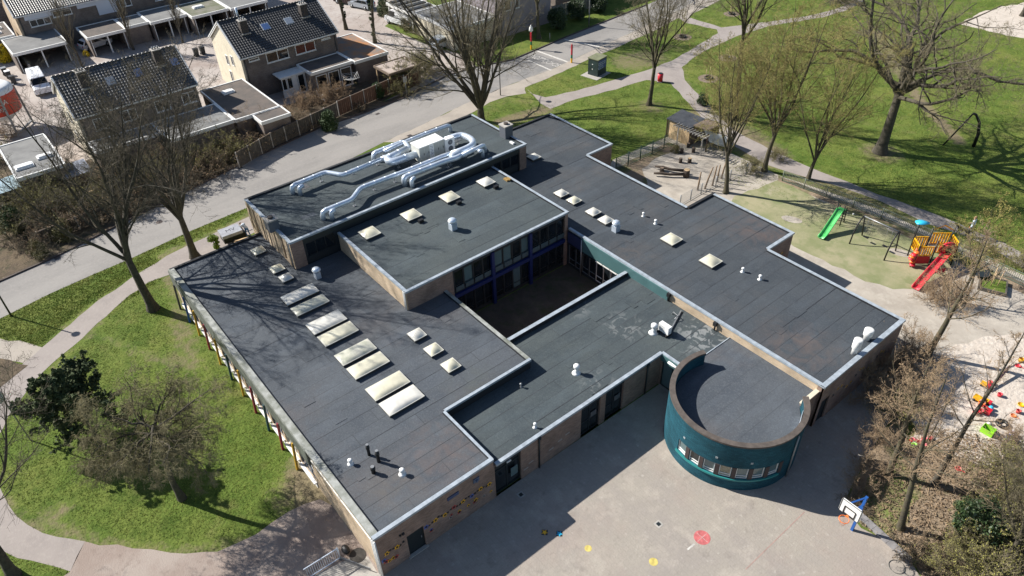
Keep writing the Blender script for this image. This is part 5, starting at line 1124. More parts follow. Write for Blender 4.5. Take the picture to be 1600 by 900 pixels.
for s_, zc, sz in (('MEGA', 3.75, .75), ('MIX', 3.05, .6)):
    me = text_obj(s_, sz, WHITE); a_mid = math.atan2(CP[1]-so.location.y, CP[0]-so.location.x)
    co = np.empty(len(me.vertices)*3, np.float32); me.vertices.foreach_get('co', co); co = co.reshape(-1, 3); an = a_mid+co[:, 0]/2.14
    co2 = np.stack([2.14*np.cos(an), 2.14*np.sin(an), zc+co[:, 1]], 1).astype(np.float32); me.vertices.foreach_set('co', co2.ravel()); me.update(); put('lettering', me, so)
# ================================================================ TREES AND SHRUBS
def _perp(T, az):
    ref = np.where(np.abs(T[:, 2:3]) < 0.9, np.array([[0, 0, 1.0]]), np.array([[1.0, 0, 0]]))
    A = np.cross(T, ref); A /= np.linalg.norm(A, axis=1, keepdims=True)+1e-9; B = np.cross(T, A)
    return A*np.cos(az)[:, None]+B*np.sin(az)[:, None]
def _walk(rg, P0, D, L, R0, K, wob, trop, taper=0.35):
    N = len(P0); Pn = np.zeros((N, K, 3)); Pn[:, 0] = P0; d = D.copy()
    tr = np.broadcast_to(np.asarray(trop, float), (N,))
    for k in range(1, K):
        d = d+rg.normal(0, wob, (N, 3)); d[:, 2] += tr
        d /= np.linalg.norm(d, axis=1, keepdims=True)+1e-9
        Pn[:, k] = Pn[:, k-1]+d*(L/(K-1))[:, None]
    R = R0[:, None]*(1-(1-taper)*np.linspace(0, 1, K)[None, :]**0.9)
    return Pn, R
def _kids(rg, Pn, R, L, n, t0, t1, ang, lf, rf, K, wob, trop, lenpow=0.5, minr=0.008, taper=0.3):
    N, K0 = R.shape; par = np.repeat(np.arange(N), n); M = len(par)
    t = t0+(t1-t0)*((np.tile(np.arange(n), N)+rg.uniform(0, 1, M))/n)
    x = t*(K0-1); i = np.minimum(x.astype(int), K0-2); fr_ = (x-i)[:, None]
    p = Pn[par, i]*(1-fr_)+Pn[par, i+1]*fr_; T = Pn[par, i+1]-Pn[par, i]; T /= np.linalg.norm(T, axis=1, keepdims=True)+1e-9
    r = R[par, i]*(1-fr_[:, 0])+R[par, i+1]*fr_[:, 0]
    az = rg.uniform(0, 2*np.pi, M)+np.tile(np.arange(n), N)*2.4; a = np.radians(rg.uniform(ang[0], ang[1], M))
    D = T*np.cos(a)[:, None]+_perp(T, az)*np.sin(a)[:, None]
    Lc = L[par]*lf*(1-lenpow*t)*rg.uniform(0.7, 1.25, M); Rc = np.maximum(r*rf, minr)
    Pc, Rr = _walk(rg, p, D, Lc, Rc, K, wob, trop, taper)
    return Pc, Rr, Lc
def _tubes(sets, S):
    V, F, o = [], [], 0
    for Pn, R in sets:
        N, K = R.shape; T = np.gradient(Pn, axis=1).reshape(-1, 3); T /= np.linalg.norm(T, axis=1, keepdims=True)+1e-9
        ref = np.array([[0.31, 0.23, 0.92]]); A = np.cross(T, ref); A /= np.linalg.norm(A, axis=1, keepdims=True)+1e-9; B = np.cross(T, A)
        an = 2*np.pi*np.arange(S)/S; c, s = np.cos(an)[None, :, None], np.sin(an)[None, :, None]
        v = Pn.reshape(-1, 1, 3)+(A[:, None]*c+B[:, None]*s)*R.reshape(-1, 1, 1); V.append(v.reshape(-1, 3))
        b = (np.arange(N)[:, None]*K+np.arange(K-1)[None, :]).reshape(-1, 1)*S; j = np.arange(S)[None, :]; j2 = (j+1) % S
        F.append(np.stack([b+j, b+j2, b+S+j2, b+S+j], -1).reshape(-1, 4)+o); o += len(v)*S
    return np.concatenate(V), np.concatenate(F)
def _buds(rg, Pn, per, size):
    N, K = Pn.shape[:2]; par = np.repeat(np.arange(N), per); t = rg.uniform(0.2, 1, len(par))*(K-1); i = np.minimum(t.astype(int), K-2); f = (t-i)[:, None]
    c = Pn[par, i]*(1-f)+Pn[par, i+1]*f+rg.normal(0, size*.5, (len(par), 3)); M = len(c)
    a = rg.normal(0, 1, (M, 3)); a /= np.linalg.norm(a, axis=1, keepdims=True); b = rg.normal(0, 1, (M, 3)); b -= a*(a*b).sum(1, keepdims=True); b /= np.linalg.norm(b, axis=1, keepdims=True)
    s = (size*rg.uniform(.6, 1.4, M))[:, None]
    v = np.stack([c-a*s-b*s*.6, c+a*s-b*s*.6, c+b*s], 1).reshape(-1, 3); return v, np.arange(M*3).reshape(-1, 3)
def make_tree(seed, style, H, clear, spread, r0, dens=1.0, lean=(0, 0), limbs=7, K0=9):
    rg = np.random.default_rng(seed); P0 = np.zeros((1, 3)); P0[0, 2] = -0.1
    levels = []
    if style in ('vase', 'oak', 'weep'):
        D = np.array([[lean[0], lean[1], 1.0]]); D /= np.linalg.norm(D)
        Pt, Rt = _walk(rg, P0, D, np.array([clear*1.15]), np.array([r0]), K0, 0.035, 0.05, 0.62)
        Rt[0, 0] *= 1.55; Rt[0, 1] *= 1.12
        n = limbs; t = np.linspace(0.78, 0.99, n); x = t*(K0-1); i = np.minimum(x.astype(int), K0-2); f = (x-i)[:, None]
        p = Pt[0, i]*(1-f)+Pt[0, i+1]*f; az = np.arange(n)*2.399+rg.uniform(-.3, .3, n)
        if style == 'vase': el = np.radians(rg.uniform(6, 30, n)*np.clip(spread, .5, 1.6)); Ll = (H-clear)*rg.uniform(.85, 1.08, n); wob, tr = 0.07, 0.035
        elif style == 'oak': el = np.radians(rg.uniform(25, 72, n)); Ll = (H-clear)*rg.uniform(.75, 1.1, n)*spread; wob, tr = 0.20, 0.02
        else: el = np.radians(rg.uniform(45, 80, n)); Ll = np.full(n, spread)*rg.uniform(.8, 1.1, n); wob, tr = 0.14, 0.0
        D = np.stack([np.sin(el)*np.cos(az)+lean[0]*.5, np.sin(el)*np.sin(az)+lean[1]*.5, np.cos(el)], 1); D /= np.linalg.norm(D, axis=1, keepdims=True)
        P1, R1 = _walk(rg, p, D, Ll, np.full(n, r0*(.52 if style != 'weep' else .5))*rg.uniform(.7, 1.05, n), 12, wob, tr, 0.12)
        wood = [(Pt, Rt), (P1, R1)]
        if style == 'vase':
            a = _kids(rg, P1, R1, Ll, int(10*dens), .12, .95, (18, 48), .5, .45, 8, .10, .04)
            b = _kids(rg, *a, 7, .15, .97, (20, 55), .55, .55, 6, .12, .03); c = _kids(rg, *b, 6, .1, 1, (20, 60), .55, .6, 5, .15, .02, minr=.010)
            d = _kids(rg, *c, 3, .1, 1, (20, 65), .65, .7, 4, .17, .0, minr=.009)
        elif style == 'oak':
            a = _kids(rg, P1, R1, Ll, int(9*dens), .15, .97, (30, 70), .5, .55, 9, .20, .03)
            b = _kids(rg, *a, 7, .15, .97, (30, 70), .5, .55, 7, .22, .02); c = _kids(rg, *b, 6, .1, 1, (30, 75), .5, .6, 5, .25, 0, minr=.010)
            d = _kids(rg, *c, 4, .1, 1, (30, 75), .7, .7, 4, .25, -.03, minr=.010)
        else:
            a = _kids(rg, P1, R1, Ll, 10, .1, .98, (30, 80), .55, .5, 9, .16, -.02); b = _kids(rg, *a, 7, .1, 1, (30, 80), .7, .5, 8, .18, -.10, minr=.012)
            c = _kids(rg, *b, 6, .05, 1, (20, 80), .7, .6, 6, .22, -.14, minr=.009); d = _kids(rg, *c, 4, .05, 1, (20, 80), .7, .7, 4, .25, -.18, minr=.009)
        wood.append(a[:2]); crown = [b[:2], c[:2], d[:2]]; tips = d[0]
    elif style == 'leader':
        D = np.array([[lean[0], lean[1], 1.0]]); D /= np.linalg.norm(D)
        Pt, Rt = _walk(rg, P0, D, np.array([H]), np.array([r0]), 18, 0.03, 0.03, 0.10); Rt[0, 0] *= 1.4
        a = _kids(rg, Pt, Rt, np.array([H]), int(34*dens), clear/H, .98, (38, 68), spread/H*1.9, .36, 8, .09, .05, lenpow=.78)
        b = _kids(rg, *a, 8, .12, .98, (25, 60), .45, .55, 6, .12, .03); c = _kids(rg, *b, 6, .1, 1, (25, 60), .55, .6, 5, .15, .02, minr=.008); d = _kids(rg, *c, 3, .1, 1, (25, 60), .6, .7, 4, .15, .02, minr=.006)
        wood = [(Pt, Rt), a[:2]]; crown = [b[:2], c[:2], d[:2]]; tips = d[0]
    elif style == 'column':
        D = np.array([[lean[0], lean[1], 1.0]]); Pt, Rt = _walk(rg, P0, D/np.linalg.norm(D), np.array([H]), np.array([r0]), 12, 0.02, 0.03, 0.1)
        a = _kids(rg, Pt, Rt, np.array([H]), int(26*dens), clear/H, .95, (12, 26), spread/H*1.9, .45, 8, .05, .10, lenpow=.6)
        b = _kids(rg, *a, 6, .12, .98, (12, 30), .45, .6, 6, .07, .08); c = _kids(rg, *b, 5, .1, 1, (15, 35), .55, .7, 4, .1, .05, minr=.010)
        wood = [(Pt, Rt), a[:2]]; crown = [b[:2], c[:2]]; tips = c[0]
    elif style == 'shrub':
        n = limbs; az = rg.uniform(0, 2*np.pi, n); el = np.radians(rg.uniform(5, 65, n)); rr = np.sqrt(rg.uniform(0, 1, n))*spread*.35
        p = np.stack([rr*np.cos(az), rr*np.sin(az), np.full(n, -.05)], 1); D = np.stack([np.sin(el)*np.cos(az), np.sin(el)*np.sin(az), np.cos(el)], 1); Ll = H*rg.uniform(.7, 1.15, n)*(1+.25*np.sin(el)*spread/H)
        P1, R1 = _walk(rg, p, D, Ll, np.full(n, r0), 8, .13, .01, .3)
        a = _kids(rg, P1, R1, Ll, int(7*dens), .15, .97, (20, 60), .5, .6, 6, .16, .02, minr=.010); b = _kids(rg, *a, 6, .1, 1, (25, 65), .5, .65, 5, .2, .01, minr=.008); c = _kids(rg, *b, 4, .1, 1, (25, 70), .6, .7, 4, .2, 0, minr=.007)
        wood = [(P1, R1)]; crown = [a[:2], b[:2], c[:2]]; tips = c[0]
    return rg, wood, crown, tips
def tree_meshes(key, bark, twig, bud=None, per=0, bsize=.03, thick=1.0, **kw):
    rg, wood, crown, tips = make_tree(**kw)
    v, f = _tubes(wood, 7); mt = npmesh('trunk', v, f, bark)
    crown = [(p, r*thick) for p, r in crown]
    V, F, o = [], [], 0
    for k, s in enumerate(crown):
        v, f = _tubes([s], 4 if k == 0 and len(s[0]) < 900 else 3); V.append(v); F.append(f+o); o += len(v)
    v = np.concatenate(V); f = np.concatenate(F)
    if bud:
        bv, bf = _buds(rg, tips, per, bsize)
        # buds as degenerate-free triangles stored in a second mesh part
        mb = npmesh('buds', bv, bf, bud, smooth=False)
    else: mb = None
    mc = npmesh('crown', v, f, twig, smooth=True)
    return mt, mc, mb
TM = {}
def tree(key, px, label, name='bare_tree', cat='tree', rz=0.0, sc=1.0, group=None, world=None):
    q = world or at(*px); t = thing(name, label, cat, (q[0], q[1], 0), rz, group); t.scale = (sc,)*3
    mt, mc, mb = TM[key]
    put('trunk' if name != 'bare_shrub' else 'stem', mt, t); c = put('crown', mc, t)
    if mb: put('buds' if True else '', mb, c)
    return t
TM['big1'] = tree_meshes('big1', BARK, TWIG, seed=3, style='vase', H=17.5, clear=5.2, spread=1.4, r0=0.36, limbs=7, lean=(-.02, .03))
TM['big2'] = tree_meshes('big2', BARK, TWIG, seed=8, style='vase', H=17.5, clear=4.4, spread=1.45, r0=0.36, limbs=8, lean=(-.02, -.01))
TM['multi'] = tree_meshes('multi', BARK, TWIGG, seed=12, style='vase', H=18, clear=1.6, spread=1.6, r0=0.50, limbs=10)
TM['up'] = tree_meshes('up', BARKM, TWIGG, seed=21, style='vase', H=15, clear=4.4, spread=1.1, r0=0.27, limbs=7)
TM['yel1'] = tree_meshes('yel1', BARKM, TWIGY, LEAFY, 1, .035, seed=31, style='vase', H=14.5, clear=4.0, spread=1.1, r0=0.24, limbs=8, dens=.9, lean=(.05, .05))
TM['yel2'] = tree_meshes('yel2', BARKM, TWIGY, LEAFY, 1, .035, seed=37, style='vase', H=13.5, clear=2.2, spread=1.1, r0=0.22, limbs=6, dens=.8, lean=(.05, 0))
TM['tall'] = tree_meshes('tall', BARKM, TWIGG, seed=41, style='vase', H=19, clear=9.5, spread=.9, r0=0.28, limbs=6, lean=(.0, -.03))
TM['oak'] = tree_meshes('oak', BARKG, TWIGG, seed=54, style='oak', H=18.5, clear=5.8, spread=1.1, r0=0.50, limbs=12, dens=1.0, lean=(.02, .02))
TM['weep'] = tree_meshes('weep', BARK, TWIGO, seed=61, style='weep', H=7, clear=6.0, spread=4.0, r0=0.20, limbs=13, lean=(-.05, .05))
TM['ald1'] = tree_meshes('ald1', BARKM, TWIGB, LEAFB, 1, .016, seed=71, style='leader', H=12.5, clear=3.6, spread=3.0, r0=0.21, dens=.58, lean=(-.13, -.06))
TM['ald2'] = tree_meshes('ald2', BARKM, TWIGB, LEAFB, 1, .016, seed=73, style='leader', H=9.5, clear=2.8, spread=2.6, r0=0.21, dens=.56, lean=(-.05, -.05))
TM['ald3'] = tree_meshes('ald3', BARK, TWIGB, LEAFB, 1, .016, seed=79, style='leader', H=13.5, clear=3.5, spread=2.2, r0=0.2, dens=.42)
TM['col'] = tree_meshes('col', BARK, TWIGG, seed=83, style='column', H=7.5, clear=1.2, spread=2.0, r0=0.14)
TM['sap'] = tree_meshes('sap', BARKM, TWIGY, seed=89, style='leader', H=3.6, clear=1.2, spread=.9, r0=0.035, dens=.3)
TM['yng'] = tree_meshes('yng', BARKM, TWIGY, LEAFY, 1, .04, seed=91, style='leader', H=8.0, clear=2.2, spread=2.6, r0=0.11, dens=.6, lean=(.02, .02))
TM['pine'] = tree_meshes('pine', BARK, NEEDLE, NEEDLE, 9, .09, seed=97, style='leader', H=6.2, clear=.8, spread=2.5, r0=0.13, dens=.55)
TM['sh1'] = tree_meshes('sh1', TWIG, TWIG, LEAFB, 1, .03, seed=101, style='shrub', H=1.9, clear=0, spread=1.6, r0=.02, limbs=22, thick=1.3)
TM['sh2'] = tree_meshes('sh2', TWIGB, TWIGB, None, 1, .024, seed=103, style='shrub', H=2.6, clear=0, spread=1.8, r0=.022, limbs=26, thick=1.2)
TM['sh3'] = tree_meshes('sh3', TWIGG, TWIGG, LEAFY, 1, .035, seed=107, style='shrub', H=2.2, clear=0, spread=1.8, r0=.022, limbs=24, thick=1.2)
def leafmesh(seed, H, R, n, size, m, n2=14, flat=.9, name='foliage', low=0.08):
    """crown of separate clumps of small leaf faces"""
    rg = np.random.default_rng(seed); cl = []
    for k in range(n2):
        a = rg.uniform(0, 2*np.pi); z = rg.uniform(low, .92); rr = R*(1-abs(z-.42)**1.5*1.3)*np.sqrt(rg.uniform(.1, 1))*.72; cl.append((rr*np.cos(a), rr*np.sin(a), H*z, R*rg.uniform(.28, .5)))
    cl = np.array(cl); i = rg.integers(0, n2, n); d = rg.normal(0, 1, (n, 3)); d /= np.linalg.norm(d, axis=1, keepdims=True); rr = rg.uniform(.3, 1.08, n)**.5
    c = cl[i, :3]+d*(rr*cl[i, 3])[:, None]*np.array([1, 1, flat]); c[:, 2] = np.maximum(c[:, 2], .02)
    a = rg.normal(0, 1, (n, 3)); a /= np.linalg.norm(a, axis=1, keepdims=True); b = np.cross(a, rg.normal(0, 1, (n, 3))); b /= np.linalg.norm(b, axis=1, keepdims=True); s = (size*rg.uniform(.5, 1.5, n))[:, None]
    v = np.stack([c-a*s*.5, c+b*s*.35, c+a*s, c-b*s*.35], 1).reshape(-1, 3)
    return npmesh(name, v, np.arange(n*4).reshape(-1, 4), m, smooth=False)
EVG = leafmesh(6, 1.8, 1.2, 4500, .10, EVERG, n2=16)
HOL = leafmesh(7, 2.4, 1.5, 7000, .11, mat('dark_holly', (.02, .042, .014), .5, col2=(.04, .07, .02), vscale=1), n2=20)
YELB = leafmesh(8, 1.6, 1.2, 1500, .12, YELF, n2=10)
LIMEB = leafmesh(9, 1.3, .6, 1500, .1, mat('lime_leaves', (.15, .22, .02), .8), n2=8)
IVY = leafmesh(10, 9.0, .45, 4500, .13, EVERG, n2=26)
OLIVE = leafmesh(11, 1.7, 1.3, 3500, .08, mat('olive_leaves', (.085, .09, .025), .8, col2=(.16, .13, .05), vscale=1.5), n2=16)
def leafy(me, px, label, name='evergreen_shrub', cat='shrub', sc=1.0, rz=0.0, stem=.05, sh=.8, group=None, bark=BARK):
    q = at(*px); t = thing(name, label, cat, (q[0], q[1], 0), rz, group); t.scale = (sc,)*3
    put('foliage', me, t); b = MB(); b.tube([(0, 0, -.05), (.05, .03, sh)], [stem*1.3, stem*.6], 6); b.build('stem', bark, t); return t
# --- large trees
tree('big1', (240, 483), 'bare tree rising from the lawn between footpath and left school corner', rz=.4, sc=1.0)
tree('big2', (305, 402), 'bare tree with a forked trunk on the verge just behind the roof corner', rz=2.2, sc=.95)
tree('multi', (752, 190), 'large many-stemmed bare tree behind the upper roof beside the street', rz=1.0)
tree('up', (1014, 164), 'bare tree with upswept limbs on the lawn beside the red litter bin', rz=.2, sc=1.0)
tree('yel1', (1134, 301), 'yellowish bare tree at the corner of the sandy nursery play yard', rz=2.0, sc=.95)
tree('yel1', (1194, 267), 'yellow-green bare tree rising right of the pergola beside the park path', rz=4.1, sc=1.05)
tree('tall', (1148, 186), 'tall bare tree with a very long rough trunk reaching the top edge', rz=0)
tree('yel2', (1262, 281), 'twin-trunked bare tree standing in the railing beside the path', rz=1.0, sc=1.0)
tree('oak', (1375, 238), 'huge spreading bare oak in the park, widest crown of all', rz=.5, sc=1.08)
tree('weep', (285, 779), 'low mop-headed bare tree on the lawn in front of the school', 'weeping_tree', rz=2.5, sc=.95)
tree('ald1', (1407, 826), 'leaning alder with a long clean trunk in the shrub bed near the basketball hoop', rz=0, sc=.95)
tree('ald2', (1389, 742), 'mossy-trunked alder standing closest to the shaded end of the plaza', rz=.4)
tree('ald3', (1460, 756), 'dark thin-trunked tree leaning over the sandpit toys', rz=3, sc=.95)
tree('ald2', (1449, 554), 'brown-budded alder beyond the roof corner, between building and red slide', rz=2.6, sc=1.1)
tree('yng', (1507, 474), 'slender yellowish tree in the paving just right of the red slide', rz=1.5)
tree('big1', (22, 900), 'bare tree cut by the bottom left corner with a thick dark trunk base', rz=3.3, sc=.8)
tree('up', (1560, 890), 'bare mossy tree in the bottom right corner among the scrub', rz=.9, sc=.6)
tree('up', (842, 60), 'bare street tree in front of the tall plain house wall', rz=2.9, sc=1.0)
tree('col', (129, 105), 'columnar bare tree in front of the white car under its carport', rz=0, sc=1.25); tree('col', (209, 78), 'columnar bare tree behind the roof ridge, in front of the brick garage', rz=2, sc=1.3)
tree('col', (286, 67), 'small columnar tree in a paved square beside two dark bins', rz=4, sc=1.0)
for px, rz, lb in (((541, 46), .5, 'ivy-clad trunk in the side road, left one of the pair'), ((586, 67), 2.2, 'ivy-clad trunk beside the garage with orange leaves on its roof')):
    t = tree('tall', px, lb, 'ivy_clad_tree', rz=rz, sc=.8); put('ivy', IVY, t)
for (px, rz, sc, lb) in (((1066, 58), 0, 1.0, 'young staked tree in a round bare patch by the street junction'), ((1137, 91), 1, .95, 'young staked tree in a bare patch right of the park path fork'),
                     ((1107, 123), 2, 1.0, 'young staked tree in the largest pale dirt circle'), ((1143, 22), 3, .9, 'young staked tree on the lawn above the path branch')):
    t = tree('sap', px, lb, 'young_tree', rz=rz, sc=sc); b = MB()
    put('dirt_ring', (lambda m: (m.prism(rough_edge(circ(0, 0, 1.25, 20), .3, .08, int(px[0])), 0, .012) or m).mesh('dirt_ring', mat('mulch', (.24, .19, .14), 1, col2=(.12, .09, .07), vscale=3)))(MB()), t)
    for k in range(3):
        a = 2.1*k; b = MB(); b.cyl(.35*math.cos(a), .35*math.sin(a), -.05, 1.3, .035, n=6); b.build('stake', WOODP, t)
    b = MB(); b.lathe(0, 0, [(.48, .0), (.5, .22), (.42, .24), (.40, .02)], 14); b.build('watering_ring', BLACK, t)
tree('big2', None, 'bare tree at the top right edge beyond the sand area', rz=1.2, sc=.8, world=at(1597, 25))
tree('up', None, 'bare tree at the top edge left of the oak crown', rz=4.0, sc=.9, world=at(1245, -30))
# --- evergreens on the lawn
tree('pine', (158, 695), 'dark green pine on the lawn beside the mop-headed tree', 'pine_tree', rz=0, sc=1.0)
tree('pine', (122, 668), 'smaller dark pine standing closer to the footpath', 'pine_tree', rz=2.2, sc=.72)
# --- shrubs (pixel, mesh key, scale, label)
SH = [((1385, 585), 'sh2', 1.0, 'red-brown bush against the end wall under the two white roof ducts'), ((1362, 622), 'sh2', .8, 'red-brown bush in the shade by the decorated end wall'),
      ((1420, 600), 'sh2', .8, 'dense red-brown bush between end wall and sandpit'), ((1392, 650), 'sh3', .7, 'olive-brown bush with pale arching twigs near the plaza edge'), ((1440, 640), 'sh2', .5, 'brown bush at the foot of the leaning trunks'),
      ((1372, 690), 'sh2', .6, 'small brown bush where the shaded plaza meets the bed'), ((1352, 735), 'sh2', .5, 'brown bush just above the basketball backboard'), ((1340, 762), 'sh2', .42, 'low dark bush touching the hoop pole'),
      ((1422, 560), 'sh2', .9, 'brown bush hugging the far corner of the east wing'), ((1330, 790), 'sh1', .4, 'tiny twiggy bush at the plaza kerb behind the hoop'),
      ((1480, 470), 'sh2', .85, 'brown bush at the landing end of the red slide'), ((1455, 470), 'sh2', .6, 'small brown bush left of the red slide landing'),
      ((1560, 740), 'sh3', .8, 'greyish bush right of the toy shelf at the sandpit edge'), ((1590, 790), 'sh3', 1.1, 'olive scrub bush at the right edge halfway down the bed'), ((1545, 800), 'sh3', .7, 'thin olive bush above the dark holly'),
      ((1500, 860), 'sh3', .6, 'sprawling olive bush below the dark holly'), ((1590, 860), 'sh3', 1.3, 'dense olive scrub in the lower right corner'), ((1545, 900), 'sh3', 1.1, 'olive scrub along the bottom edge right of the corner tree'), ((1470, 890), 'sh3', .7, 'low scrub at the bottom edge next to the plaza'),
      ((1430, 868), 'sh1', .6, 'thin dark scrub at the tip of the plaza'), ((1580, 700), 'sh2', .6, 'small brown bush at the right edge of the sand'),
      ((1535, 395), 'sh3', .5, 'yellowish bush by the railing right of the climbing frame'), ((1590, 420), 'sh3', .6, 'yellowish bush at the right edge between path and railing'), ((1480, 395), 'sh3', .4, 'thin growth at the railing behind the yellow climbing panels'),
      ((1170, 270), 'sh3', .6, 'pale scrub between pergola tarpaulin and the yellowish trees'), ((1130, 235), 'sh3', .5, 'pale dry scrub right under the pergola tarpaulin'), ((1215, 250), 'sh3', .5, 'dry scrub beside the park path bend')]
for px, k, sc, lb in SH: tree(k, px, lb, 'bare_shrub', 'shrub', rz=px[0] % 6, sc=sc)
# garden and street-side shrubs on the far side of the street
rsx = random.Random(4)
places = ['beside the greenhouse roof', 'under the left street tree crown', 'by the pale shed roof', 'in front of the long white fascia', 'next to the bright wooden table', 'where the two bare crowns meet', 'behind the right street tree', 'at the corner of the brown extension']
GS = [(8, 330, 'sh1', 1.0), (45, 345, 'sh3', 1.1), (85, 352, 'sh1', 1.1), (20, 372, 'sh3', .9), (60, 385, 'sh1', .8), (110, 335, 'sh3', 1.2), (135, 352, 'sh1', 1.0), (160, 322, 'sh3', 1.1), (185, 334, 'sh1', 1.1), (205, 300, 'sh3', 1.0),
      (232, 312, 'sh1', 1.1), (255, 285, 'sh3', 1.1), (283, 292, 'sh1', 1.1), (305, 268, 'sh3', 1.0), (330, 272, 'sh1', 1.15), (355, 250, 'sh3', 1.1), (345, 225, 'sh2', 1.0), (382, 238, 'sh1', 1.1), (395, 215, 'sh2', 1.0), (428, 218, 'sh1', .9),
      (95, 300, 'sh3', 1.0), (70, 318, 'sh3', 1.1), (180, 290, 'sh2', .9), (240, 262, 'sh2', .9), (290, 245, 'sh2', .9), (455, 208, 'sh1', .7), (485, 198, 'sh1', .6), (560, 172, 'sh1', .5), (640, 132, 'sh3', 1.2), (655, 120, 'sh3', 1.1), (628, 148, 'sh3', .7),
      (470, 172, 'sh2', .7), (505, 163, 'sh2', .9), (530, 152, 'sh2', .7), (455, 190, 'sh2', .7), (668, 112, 'sh3', .9), (15, 215, 'sh2', .7), (0, 250, 'sh3', .8), (700, 50, 'sh3', .8), (735, 62, 'sh3', .6)]
used_l = set()
side = {'sh1': 'dark twiggy', 'sh2': 'red-brown twiggy', 'sh3': 'olive-grey twiggy'}
def where(px, py):
    if px > 690: return 'by the bungalow wall'
    if px > 615: return 'beside the garden canopy'
    if px > 540: return 'below the red-brown fence'
    if px > 495: return 'in the garden near the white chairs'
    if px > 440: return 'along the grey board fence'
    if px > 370: return 'by the end of the brown roof extension'
    if px > 320: return 'in front of the right-hand grey extension'
    if px > 270: return 'behind the trunk of the forked verge tree'
    if px > 215: return 'between the two big bare street trees'
    if px > 165: return 'opposite the manhole, behind the kerb'
    if px > 120: return 'under the crown over the wooden table'
    if px > 65: return 'right of the greenhouse roof'
    return 'by the greenhouse at the left edge' if py > 290 else 'under the red silo'
for i, (px, py, k, sc) in enumerate(GS):
    lb = '%s bush %s' % (side[k], where(px, py)); 
    for suf in (', at the kerb', ', set back from the street', ', smallest there', ', tallest there', ', half hidden'):
        if lb+suf not in used_l: lb += suf; break
    used_l.add(lb); tree(k, (px, py), lb, 'bare_shrub', 'shrub', rz=rsx.uniform(0, 6), sc=sc*1.05, group='shrubs between street and houses')
EL = [((28, 362), EVG, 1.2, 'dark evergreen bush by the greenhouse at the left edge'), ((62, 402), OLIVE, .8, 'low olive bush at the kerb, left end of the shrub strip'), ((515, 202), EVG, 1.1, 'round dark green evergreen below the grey board fence'), ((590, 152), EVG, .9, 'dark evergreen in the shadow of the red-brown fence'),
      ((100, 372), OLIVE, 1.0, 'olive leafy bush between kerb and greenhouse'), ((505, 150), OLIVE, .7, 'leafy climber bush beside the extension doors'), ((150, 340), OLIVE, 1.0, 'olive leafy bush under the left street tree'), ((212, 322), OLIVE, .9, 'olive leafy bush by the kerb between the two street trees'),
      ((1522, 842), HOL, 1.05, 'dark glossy holly in the middle of the lower right bed'), ((1502, 805), EVG, .6, 'small bright evergreen above the dark holly'), ((10, 96), YELB, 1.2, 'bright yellow flowering bush in front of the grey double carport'), ((136, 88), YELB, .45, 'small yellow flowering bush by the carport with the white car'),
      ((336, 388), LIMEB, 1.0, 'small lime-green conifer beside the trailer at the roof edge'), ((632, 48), OLIVE, .9, 'olive bush at the foot of the beige bungalow wall'), ((655, 52), OLIVE, .9, 'yellowish olive bush right of the wheelie bin by the bungalow'),
      ((600, 24), EVG, 1.2, 'dark green hedge bush left of the open carport'), ((870, 45), HOL, 1.1, 'dark hedge bush behind the lawn right of the tall plain house'), ((900, 30), HOL, 1.1, 'dark hedge bush in the middle before the pale trellis'), ((935, 18), HOL, 1.0, 'dark hedge bush at the right end of the pale trellis'),
      ((1055, 238), OLIVE, .45, 'small grassy plant at the foot of the wooden shed'), ((1098, 165), EVG, .7, 'dark green low bush beside the path above the shed'), ((1300, 2), HOL, 1.3, 'dark shrub at the top edge where the park path leaves the picture')]
for px, me, sc, lb in EL: leafy(me, px, lb, 'flowering_shrub' if me is YELB else 'leafy_shrub', sc=sc, rz=px[0] % 5)
# --- grass: small tufts on the lawns, uncountable
def inpoly(X, Y, poly):
    ins = np.zeros(X.shape, bool); n = len(poly)
    for i in range(n):
        x0, y0 = poly[i]; x1, y1 = poly[(i+1) % n]
        if abs(y1-y0) < 1e-9: continue
        c = ((y0 > Y) != (y1 > Y)) & (X < (x1-x0)*(Y-y0)/(y1-y0)+x0); ins ^= c
    return ins
def tufts(name, poly, n, h, w, m, seed):
    rg = np.random.default_rng(seed); p = np.array(poly); X = rg.uniform(p[:, 0].min(), p[:, 0].max(), n*3); Y = rg.uniform(p[:, 1].min(), p[:, 1].max(), n*3)
    k = inpoly(X, Y, poly)
    for nm, ps in AREAS.items():
        if nm in ('bed_grass', 'courtyard_grass', 'playground', 'playground_turf'): continue
        for q in ps: k &= ~inpoly(X, Y, q)
    wear = segs_wear(X, Y); k &= (wear+rg.uniform(0, 1, len(X))*.5) < .55
    X, Y = X[k][:n], Y[k][:n]; N = len(X); B = 4; c = np.stack([X, Y, np.zeros(N)], 1)
    c = np.repeat(c, B, 0); M = N*B; a = rg.uniform(0, 2*np.pi, M); hh = h*rg.uniform(.4, 1.5, M); ww = w*rg.uniform(.6, 1.4, M); c[:, :2] += rg.normal(0, w, (M, 2))
    t = np.stack([np.cos(a), np.sin(a), np.zeros(M)], 1); ln = rg.normal(0, .6, (M, 2))*hh[:, None]
    top = c.copy(); top[:, 2] += hh; top[:, :2] += ln
    v = np.stack([c-t*ww[:, None]*.5, c+t*ww[:, None]*.5, top], 1).reshape(-1, 3)
    put(name, npmesh(name, v, np.arange(M*3).reshape(-1, 3), m, smooth=False), None, label='short tufted grass covering the %s' % seed_l[seed], cat='grass', kind='stuff')
seed_l = {1: 'lawn in front of the school', 2: 'park lawns beyond the school', 3: 'strip of verge between street and footpath', 4: 'litter-strewn shrub bed'}
GB = mat('grass_blades', (0.17, 0.24, 0.045), 0.9, col2=(0.28, 0.29, 0.075), vscale=0.45, spec=.2)
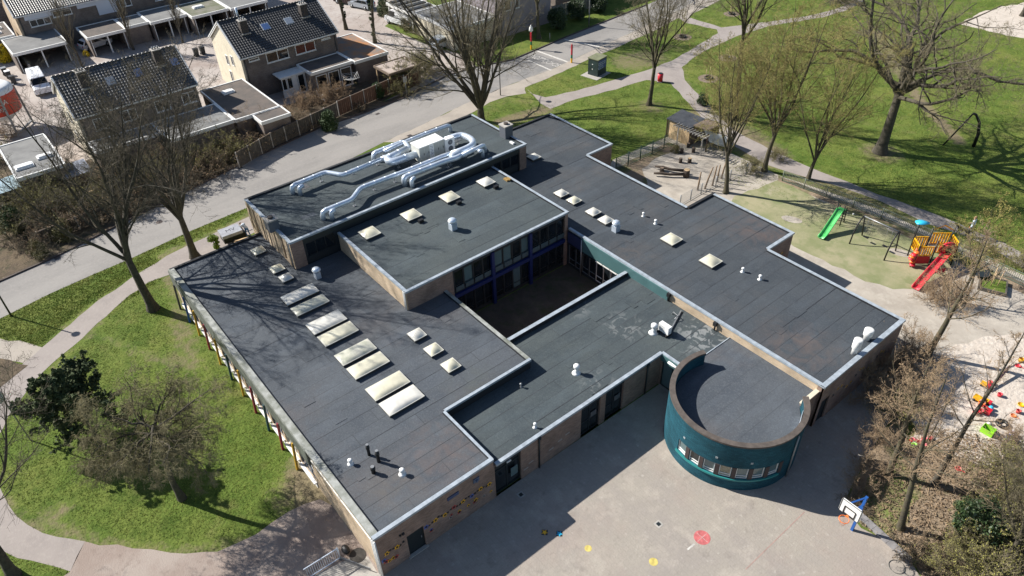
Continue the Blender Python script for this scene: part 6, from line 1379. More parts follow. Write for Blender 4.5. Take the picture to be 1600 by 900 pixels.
tufts('grass', [at(-80, 640), at(-20, 560), at(230, 400), (-29.9, 3), (-29.9, -.3), (-3, -.3), at(600, 900), at(400, 900), at(100, 900), at(-80, 880)], 22000, .025, .05, GB, 1)
tufts('grass', [at(560+40, 250), at(900, 100), at(1200, -20), at(1640, -20), at(1700, 480), at(1300, 330), at(1040, 260)], 45000, .035, .07, GB, 2)
tufts('grass', P((-40, 560), (-40, 500), (200, 400), (400, 318), (400, 345), (300, 410), (70, 545)), 8000, .035, .07, GB, 3)
rg4 = np.random.default_rng(44); pl4 = P((1335, 775), (1440, 665), (1640, 700), (1720, 900), (1700, 990), (1480, 990), (1430, 880), (1345, 820)); a4 = np.array(pl4)
X = rg4.uniform(a4[:, 0].min(), a4[:, 0].max(), 30000); Y = rg4.uniform(a4[:, 1].min(), a4[:, 1].max(), 30000); k = inpoly(X, Y, pl4); X, Y = X[k], Y[k]; M = len(X)
c = np.stack([X, Y, rg4.uniform(.02, .1, M)], 1); a = rg4.normal(0, 1, (M, 3)); a[:, 2] *= .5; a /= np.linalg.norm(a, axis=1, keepdims=True); b = np.cross(a, rg4.normal(0, 1, (M, 3))); b /= np.linalg.norm(b, axis=1, keepdims=True)
s = rg4.uniform(.04, .14, M)[:, None]; v = np.stack([c-a*s, c+a*s, c+b*s*.5], 1).reshape(-1, 3)
put('fallen_leaves', npmesh('fallen_leaves', v, np.arange(M*3).reshape(-1, 3), mat('fallen_leaf', (.30, .21, .13), 1, col2=(.16, .12, .075), vscale=3), smooth=False), None, label='brown fallen leaves and dry stalks covering the shrub bed by the hoop', cat='leaves', kind='stuff')
# ================================================================ OBJECTS
def skin(name, chain, edges, parent=None, mats=None, split=None, sub=1, loc=(0, 0, 0)):
    """one continuous body grown round a skeleton; split(co) picks the material index of a face"""
    me = bpy.data.meshes.new('tmp'); me.from_pydata([c[:3] for c in chain], edges, []); o = bpy.data.objects.new('tmp', me); COL.objects.link(o)
    m = o.modifiers.new('s', 'SKIN'); o.modifiers.new('d', 'SUBSURF').levels = sub
    for i, c in enumerate(chain): me.skin_vertices[0].data[i].radius = (c[3], c[4] if len(c) > 4 else c[3])
    me.skin_vertices[0].data[0].use_root = True
    dg = bpy.context.evaluated_depsgraph_get(); r = bpy.data.meshes.new_from_object(o.evaluated_get(dg)); bpy.data.objects.remove(o)
    r.materials.clear()
    for q in mats: r.materials.append(q)
    for p in r.polygons:
        p.use_smooth = True
        if split: p.material_index = split(p.center)
    r.name = name; return put(name, r, parent, loc)
SKIN = mat('skin', (.50, .30, .21), .6)
JEANS = mat('blue_jeans', (.03, .05, .12), .9); LBLUE = mat('pale_blue_jacket', (.60, .68, .80), .8); HAIRB = mat('light_brown_hair', (.22, .14, .07), .8); HAIRD = mat('dark_hair', (.03, .02, .015), .8)
def person(label, loc, rz, J, top, legs, hair, shoes=WHITE, waist=.95, group=None, tilt=None):
    """J: dict of joints in metres, x forward"""
    t = thing('person', label, 'person', loc if len(loc) == 3 else (loc[0], loc[1], 0), rz)
    names = ['pelvis', 'chest', 'neck', 'head', 'crown', 'sl', 'el', 'hl', 'sr', 'er', 'hr', 'hipl', 'kl', 'al', 'tl', 'hipr', 'kr', 'ar', 'tr']
    rad_ = dict(pelvis=(.15, .12), chest=(.17, .12), neck=(.055, .055), head=(.085, .095), crown=(.075, .08), sl=(.065,), el=(.048,), hl=(.035,), sr=(.065,), er=(.048,), hr=(.035,), hipl=(.095,), kl=(.062,), al=(.042,), tl=(.04,), hipr=(.095,), kr=(.062,), ar=(.042,), tr=(.04,))
    ch = [tuple(J[n])+rad_[n] for n in names]; E = [(0, 1), (1, 2), (2, 3), (3, 4), (1, 5), (5, 6), (6, 7), (1, 8), (8, 9), (9, 10), (0, 11), (11, 12), (12, 13), (13, 14), (0, 15), (15, 16), (16, 17), (17, 18)]
    V = {n: Vector(J[n]) for n in names}
    def near(c, a, b):
        d = V[b]-V[a]; u = max(0, min(1, (c-V[a]).dot(d)/max(d.length_squared, 1e-9))); return (c-V[a]-d*u).length
    segs = [('pelvis', 'chest', 0), ('chest', 'neck', 0), ('neck', 'head', 3), ('head', 'crown', 3), ('chest', 'sl', 0), ('sl', 'el', 0), ('el', 'hl', 0), ('chest', 'sr', 0), ('sr', 'er', 0), ('er', 'hr', 0), ('pelvis', 'hipl', 1), ('hipl', 'kl', 1), ('kl', 'al', 1), ('al', 'tl', 2), ('pelvis', 'hipr', 1), ('hipr', 'kr', 1), ('kr', 'ar', 1), ('ar', 'tr', 2)]
    def split(c):
        for h in ('hl', 'hr'):
            if (c-V[h]).length < .06: return 3
        return min(segs, key=lambda s: near(c, s[0], s[1]))[2]
    skin('body', ch, E, t, [top, legs, shoes, SKIN], split)
    b = MB(); h = V['crown']; d = (V['head']-V['neck']).normalized(); c = h-d*.0; b.sphere((c.x-.02, c.y, c.z+.0), .105, 10, 7, 0, (1, .9, .9)); b.build('hair', hair, t)
    for s in ('l', 'r'):               # hands with five fingers
        e, hh = V['e'+s], V['h'+s]; f = (hh-e).normalized(); b = MB(); b.tube([hh, hh+f*.08], [.032, .036], 6)
        side = f.cross(Vector((0, 0, 1))) if abs(f.z) < .9 else Vector((1, 0, 0)); side.normalize()
        for k, L in enumerate((.06, .075, .08, .07)): b.tube([hh+f*.08+side*(-.026+k*.0175), hh+f*(.08+L*.6)+side*(-.028+k*.0185), hh+f*(.08+L)+side*(-.028+k*.0185)-Vector((0, 0, .012))], [.009, .008, .007], 5)
        b.tube([hh+f*.03+side*.03, hh+f*.07+side*.06], [.011, .008], 5); b.build('hand', SKIN, t)
    b = MB()
    for s in (-1, 1): b.sphere((V['head'].x+.088, V['head'].y+s*.03, V['head'].z+.045), .012, 6, 4)
    b.sphere((V['head'].x+.10, V['head'].y, V['head'].z+.01), .018, 6, 4, 1); b.box(V['head'].x+.08, V['head'].x+.095, V['head'].y-.025, V['head'].y+.025, V['head'].z-.035, V['head'].z-.025, 2); b.build('face', [HAIRD, SKIN, mat('lips', (.35, .1, .08), .6)], t)
    return t
WALK = dict(pelvis=(0, 0, .95), chest=(.03, 0, 1.32), neck=(.05, 0, 1.48), head=(.07, 0, 1.58), crown=(.06, 0, 1.67), sl=(.03, .19, 1.38), el=(-.06, .25, 1.12), hl=(.05, .25, .9), sr=(.03, -.19, 1.38), er=(.08, -.25, 1.12), hr=(.26, -.22, .98),
            hipl=(0, .1, .88), kl=(.16, .1, .5), al=(.20, .1, .09), tl=(.34, .1, .045), hipr=(0, -.1, .88), kr=(-.02, -.1, .5), ar=(-.26, -.1, .14), tr=(-.14, -.1, .05))
pa = at(1513, 370); pd = at(1530, 372); hd = dirz(at(1513, 370), at(1495, 362))
person('person in a pale blue jacket and jeans walking a black dog on the path', pa, hd, WALK, LBLUE, JEANS, HAIRB).scale = (1.15,)*3
def dog(label, loc, rz, m, sc=1.0):
    t = thing('dog', label, 'dog', (loc[0], loc[1], 0), rz); t.scale = (sc,)*3
    ch = [(-.28, 0, .46, .10), (0, 0, .44, .095), (.27, 0, .47, .125, .14), (.42, 0, .60, .07), (.52, 0, .68, .075), (.66, 0, .655, .035), (-.42, 0, .50, .03), (-.56, 0, .62, .02)]
    E = [(0, 1), (1, 2), (2, 3), (3, 4), (4, 5), (0, 6), (6, 7)]
    for s in (.08, -.08):
        i = len(ch); ch += [(.27, s, .36, .055), (.29+s*.6, s, .2, .03), (.27+s*.9, s, .04, .024), (.32+s*.9, s, .025, .024)]; E += [(2, i), (i, i+1), (i+1, i+2), (i+2, i+3)]
        i = len(ch); ch += [(-.30, s, .36, .07), (-.24-s*.4, s, .27, .042), (-.38-s*.8, s, .16, .025), (-.34-s*.8, s, .04, .022), (-.28-s*.8, s, .025, .024)]; E += [(0, i), (i, i+1), (i+1, i+2), (i+2, i+3), (i+3, i+4)]
    skin('body', ch, E, t, [m]); b = MB()
    for s in (-1, 1): b.add([(.47, s*.05, .73), (.50, s*.09, .73), (.50, s*.10, .63)], [(0, 1, 2), (2, 1, 0)])
    b.build('ear', m, t); return t
BFUR = mat('black_fur', (.012, .011, .01), .8)
dg_ = at(1503, 368); dog('black dog on a lead just left of the walker in pale blue', dg_, hd+.2, BFUR, 1.3)
b = MB(); b.tube([(pa[0]+.2*math.cos(hd), pa[1]+.2*math.sin(hd), .98), ((pa[0]+dg_[0])/2, (pa[1]+dg_[1])/2, .6), (dg_[0], dg_[1], .56)], .012, 5)
q = b.build('dog_lead', RED, None); tag(q, 'thin red lead running from the walker to the black dog', 'dog lead')
# cyclist at the top edge
def bicycle(label, loc, rz):
    t = thing('bicycle', label, 'bicycle', (loc[0], loc[1], 0), rz)
    for x in (-.52, .52):
        w = MB(); w.tube([(x+.34*math.cos(k*math.pi/10), 0, .34+.34*math.sin(k*math.pi/10)) for k in range(21)], .02, 6); o = w.build('wheel', RUBBER, t)
        w = MB()
        for k in range(8): a = k*math.pi/4; w.tube([(x, 0, .34), (x+.33*math.cos(a), 0, .34+.33*math.sin(a))], .004, 3)
        w.build('spokes', GREYM, o)
    f = MB(); 
    for a, c in (((-.52, 0, .34), (-.15, 0, .32)), ((-.15, 0, .32), (-.25, 0, .85)), ((-.52, 0, .34), (-.22, 0, .72)), ((-.15, 0, .32), (.38, 0, .8)), ((-.22, 0, .72), (.38, 0, .85)), ((.38, 0, .95), (.52, 0, .34))): f.tube([a, c], .018, 6)
    f.build('frame', BLACK, t); f = MB(); f.box(-.38, -.12, -.07, .07, .86, .92); f.build('saddle', BLACK, t); f = MB(); f.tube([(.28, -.28, 1.02), (.38, -.12, 1.02), (.38, .12, 1.02), (.28, .28, 1.02)], .014, 6); f.build('handlebar', BLACK, t); return t
cl = at(1084, 10); cz = dirz(at(1075, 10), at(1094, 7)); bicycle('dark bicycle being ridden along the street at the top edge', cl, cz)
SIT = dict(pelvis=(-.22, 0, 1.0), chest=(-.10, 0, 1.38), neck=(-.04, 0, 1.54), head=(-.01, 0, 1.65), crown=(-.02, 0, 1.74), sl=(-.08, .19, 1.42), el=(.08, .24, 1.2), hl=(.26, .24, 1.06), sr=(-.08, -.19, 1.42), er=(.08, -.24, 1.2), hr=(.26, -.24, 1.06),
           hipl=(-.20, .1, .95), kl=(.12, .1, .72), al=(.0, .1, .32), tl=(.14, .1, .28), hipr=(-.20, -.1, .95), kr=(.06, -.1, .58), ar=(-.1, -.1, .22), tr=(.04, -.1, .18))
person('person in dark clothes riding the bicycle at the top edge of the street', cl, cz, SIT, mat('slate_coat', (.05, .06, .09), .9), JEANS, HAIRD, BLACK)
# worker bending beside the trailer
BEND = dict(pelvis=(0, 0, .92), chest=(.28, 0, 1.16), neck=(.42, 0, 1.2), head=(.52, 0, 1.2), crown=(.60, 0, 1.22), sl=(.30, .18, 1.2), el=(.42, .22, .96), hl=(.58, .18, .82), sr=(.30, -.18, 1.2), er=(.42, -.22, .96), hr=(.58, -.18, .82),
            hipl=(0, .1, .86), kl=(.08, .12, .47), al=(-.02, .12, .09), tl=(.12, .12, .045), hipr=(0, -.1, .86), kr=(-.02, -.12, .47), ar=(-.12, -.12, .09), tr=(.02, -.12, .045))
wq = at(386, 361, .6); person('worker in white top and blue trousers bending behind the trailer by the roof corner', wq, dirz(at(386, 361), at(374, 357)), BEND, mat('white_sweatshirt', (.45, .52, .6), .8), mat('work_blue', (.03, .12, .34), .8), HAIRD, BLACK)
tq = at(364, 367, .6); tl = thing('trailer', 'small box trailer under a grey tarpaulin beside the lower roof corner', 'trailer', tq+(0,), dirz(at(350, 367), at(378, 357)))
b = MB(); b.box(-.95, .95, -.6, .6, .35, .85); b.build('box', BLACK, tl)
b = MB(); b.box(-1.0, .75, -.65, .65, .86, 1.15); b.build('tarpaulin', mat('grey_tarpaulin', (.30, .31, .34), .5, var=.15, vscale=3), tl)
me = text_obj('MV', .6, mat('dark_marking', (.03, .03, .04), .6)); put('scribble', me, tl, (-.1, 0, 1.155))
for s in (-1, 1): b = MB(); b.tube([(-.1, s*.72, .28), (-.1, s*.62, .28)], .28, 14); b.build('wheel', RUBBER, tl)
b = MB(); b.tube([(.95, 0, .45), (1.7, 0, .45)], .04, 6); b.build('drawbar', GREYM, tl)
pq = at(389, 372, .8); b = MB(); b.box(-.9, .9, -.12, .12, .6, .65); b.box(-.8, .9, .0, .2, .66, .70); b.box(-.7, -.6, -.1, .1, 0, .6); b.box(.6, .7, -.1, .1, 0, .6)
o = b.build('timber_trestle', WOODP, None, loc=(pq[0]-.3, pq[1]-.3, 0), rz=1.3); tag(o, 'fresh sawn boards on a trestle tucked against the school wall', 'timber')
# ---- vehicles
def car(label, loc, rz, m, kind='hatch', name='parked_car', cat='car'):
    t = thing(name, label, cat, (loc[0], loc[1], 0), rz)
    if kind == 'van': prof = [(-2.45, .35), (-2.5, .9), (-2.45, 2.05), (-2.25, 2.15), (.75, 2.15), (1.25, 2.0), (1.85, 1.25), (2.45, 1.0), (2.5, .4)]; win = [(1.22, 1.95), (1.82, 1.28), (.3, 1.28), (.3, 1.95)]; W2 = .95
    else: prof = [(-2.0, .3), (-2.05, .75), (-1.95, 1.0), (-1.6, 1.42), (-1.2, 1.48), (.1, 1.48), (.95, .98), (1.85, .85), (2.05, .65), (2.0, .3)]; win = [(-1.55, 1.36), (-.05, 1.38), (.72, 1.0), (-1.8, .98)]; W2 = .85
    n = len(prof); b = MB(); rows = [(-W2, 1), (-W2+.1, 0), (W2-.1, 0), (W2, 1)]
    v = []
    for y, inn in rows:
        for x, z in prof: v.append((x*(.985 if inn else 1), y*(1-.10*max(0, (z-.9)/.6)), z-(.03 if inn and z > .9 else 0)))
    f = [(r*n+i, r*n+(i+1) % n, (r+1)*n+(i+1) % n, (r+1)*n+i) for r in range(3) for i in range(n)]+[tuple(range(n)), tuple(range(3*n, 4*n))[::-1]]
    b.add(v, f, 0, False); b.build('body', m, t)
    for s in (-1, 1):
        b = MB(); b.add([(x, s*(W2+.006)*(1-.10*max(0, (z-.9)/.6)), z-.015) for x, z in win], [(0, 1, 2, 3) if s > 0 else (3, 2, 1, 0)]); b.build('side_window', GLASS, t)
    def cross(a, c, nm):
        b = MB(); k = W2-.14; off = .012
        dx, dz = c[0]-a[0], c[1]-a[1]; L = math.hypot(dx, dz); nx, nz = -dz/L, dx/L
        if nz < 0: nx, nz = -nx, -nz
        A_ = (a[0]+dx*.1+nx*off, a[1]+dz*.1+nz*off); C_ = (a[0]+dx*.9+nx*off, a[1]+dz*.9+nz*off)
        b.add([(A_[0], -k*.95, A_[1]), (A_[0], k*.95, A_[1]), (C_[0], k, C_[1]), (C_[0], -k, C_[1])], [(0, 1, 2, 3), (3, 2, 1, 0)]); b.build(nm, GLASS, t)
    if kind == 'van': cross((1.25, 2.0), (1.85, 1.25), 'windscreen')
    else: cross((.1, 1.48), (.95, .98), 'windscreen'); cross((-1.6, 1.42), (-1.95, 1.0), 'rear_window')
    for x in (-1.3, 1.3) if kind != 'van' else (-1.6, 1.6):
        for s in (-1, 1):
            b = MB(); b.tube([(x, s*(W2-.16), .32), (x, s*(W2+.015), .32)], .32, 16); w = b.build('wheel', RUBBER, t)
            b = MB(); b.tube([(x, s*(W2+.0), .32), (x, s*(W2+.03), .32)], .19, 12); b.build('rim', GREYM, w)
    for s in (-1, 1):
        b = MB(); X = prof[-2][0]; b.box(X-.06, X+.012, s*W2*.75-.14, s*W2*.75+.14, .62, .76); b.build('headlight', mat('headlight_glass', (.7, .7, .7), .1), t)
        b = MB(); X = prof[1][0]; b.box(X-.012, X+.05, s*W2*.8-.1, s*W2*.8+.1, .7, .9); b.build('tail_light', RED, t)
    return t
CW = mat('white_car_paint', (.75, .76, .78), .25, spec=.8); CS = mat('silver_car_paint', (.42, .46, .50), .25, .3); CD = mat('dark_red_car_paint', (.03, .012, .015), .25)
car('white delivery van parked against the gable end of the glossy-tiled house', at(66, 140), dirz(at(60, 122), at(76, 150)), CW, 'van', 'delivery_van', 'van')
car('white car standing in the shade of the brown-roofed carport', at(151, 74), dirz(at(135, 78), at(165, 68)), CW)
car('white camper-like car half under the white-edged open carport', at(627, 38), dirz(at(627, 38), at(600, 30)), CW, 'van', 'camper_van', 'van')
car('pale blue hatchback parked beside the ivy trunk at the top edge', at(566, 12), dirz(at(575, 12), at(555, 8)), CS); car('dark red car next to the pale blue hatchback, cut by the top edge', at(543, 5), dirz(at(550, 5), at(530, 2)), CD)
car('silver car seen through the many-stemmed tree by the bungalow', at(693, 72), dirz(at(684, 76), at(702, 68)), CS)
def bin_(label, px, lid, rz=0.):
    t = thing('wheelie_bin', label, 'wheelie bin', at(*px)+(0,), rz, 'wheelie bins on the estate'); b = MB()
    v = [(-.24, -.24, .06), (.24, -.24, .06), (.24, .24, .06), (-.24, .24, .06), (-.3, -.3, 1.0), (.3, -.3, 1.0), (.3, .3, 1.0), (-.3, .3, 1.0)]; b.add(v, [(3,2,1,0),(4,5,6,7),(0,1,5,4),(1,2,6,5),(2,3,7,6),(3,0,4,7)]); b.build('body', mat('dark_bin_grey', (.03, .032, .034), .5), t)
    b = MB(); b.box(-.32, .34, -.32, .32, 1.0, 1.07); b.build('lid', lid, t); b = MB(); b.tube([(-.3, -.3, .12), (-.3, .3, .12)], .12, 10); b.build('wheels', RUBBER, t)
DG = _M['dark_bin_grey'] if 'dark_bin_grey' in _M else BLACK
for lb, px, ld in (('dark wheelie bin left of the pair beside the cream gable', (308, 88), BLACK), ('dark wheelie bin right of the pair beside the cream gable', (318, 85), BLACK), ('lone dark wheelie bin by the bungalow drive', (668, 51), BLACK),
                   ('bin with a pale lid at the left end of the lane by the silo', (10, 118), GREYM), ('bin with a pale lid, middle one by the silo', (16, 123), WHITEP), ('black bin casting the longest shadow beside the silo', (23, 131), BLACK),
                   ('bin with a red lid at the garage door beside the cream gable', (330, 34), RED), ('bin with a blue lid at the garage door', (341, 31), CYAN)): bin_(lb, px, ld)
# ---- posts, lamps, signs
def post(name, label, cat, px, h, r, m, head=None, world=None):
    q = world or at(*px); t = thing(name, label, cat, (q[0], q[1], 0)); b = MB(); b.tube([(0, 0, -.05), (0, 0, h)], [r*1.2, r*.8], 8); b.build('pole', m, t)
    if head == 'lamp':
        b = MB(); b.lathe(0, 0, [(.08, h), (.26, h+.05), (.30, h+.14), (.22, h+.22), (.05, h+.26)], 12); b.build('lamp_head', m, t)
    elif head == 'arm':
        b = MB(); b.tube([(0, 0, h-.1), (.3, 0, h+.1), (.9, 0, h+.15)], .04, 6); b.build('arm', m, t); b = MB(); b.box(.75, 1.35, -.12, .12, h+.08, h+.2); b.build('lamp_head', m, t)
    return t
post('street_lamp', 'dark street lamp on the verge at the left edge with a long shadow', 'street lamp', (18, 494), 4.6, .06, DOORB, 'lamp')
post('street_lamp', 'thin dark lamp post on the pavement behind the many-stemmed tree', 'street lamp', (782, 149), 4.2, .05, DOORB, 'lamp'); post('street_lamp', 'grey lamp post on the shaded grass near the pale trellis', 'street lamp', (920, 41), 6.5, .07, GREYM, 'arm')
t = post('street_sign', 'small grey sign on a pole at the end of the red-brown fence', 'sign', (636, 151), 2.3, .035, GREYM); b = MB(); b.box(-.02, .03, -.22, .22, 1.8, 2.4); b.build('sign_plate', GREYM, t)
post('marker_post', 'short pale post standing in the shaded grass by the street', 'post', (859, 62), .9, .05, CONC)
for i, (px, lb) in enumerate((((830, 77), 'tall pencil-striped school zone post with a white tip on the grass verge'), ((893, 98), 'pencil-striped school zone post at the pavement edge beside the road line'))):
    q = at(*px); t = thing('pencil_post', lb, 'school zone post', q+(0,)); z = 0
    for m, h in ((YEL, .6), (mat('pencil_green', (.01, .16, .08), .5), .45), (RED, 1.15)):
        b = MB(); b.cyl(0, 0, z, z+h-.003, .12, n=8, smooth=False); b.build('band', m, t); z += h
    b = MB()
    if i == 0: b.lathe(0, 0, [(.05, z), (.05, z+.1), (.28, z+.25), (.2, z+.7), (.02, z+1.0)], 8); b.build('white_tip', WHITE, t)
    else: b.cyl(0, 0, z, z+.25, .12, .02, 8); b.build('tip', RED, t)
q = at(1031, 128); t = thing('litter_bin', 'bright red litter bin beside the park path fork', 'litter bin', q+(0,), .5); b = MB(); b.cyl(0, 0, .12, 1.02, .30, .34, 10); b.build('body', RED, t); b = MB(); b.box(-.3, .3, -.3, .3, 0, .1); b.build('base', CONC, t); b = MB(); b.cyl(0, 0, 1.03, 1.08, .26, n=10); b.build('opening', BLACK, t)
# transformer cabinet
A_, B_, C_ = at(921, 118), at(933.5, 121), at(950, 112); wl_ = math.hypot(B_[0]-A_[0], B_[1]-A_[1]); wr_ = math.hypot(C_[0]-B_[0], C_[1]-B_[1]); rz = dirz(A_, B_)
t = thing('transformer_cabinet', 'dark green transformer cabinet with blue and white graffiti on a concrete pad', 'cabinet', (B_[0], B_[1], 0), dirz(B_, C_)-math.pi/2)
w1, w2, hh = 1.45, 1.75, 2.05
b = MB(); b.box(-w1, 0, 0, w2, .05, hh); b.build('cabinet', mat('dark_green_cabinet', (.016, .032, .034), .5, var=.3, vscale=1.5), t)
b = MB(); b.box(-w1-.06, .06, -.06, w2+.06, hh+.002, hh+.10); b.build('roof', mat('mossy_cabinet_roof', (.16, .17, .10), .9, var=.2, vscale=2), t)
b = MB(); b.box(-w1-.5, .5, -.8, w2+.3, 0, .05); b.build('pad', CONC, t)
b = MB(); b.box(.001, .012, .08, w2-.08, .85, 1.95); g = b.build('graffiti', mat('graffiti_blue', (.05, .09, .2), .7), t)
rgf = random.Random(2)
for k in range(7):
    y = .2+(k % 4)*.38; z = 1.55 if k < 4 else 1.08; b = MB(); pts = [(0.02, y+.13*math.cos(a)+rgf.uniform(-.02, .02), z+.19*math.sin(a)+rgf.uniform(-.02, .02)) for a in np.linspace(.4, 2*math.pi-.2*(k % 3), 10)]; b.tube(pts, .022, 5); b.build('graffiti_stroke', mat('graffiti_white', (.5, .58, .62), .7), g)
b = MB()
for z in (.8, 1.4): b.box(-w1*.6, -w1*.5, -.02, -.001, z, z+.08)
b.build('lock', WHITEP, t)
# big swing arch in the park
A_, B_ = at(1473, 227), at(1521, 229); t = thing('swing_arch', 'tall black curved arch with a slanted strut on the park lawn', 'play arch', A_+(0,)); L = (B_[0]-A_[0], B_[1]-A_[1])
b = MB(); b.tube([(L[0], L[1], -.05), (L[0]*.99, L[1]*.99, 1.4), (L[0]*.88, L[1]*.88, 2.6), (L[0]*.68, L[1]*.68, 3.4), (L[0]*.58, L[1]*.58, 3.5)], [.17, .16, .14, .12, .12], 10); b.build('arch', BLACK, t)
b = MB(); b.tube([(0, 0, -.05), (L[0]*.58, L[1]*.58, 3.48)], .08, 8); b.build('strut', BLACK, t)
# ---- school playground
A_, B_ = at(1285, 371), at(1309, 349); d = Vector((B_[0]-A_[0], B_[1]-A_[1])); dl = d.length; rz = math.atan2(d.y, d.x)
t = thing('green_slide', 'bright green slide on black posts near the roof corner', 'slide', A_+(0,), rz)
def chute(L, h, w, m, t, rail=.16, name='chute', x0=0.0):
    pr = [(x0-.35, .12), (x0+.1, .16), (x0+.5, .35), (x0+L*.8, h*.82), (x0+L*.93, h*.99), (x0+L, h)]; b = MB(); v = []
    sec = [(-w/2-.06, rail), (-w/2, rail+.01), (-w/2+.05, .02), (0, 0), (w/2-.05, .02), (w/2, rail+.01), (w/2+.06, rail), (w/2+.06, rail-.05), (w/2, -.04), (-w/2, -.04), (-w/2-.06, rail-.05)]; K = len(sec)
    for x, z in pr: v += [(x, y, z+s) for y, s in sec]
    f = [(i*K+j, (i+1)*K+j, (i+1)*K+(j+1) % K, i*K+(j+1) % K) for i in range(len(pr)-1) for j in range(K)]+[tuple(range(K)), tuple(range((len(pr)-1)*K, len(pr)*K))[::-1]]
    b.add(v, f, 0, True); return b.build(name, m, t)
chute(2.5, 1.5, .5, GREENP, t)
b = MB(); b.box(2.5, 3.0, -.3, .3, 1.42, 1.5); b.build('platform', GREENP, t)
for x in (2.55, 3.1):
    for s in (-.3, .3): b = MB(); b.tube([(x+(.25 if x > 3 else 0), s, -.05), (x, s, 1.6 if x > 3 else 2.05)], .045, 8); b.build('post', BLACK, t)
for k in range(4): b = MB(); b.tube([(3.27-k*.05, -.3, .3+k*.3), (3.27-k*.05, .3, .3+k*.3)], .03, 6); b.build('rung', BLACK, t)
# basket swing between two arches
f1, f2, g1_, g2_ = at(1327, 381), at(1339, 373), at(1381, 407), at(1392, 398); t = thing('playground_swing', 'black swing of two curved arches joined by a steel beam', 'swing', f1+(0,))
apx = []
for (p, q) in ((f1, f2), (g1_, g2_)):
    a = Vector((p[0]-f1[0], p[1]-f1[1], 0)); c = Vector((q[0]-f1[0], q[1]-f1[1], 0)); dd = (c-a).normalized(); c = a+dd*1.9; top = a+dd*1.15+Vector((0, 0, 2.25)); apx.append(top)
    b = MB(); b.tube([a-Vector((0, 0, .05)), a+dd*.12+Vector((0, 0, .9)), a+dd*.45+Vector((0, 0, 1.75)), a+dd*.8+Vector((0, 0, 2.15)), top], .06, 8); b.build('curved_leg', BLACK, t)
    b = MB(); b.tube([c-Vector((0, 0, .05)), top+dd*.1], .06, 8); b.build('leg', BLACK, t)
b = MB(); b.tube([apx[0], apx[1]], .055, 8); b.build('beam', GREYM, t)
mid = (apx[0]+apx[1])/2; ax_ = (apx[1]-apx[0]).normalized(); pp = Vector((-ax_.y, ax_.x, 0))
for sg in (-.28, .28):
    L_ = (apx[1]-apx[0]).length; c = mid+ax_*sg*L_; b = MB(); b.box(-.22, .22, -.1, .1, -.02, .02); o = b.build('swing_seat', BLACK, t, loc=(c.x, c.y, .5), rz=math.atan2(ax_.y, ax_.x))
    for sp in (-.2, .2): b = MB(); b.tube([(c.x+ax_.x*sp, c.y+ax_.y*sp, c.z), (c.x+ax_.x*sp, c.y+ax_.y*sp, .52)], .01, 4); b.build('chain', GREYM, t)
# climbing frame
A_, C_ = at(1427, 414), at(1485, 414); rz = dirz(A_, C_); t = thing('climbing_frame', 'climbing frame with yellow panels, red slide and a sky-blue leaf roof', 'climbing frame', A_+(0,), rz); S_ = math.hypot(C_[0]-A_[0], C_[1]-A_[1])
def lp(px, py, z):
    q = at(px, py, z); dx, dy = q[0]-A_[0], q[1]-A_[1]; return (dx*math.cos(-rz)-dy*math.sin(-rz), dx*math.sin(-rz)+dy*math.cos(-rz))
D_ = 1.25; sx = [0, S_*.42, S_]
for i, x in enumerate(sx):
    for j, y in enumerate((0, D_)):
        h = 3.3 if (i, j) == (0, 1) else (2.7 if j else (2.3 if i else 2.6)); b = MB(); b.tube([(x, y, -.05), (x, y, h)], .055, 8); b.build('post', BLACK, t)
b = MB(); b.box(sx[0]+.06, sx[1]-.06, .06, D_-.06, .85, .92); b.build('deck', GREYM, t); b = MB(); b.box(sx[1]+.06, sx[2]-.06, .06, D_-.06, 1.15, 1.22); b.build('deck', GREYM, t)
def panel(a, c, z0, z1, n, m=YEL):
    b = MB(); a = Vector(a+(0,)); c = Vector(c+(0,)); d = (c-a)
    b.bar(a+d*.08+Vector((0, 0, z0)), c-d*.08+Vector((0, 0, z0)), .05, .08); b.bar(a+d*.08+Vector((0, 0, z1)), c-d*.08+Vector((0, 0, z1)), .05, .08)
    for k in range(n): p = a+d*(.12+.76*k/(n-1)); b.bar(p+Vector((0, 0, z0+.04)), p+Vector((0, 0, z1-.04+.10*math.sin(math.pi*k/(n-1)))), .045, .09)
    b.build('yellow_panel', m, t)
panel((sx[0], 0), (sx[1], 0), .95, 1.75, 6); panel((sx[0], D_), (sx[1], D_), .95, 1.85, 6); panel((0, 0), (0, D_), .95, 1.8, 5); panel((sx[1], D_), (sx[2], D_), 1.25, 2.2, 7); panel((sx[2], 0), (sx[2], D_), .3, 2.1, 5); panel((sx[1], 0), (sx[1]+.5, 0), 1.25, 2.0, 3)
b = MB(); b.add([(sx[1], D_, 2.5), ((sx[1]+sx[2])/2, D_, 3.0), (sx[2], D_, 2.5), (sx[1], D_+.06, 2.4), ((sx[1]+sx[2])/2, D_+.06, 2.85), (sx[2], D_+.06, 2.4)], [(0, 1, 4, 3), (1, 2, 5, 4), (3, 4, 1, 0), (4, 5, 2, 1)]); b.build('gable_rail', YEL, t)
b = MB(); n = 14; v = [(.15, D_-.1, 3.38)]
v += [(.1+.55*math.cos(2*math.pi*k/n)*(1+.2*math.cos(2*math.pi*k/n*3)), D_-.1+.34*math.sin(2*math.pi*k/n), 3.30-.03*math.cos(4*math.pi*k/n)) for k in range(n)]; v += [(x, y, z-.05) for x, y, z in v[1:]]
b.add(v, [(0, 1+k, 1+(k+1) % n) for k in range(n)]+[(1+k, 1+n+k, 1+n+(k+1) % n, 1+(k+1) % n) for k in range(n)]+[tuple(range(1+n, 1+2*n))[::-1]], 0, True); b.build('leaf_roof', CYAN, t)
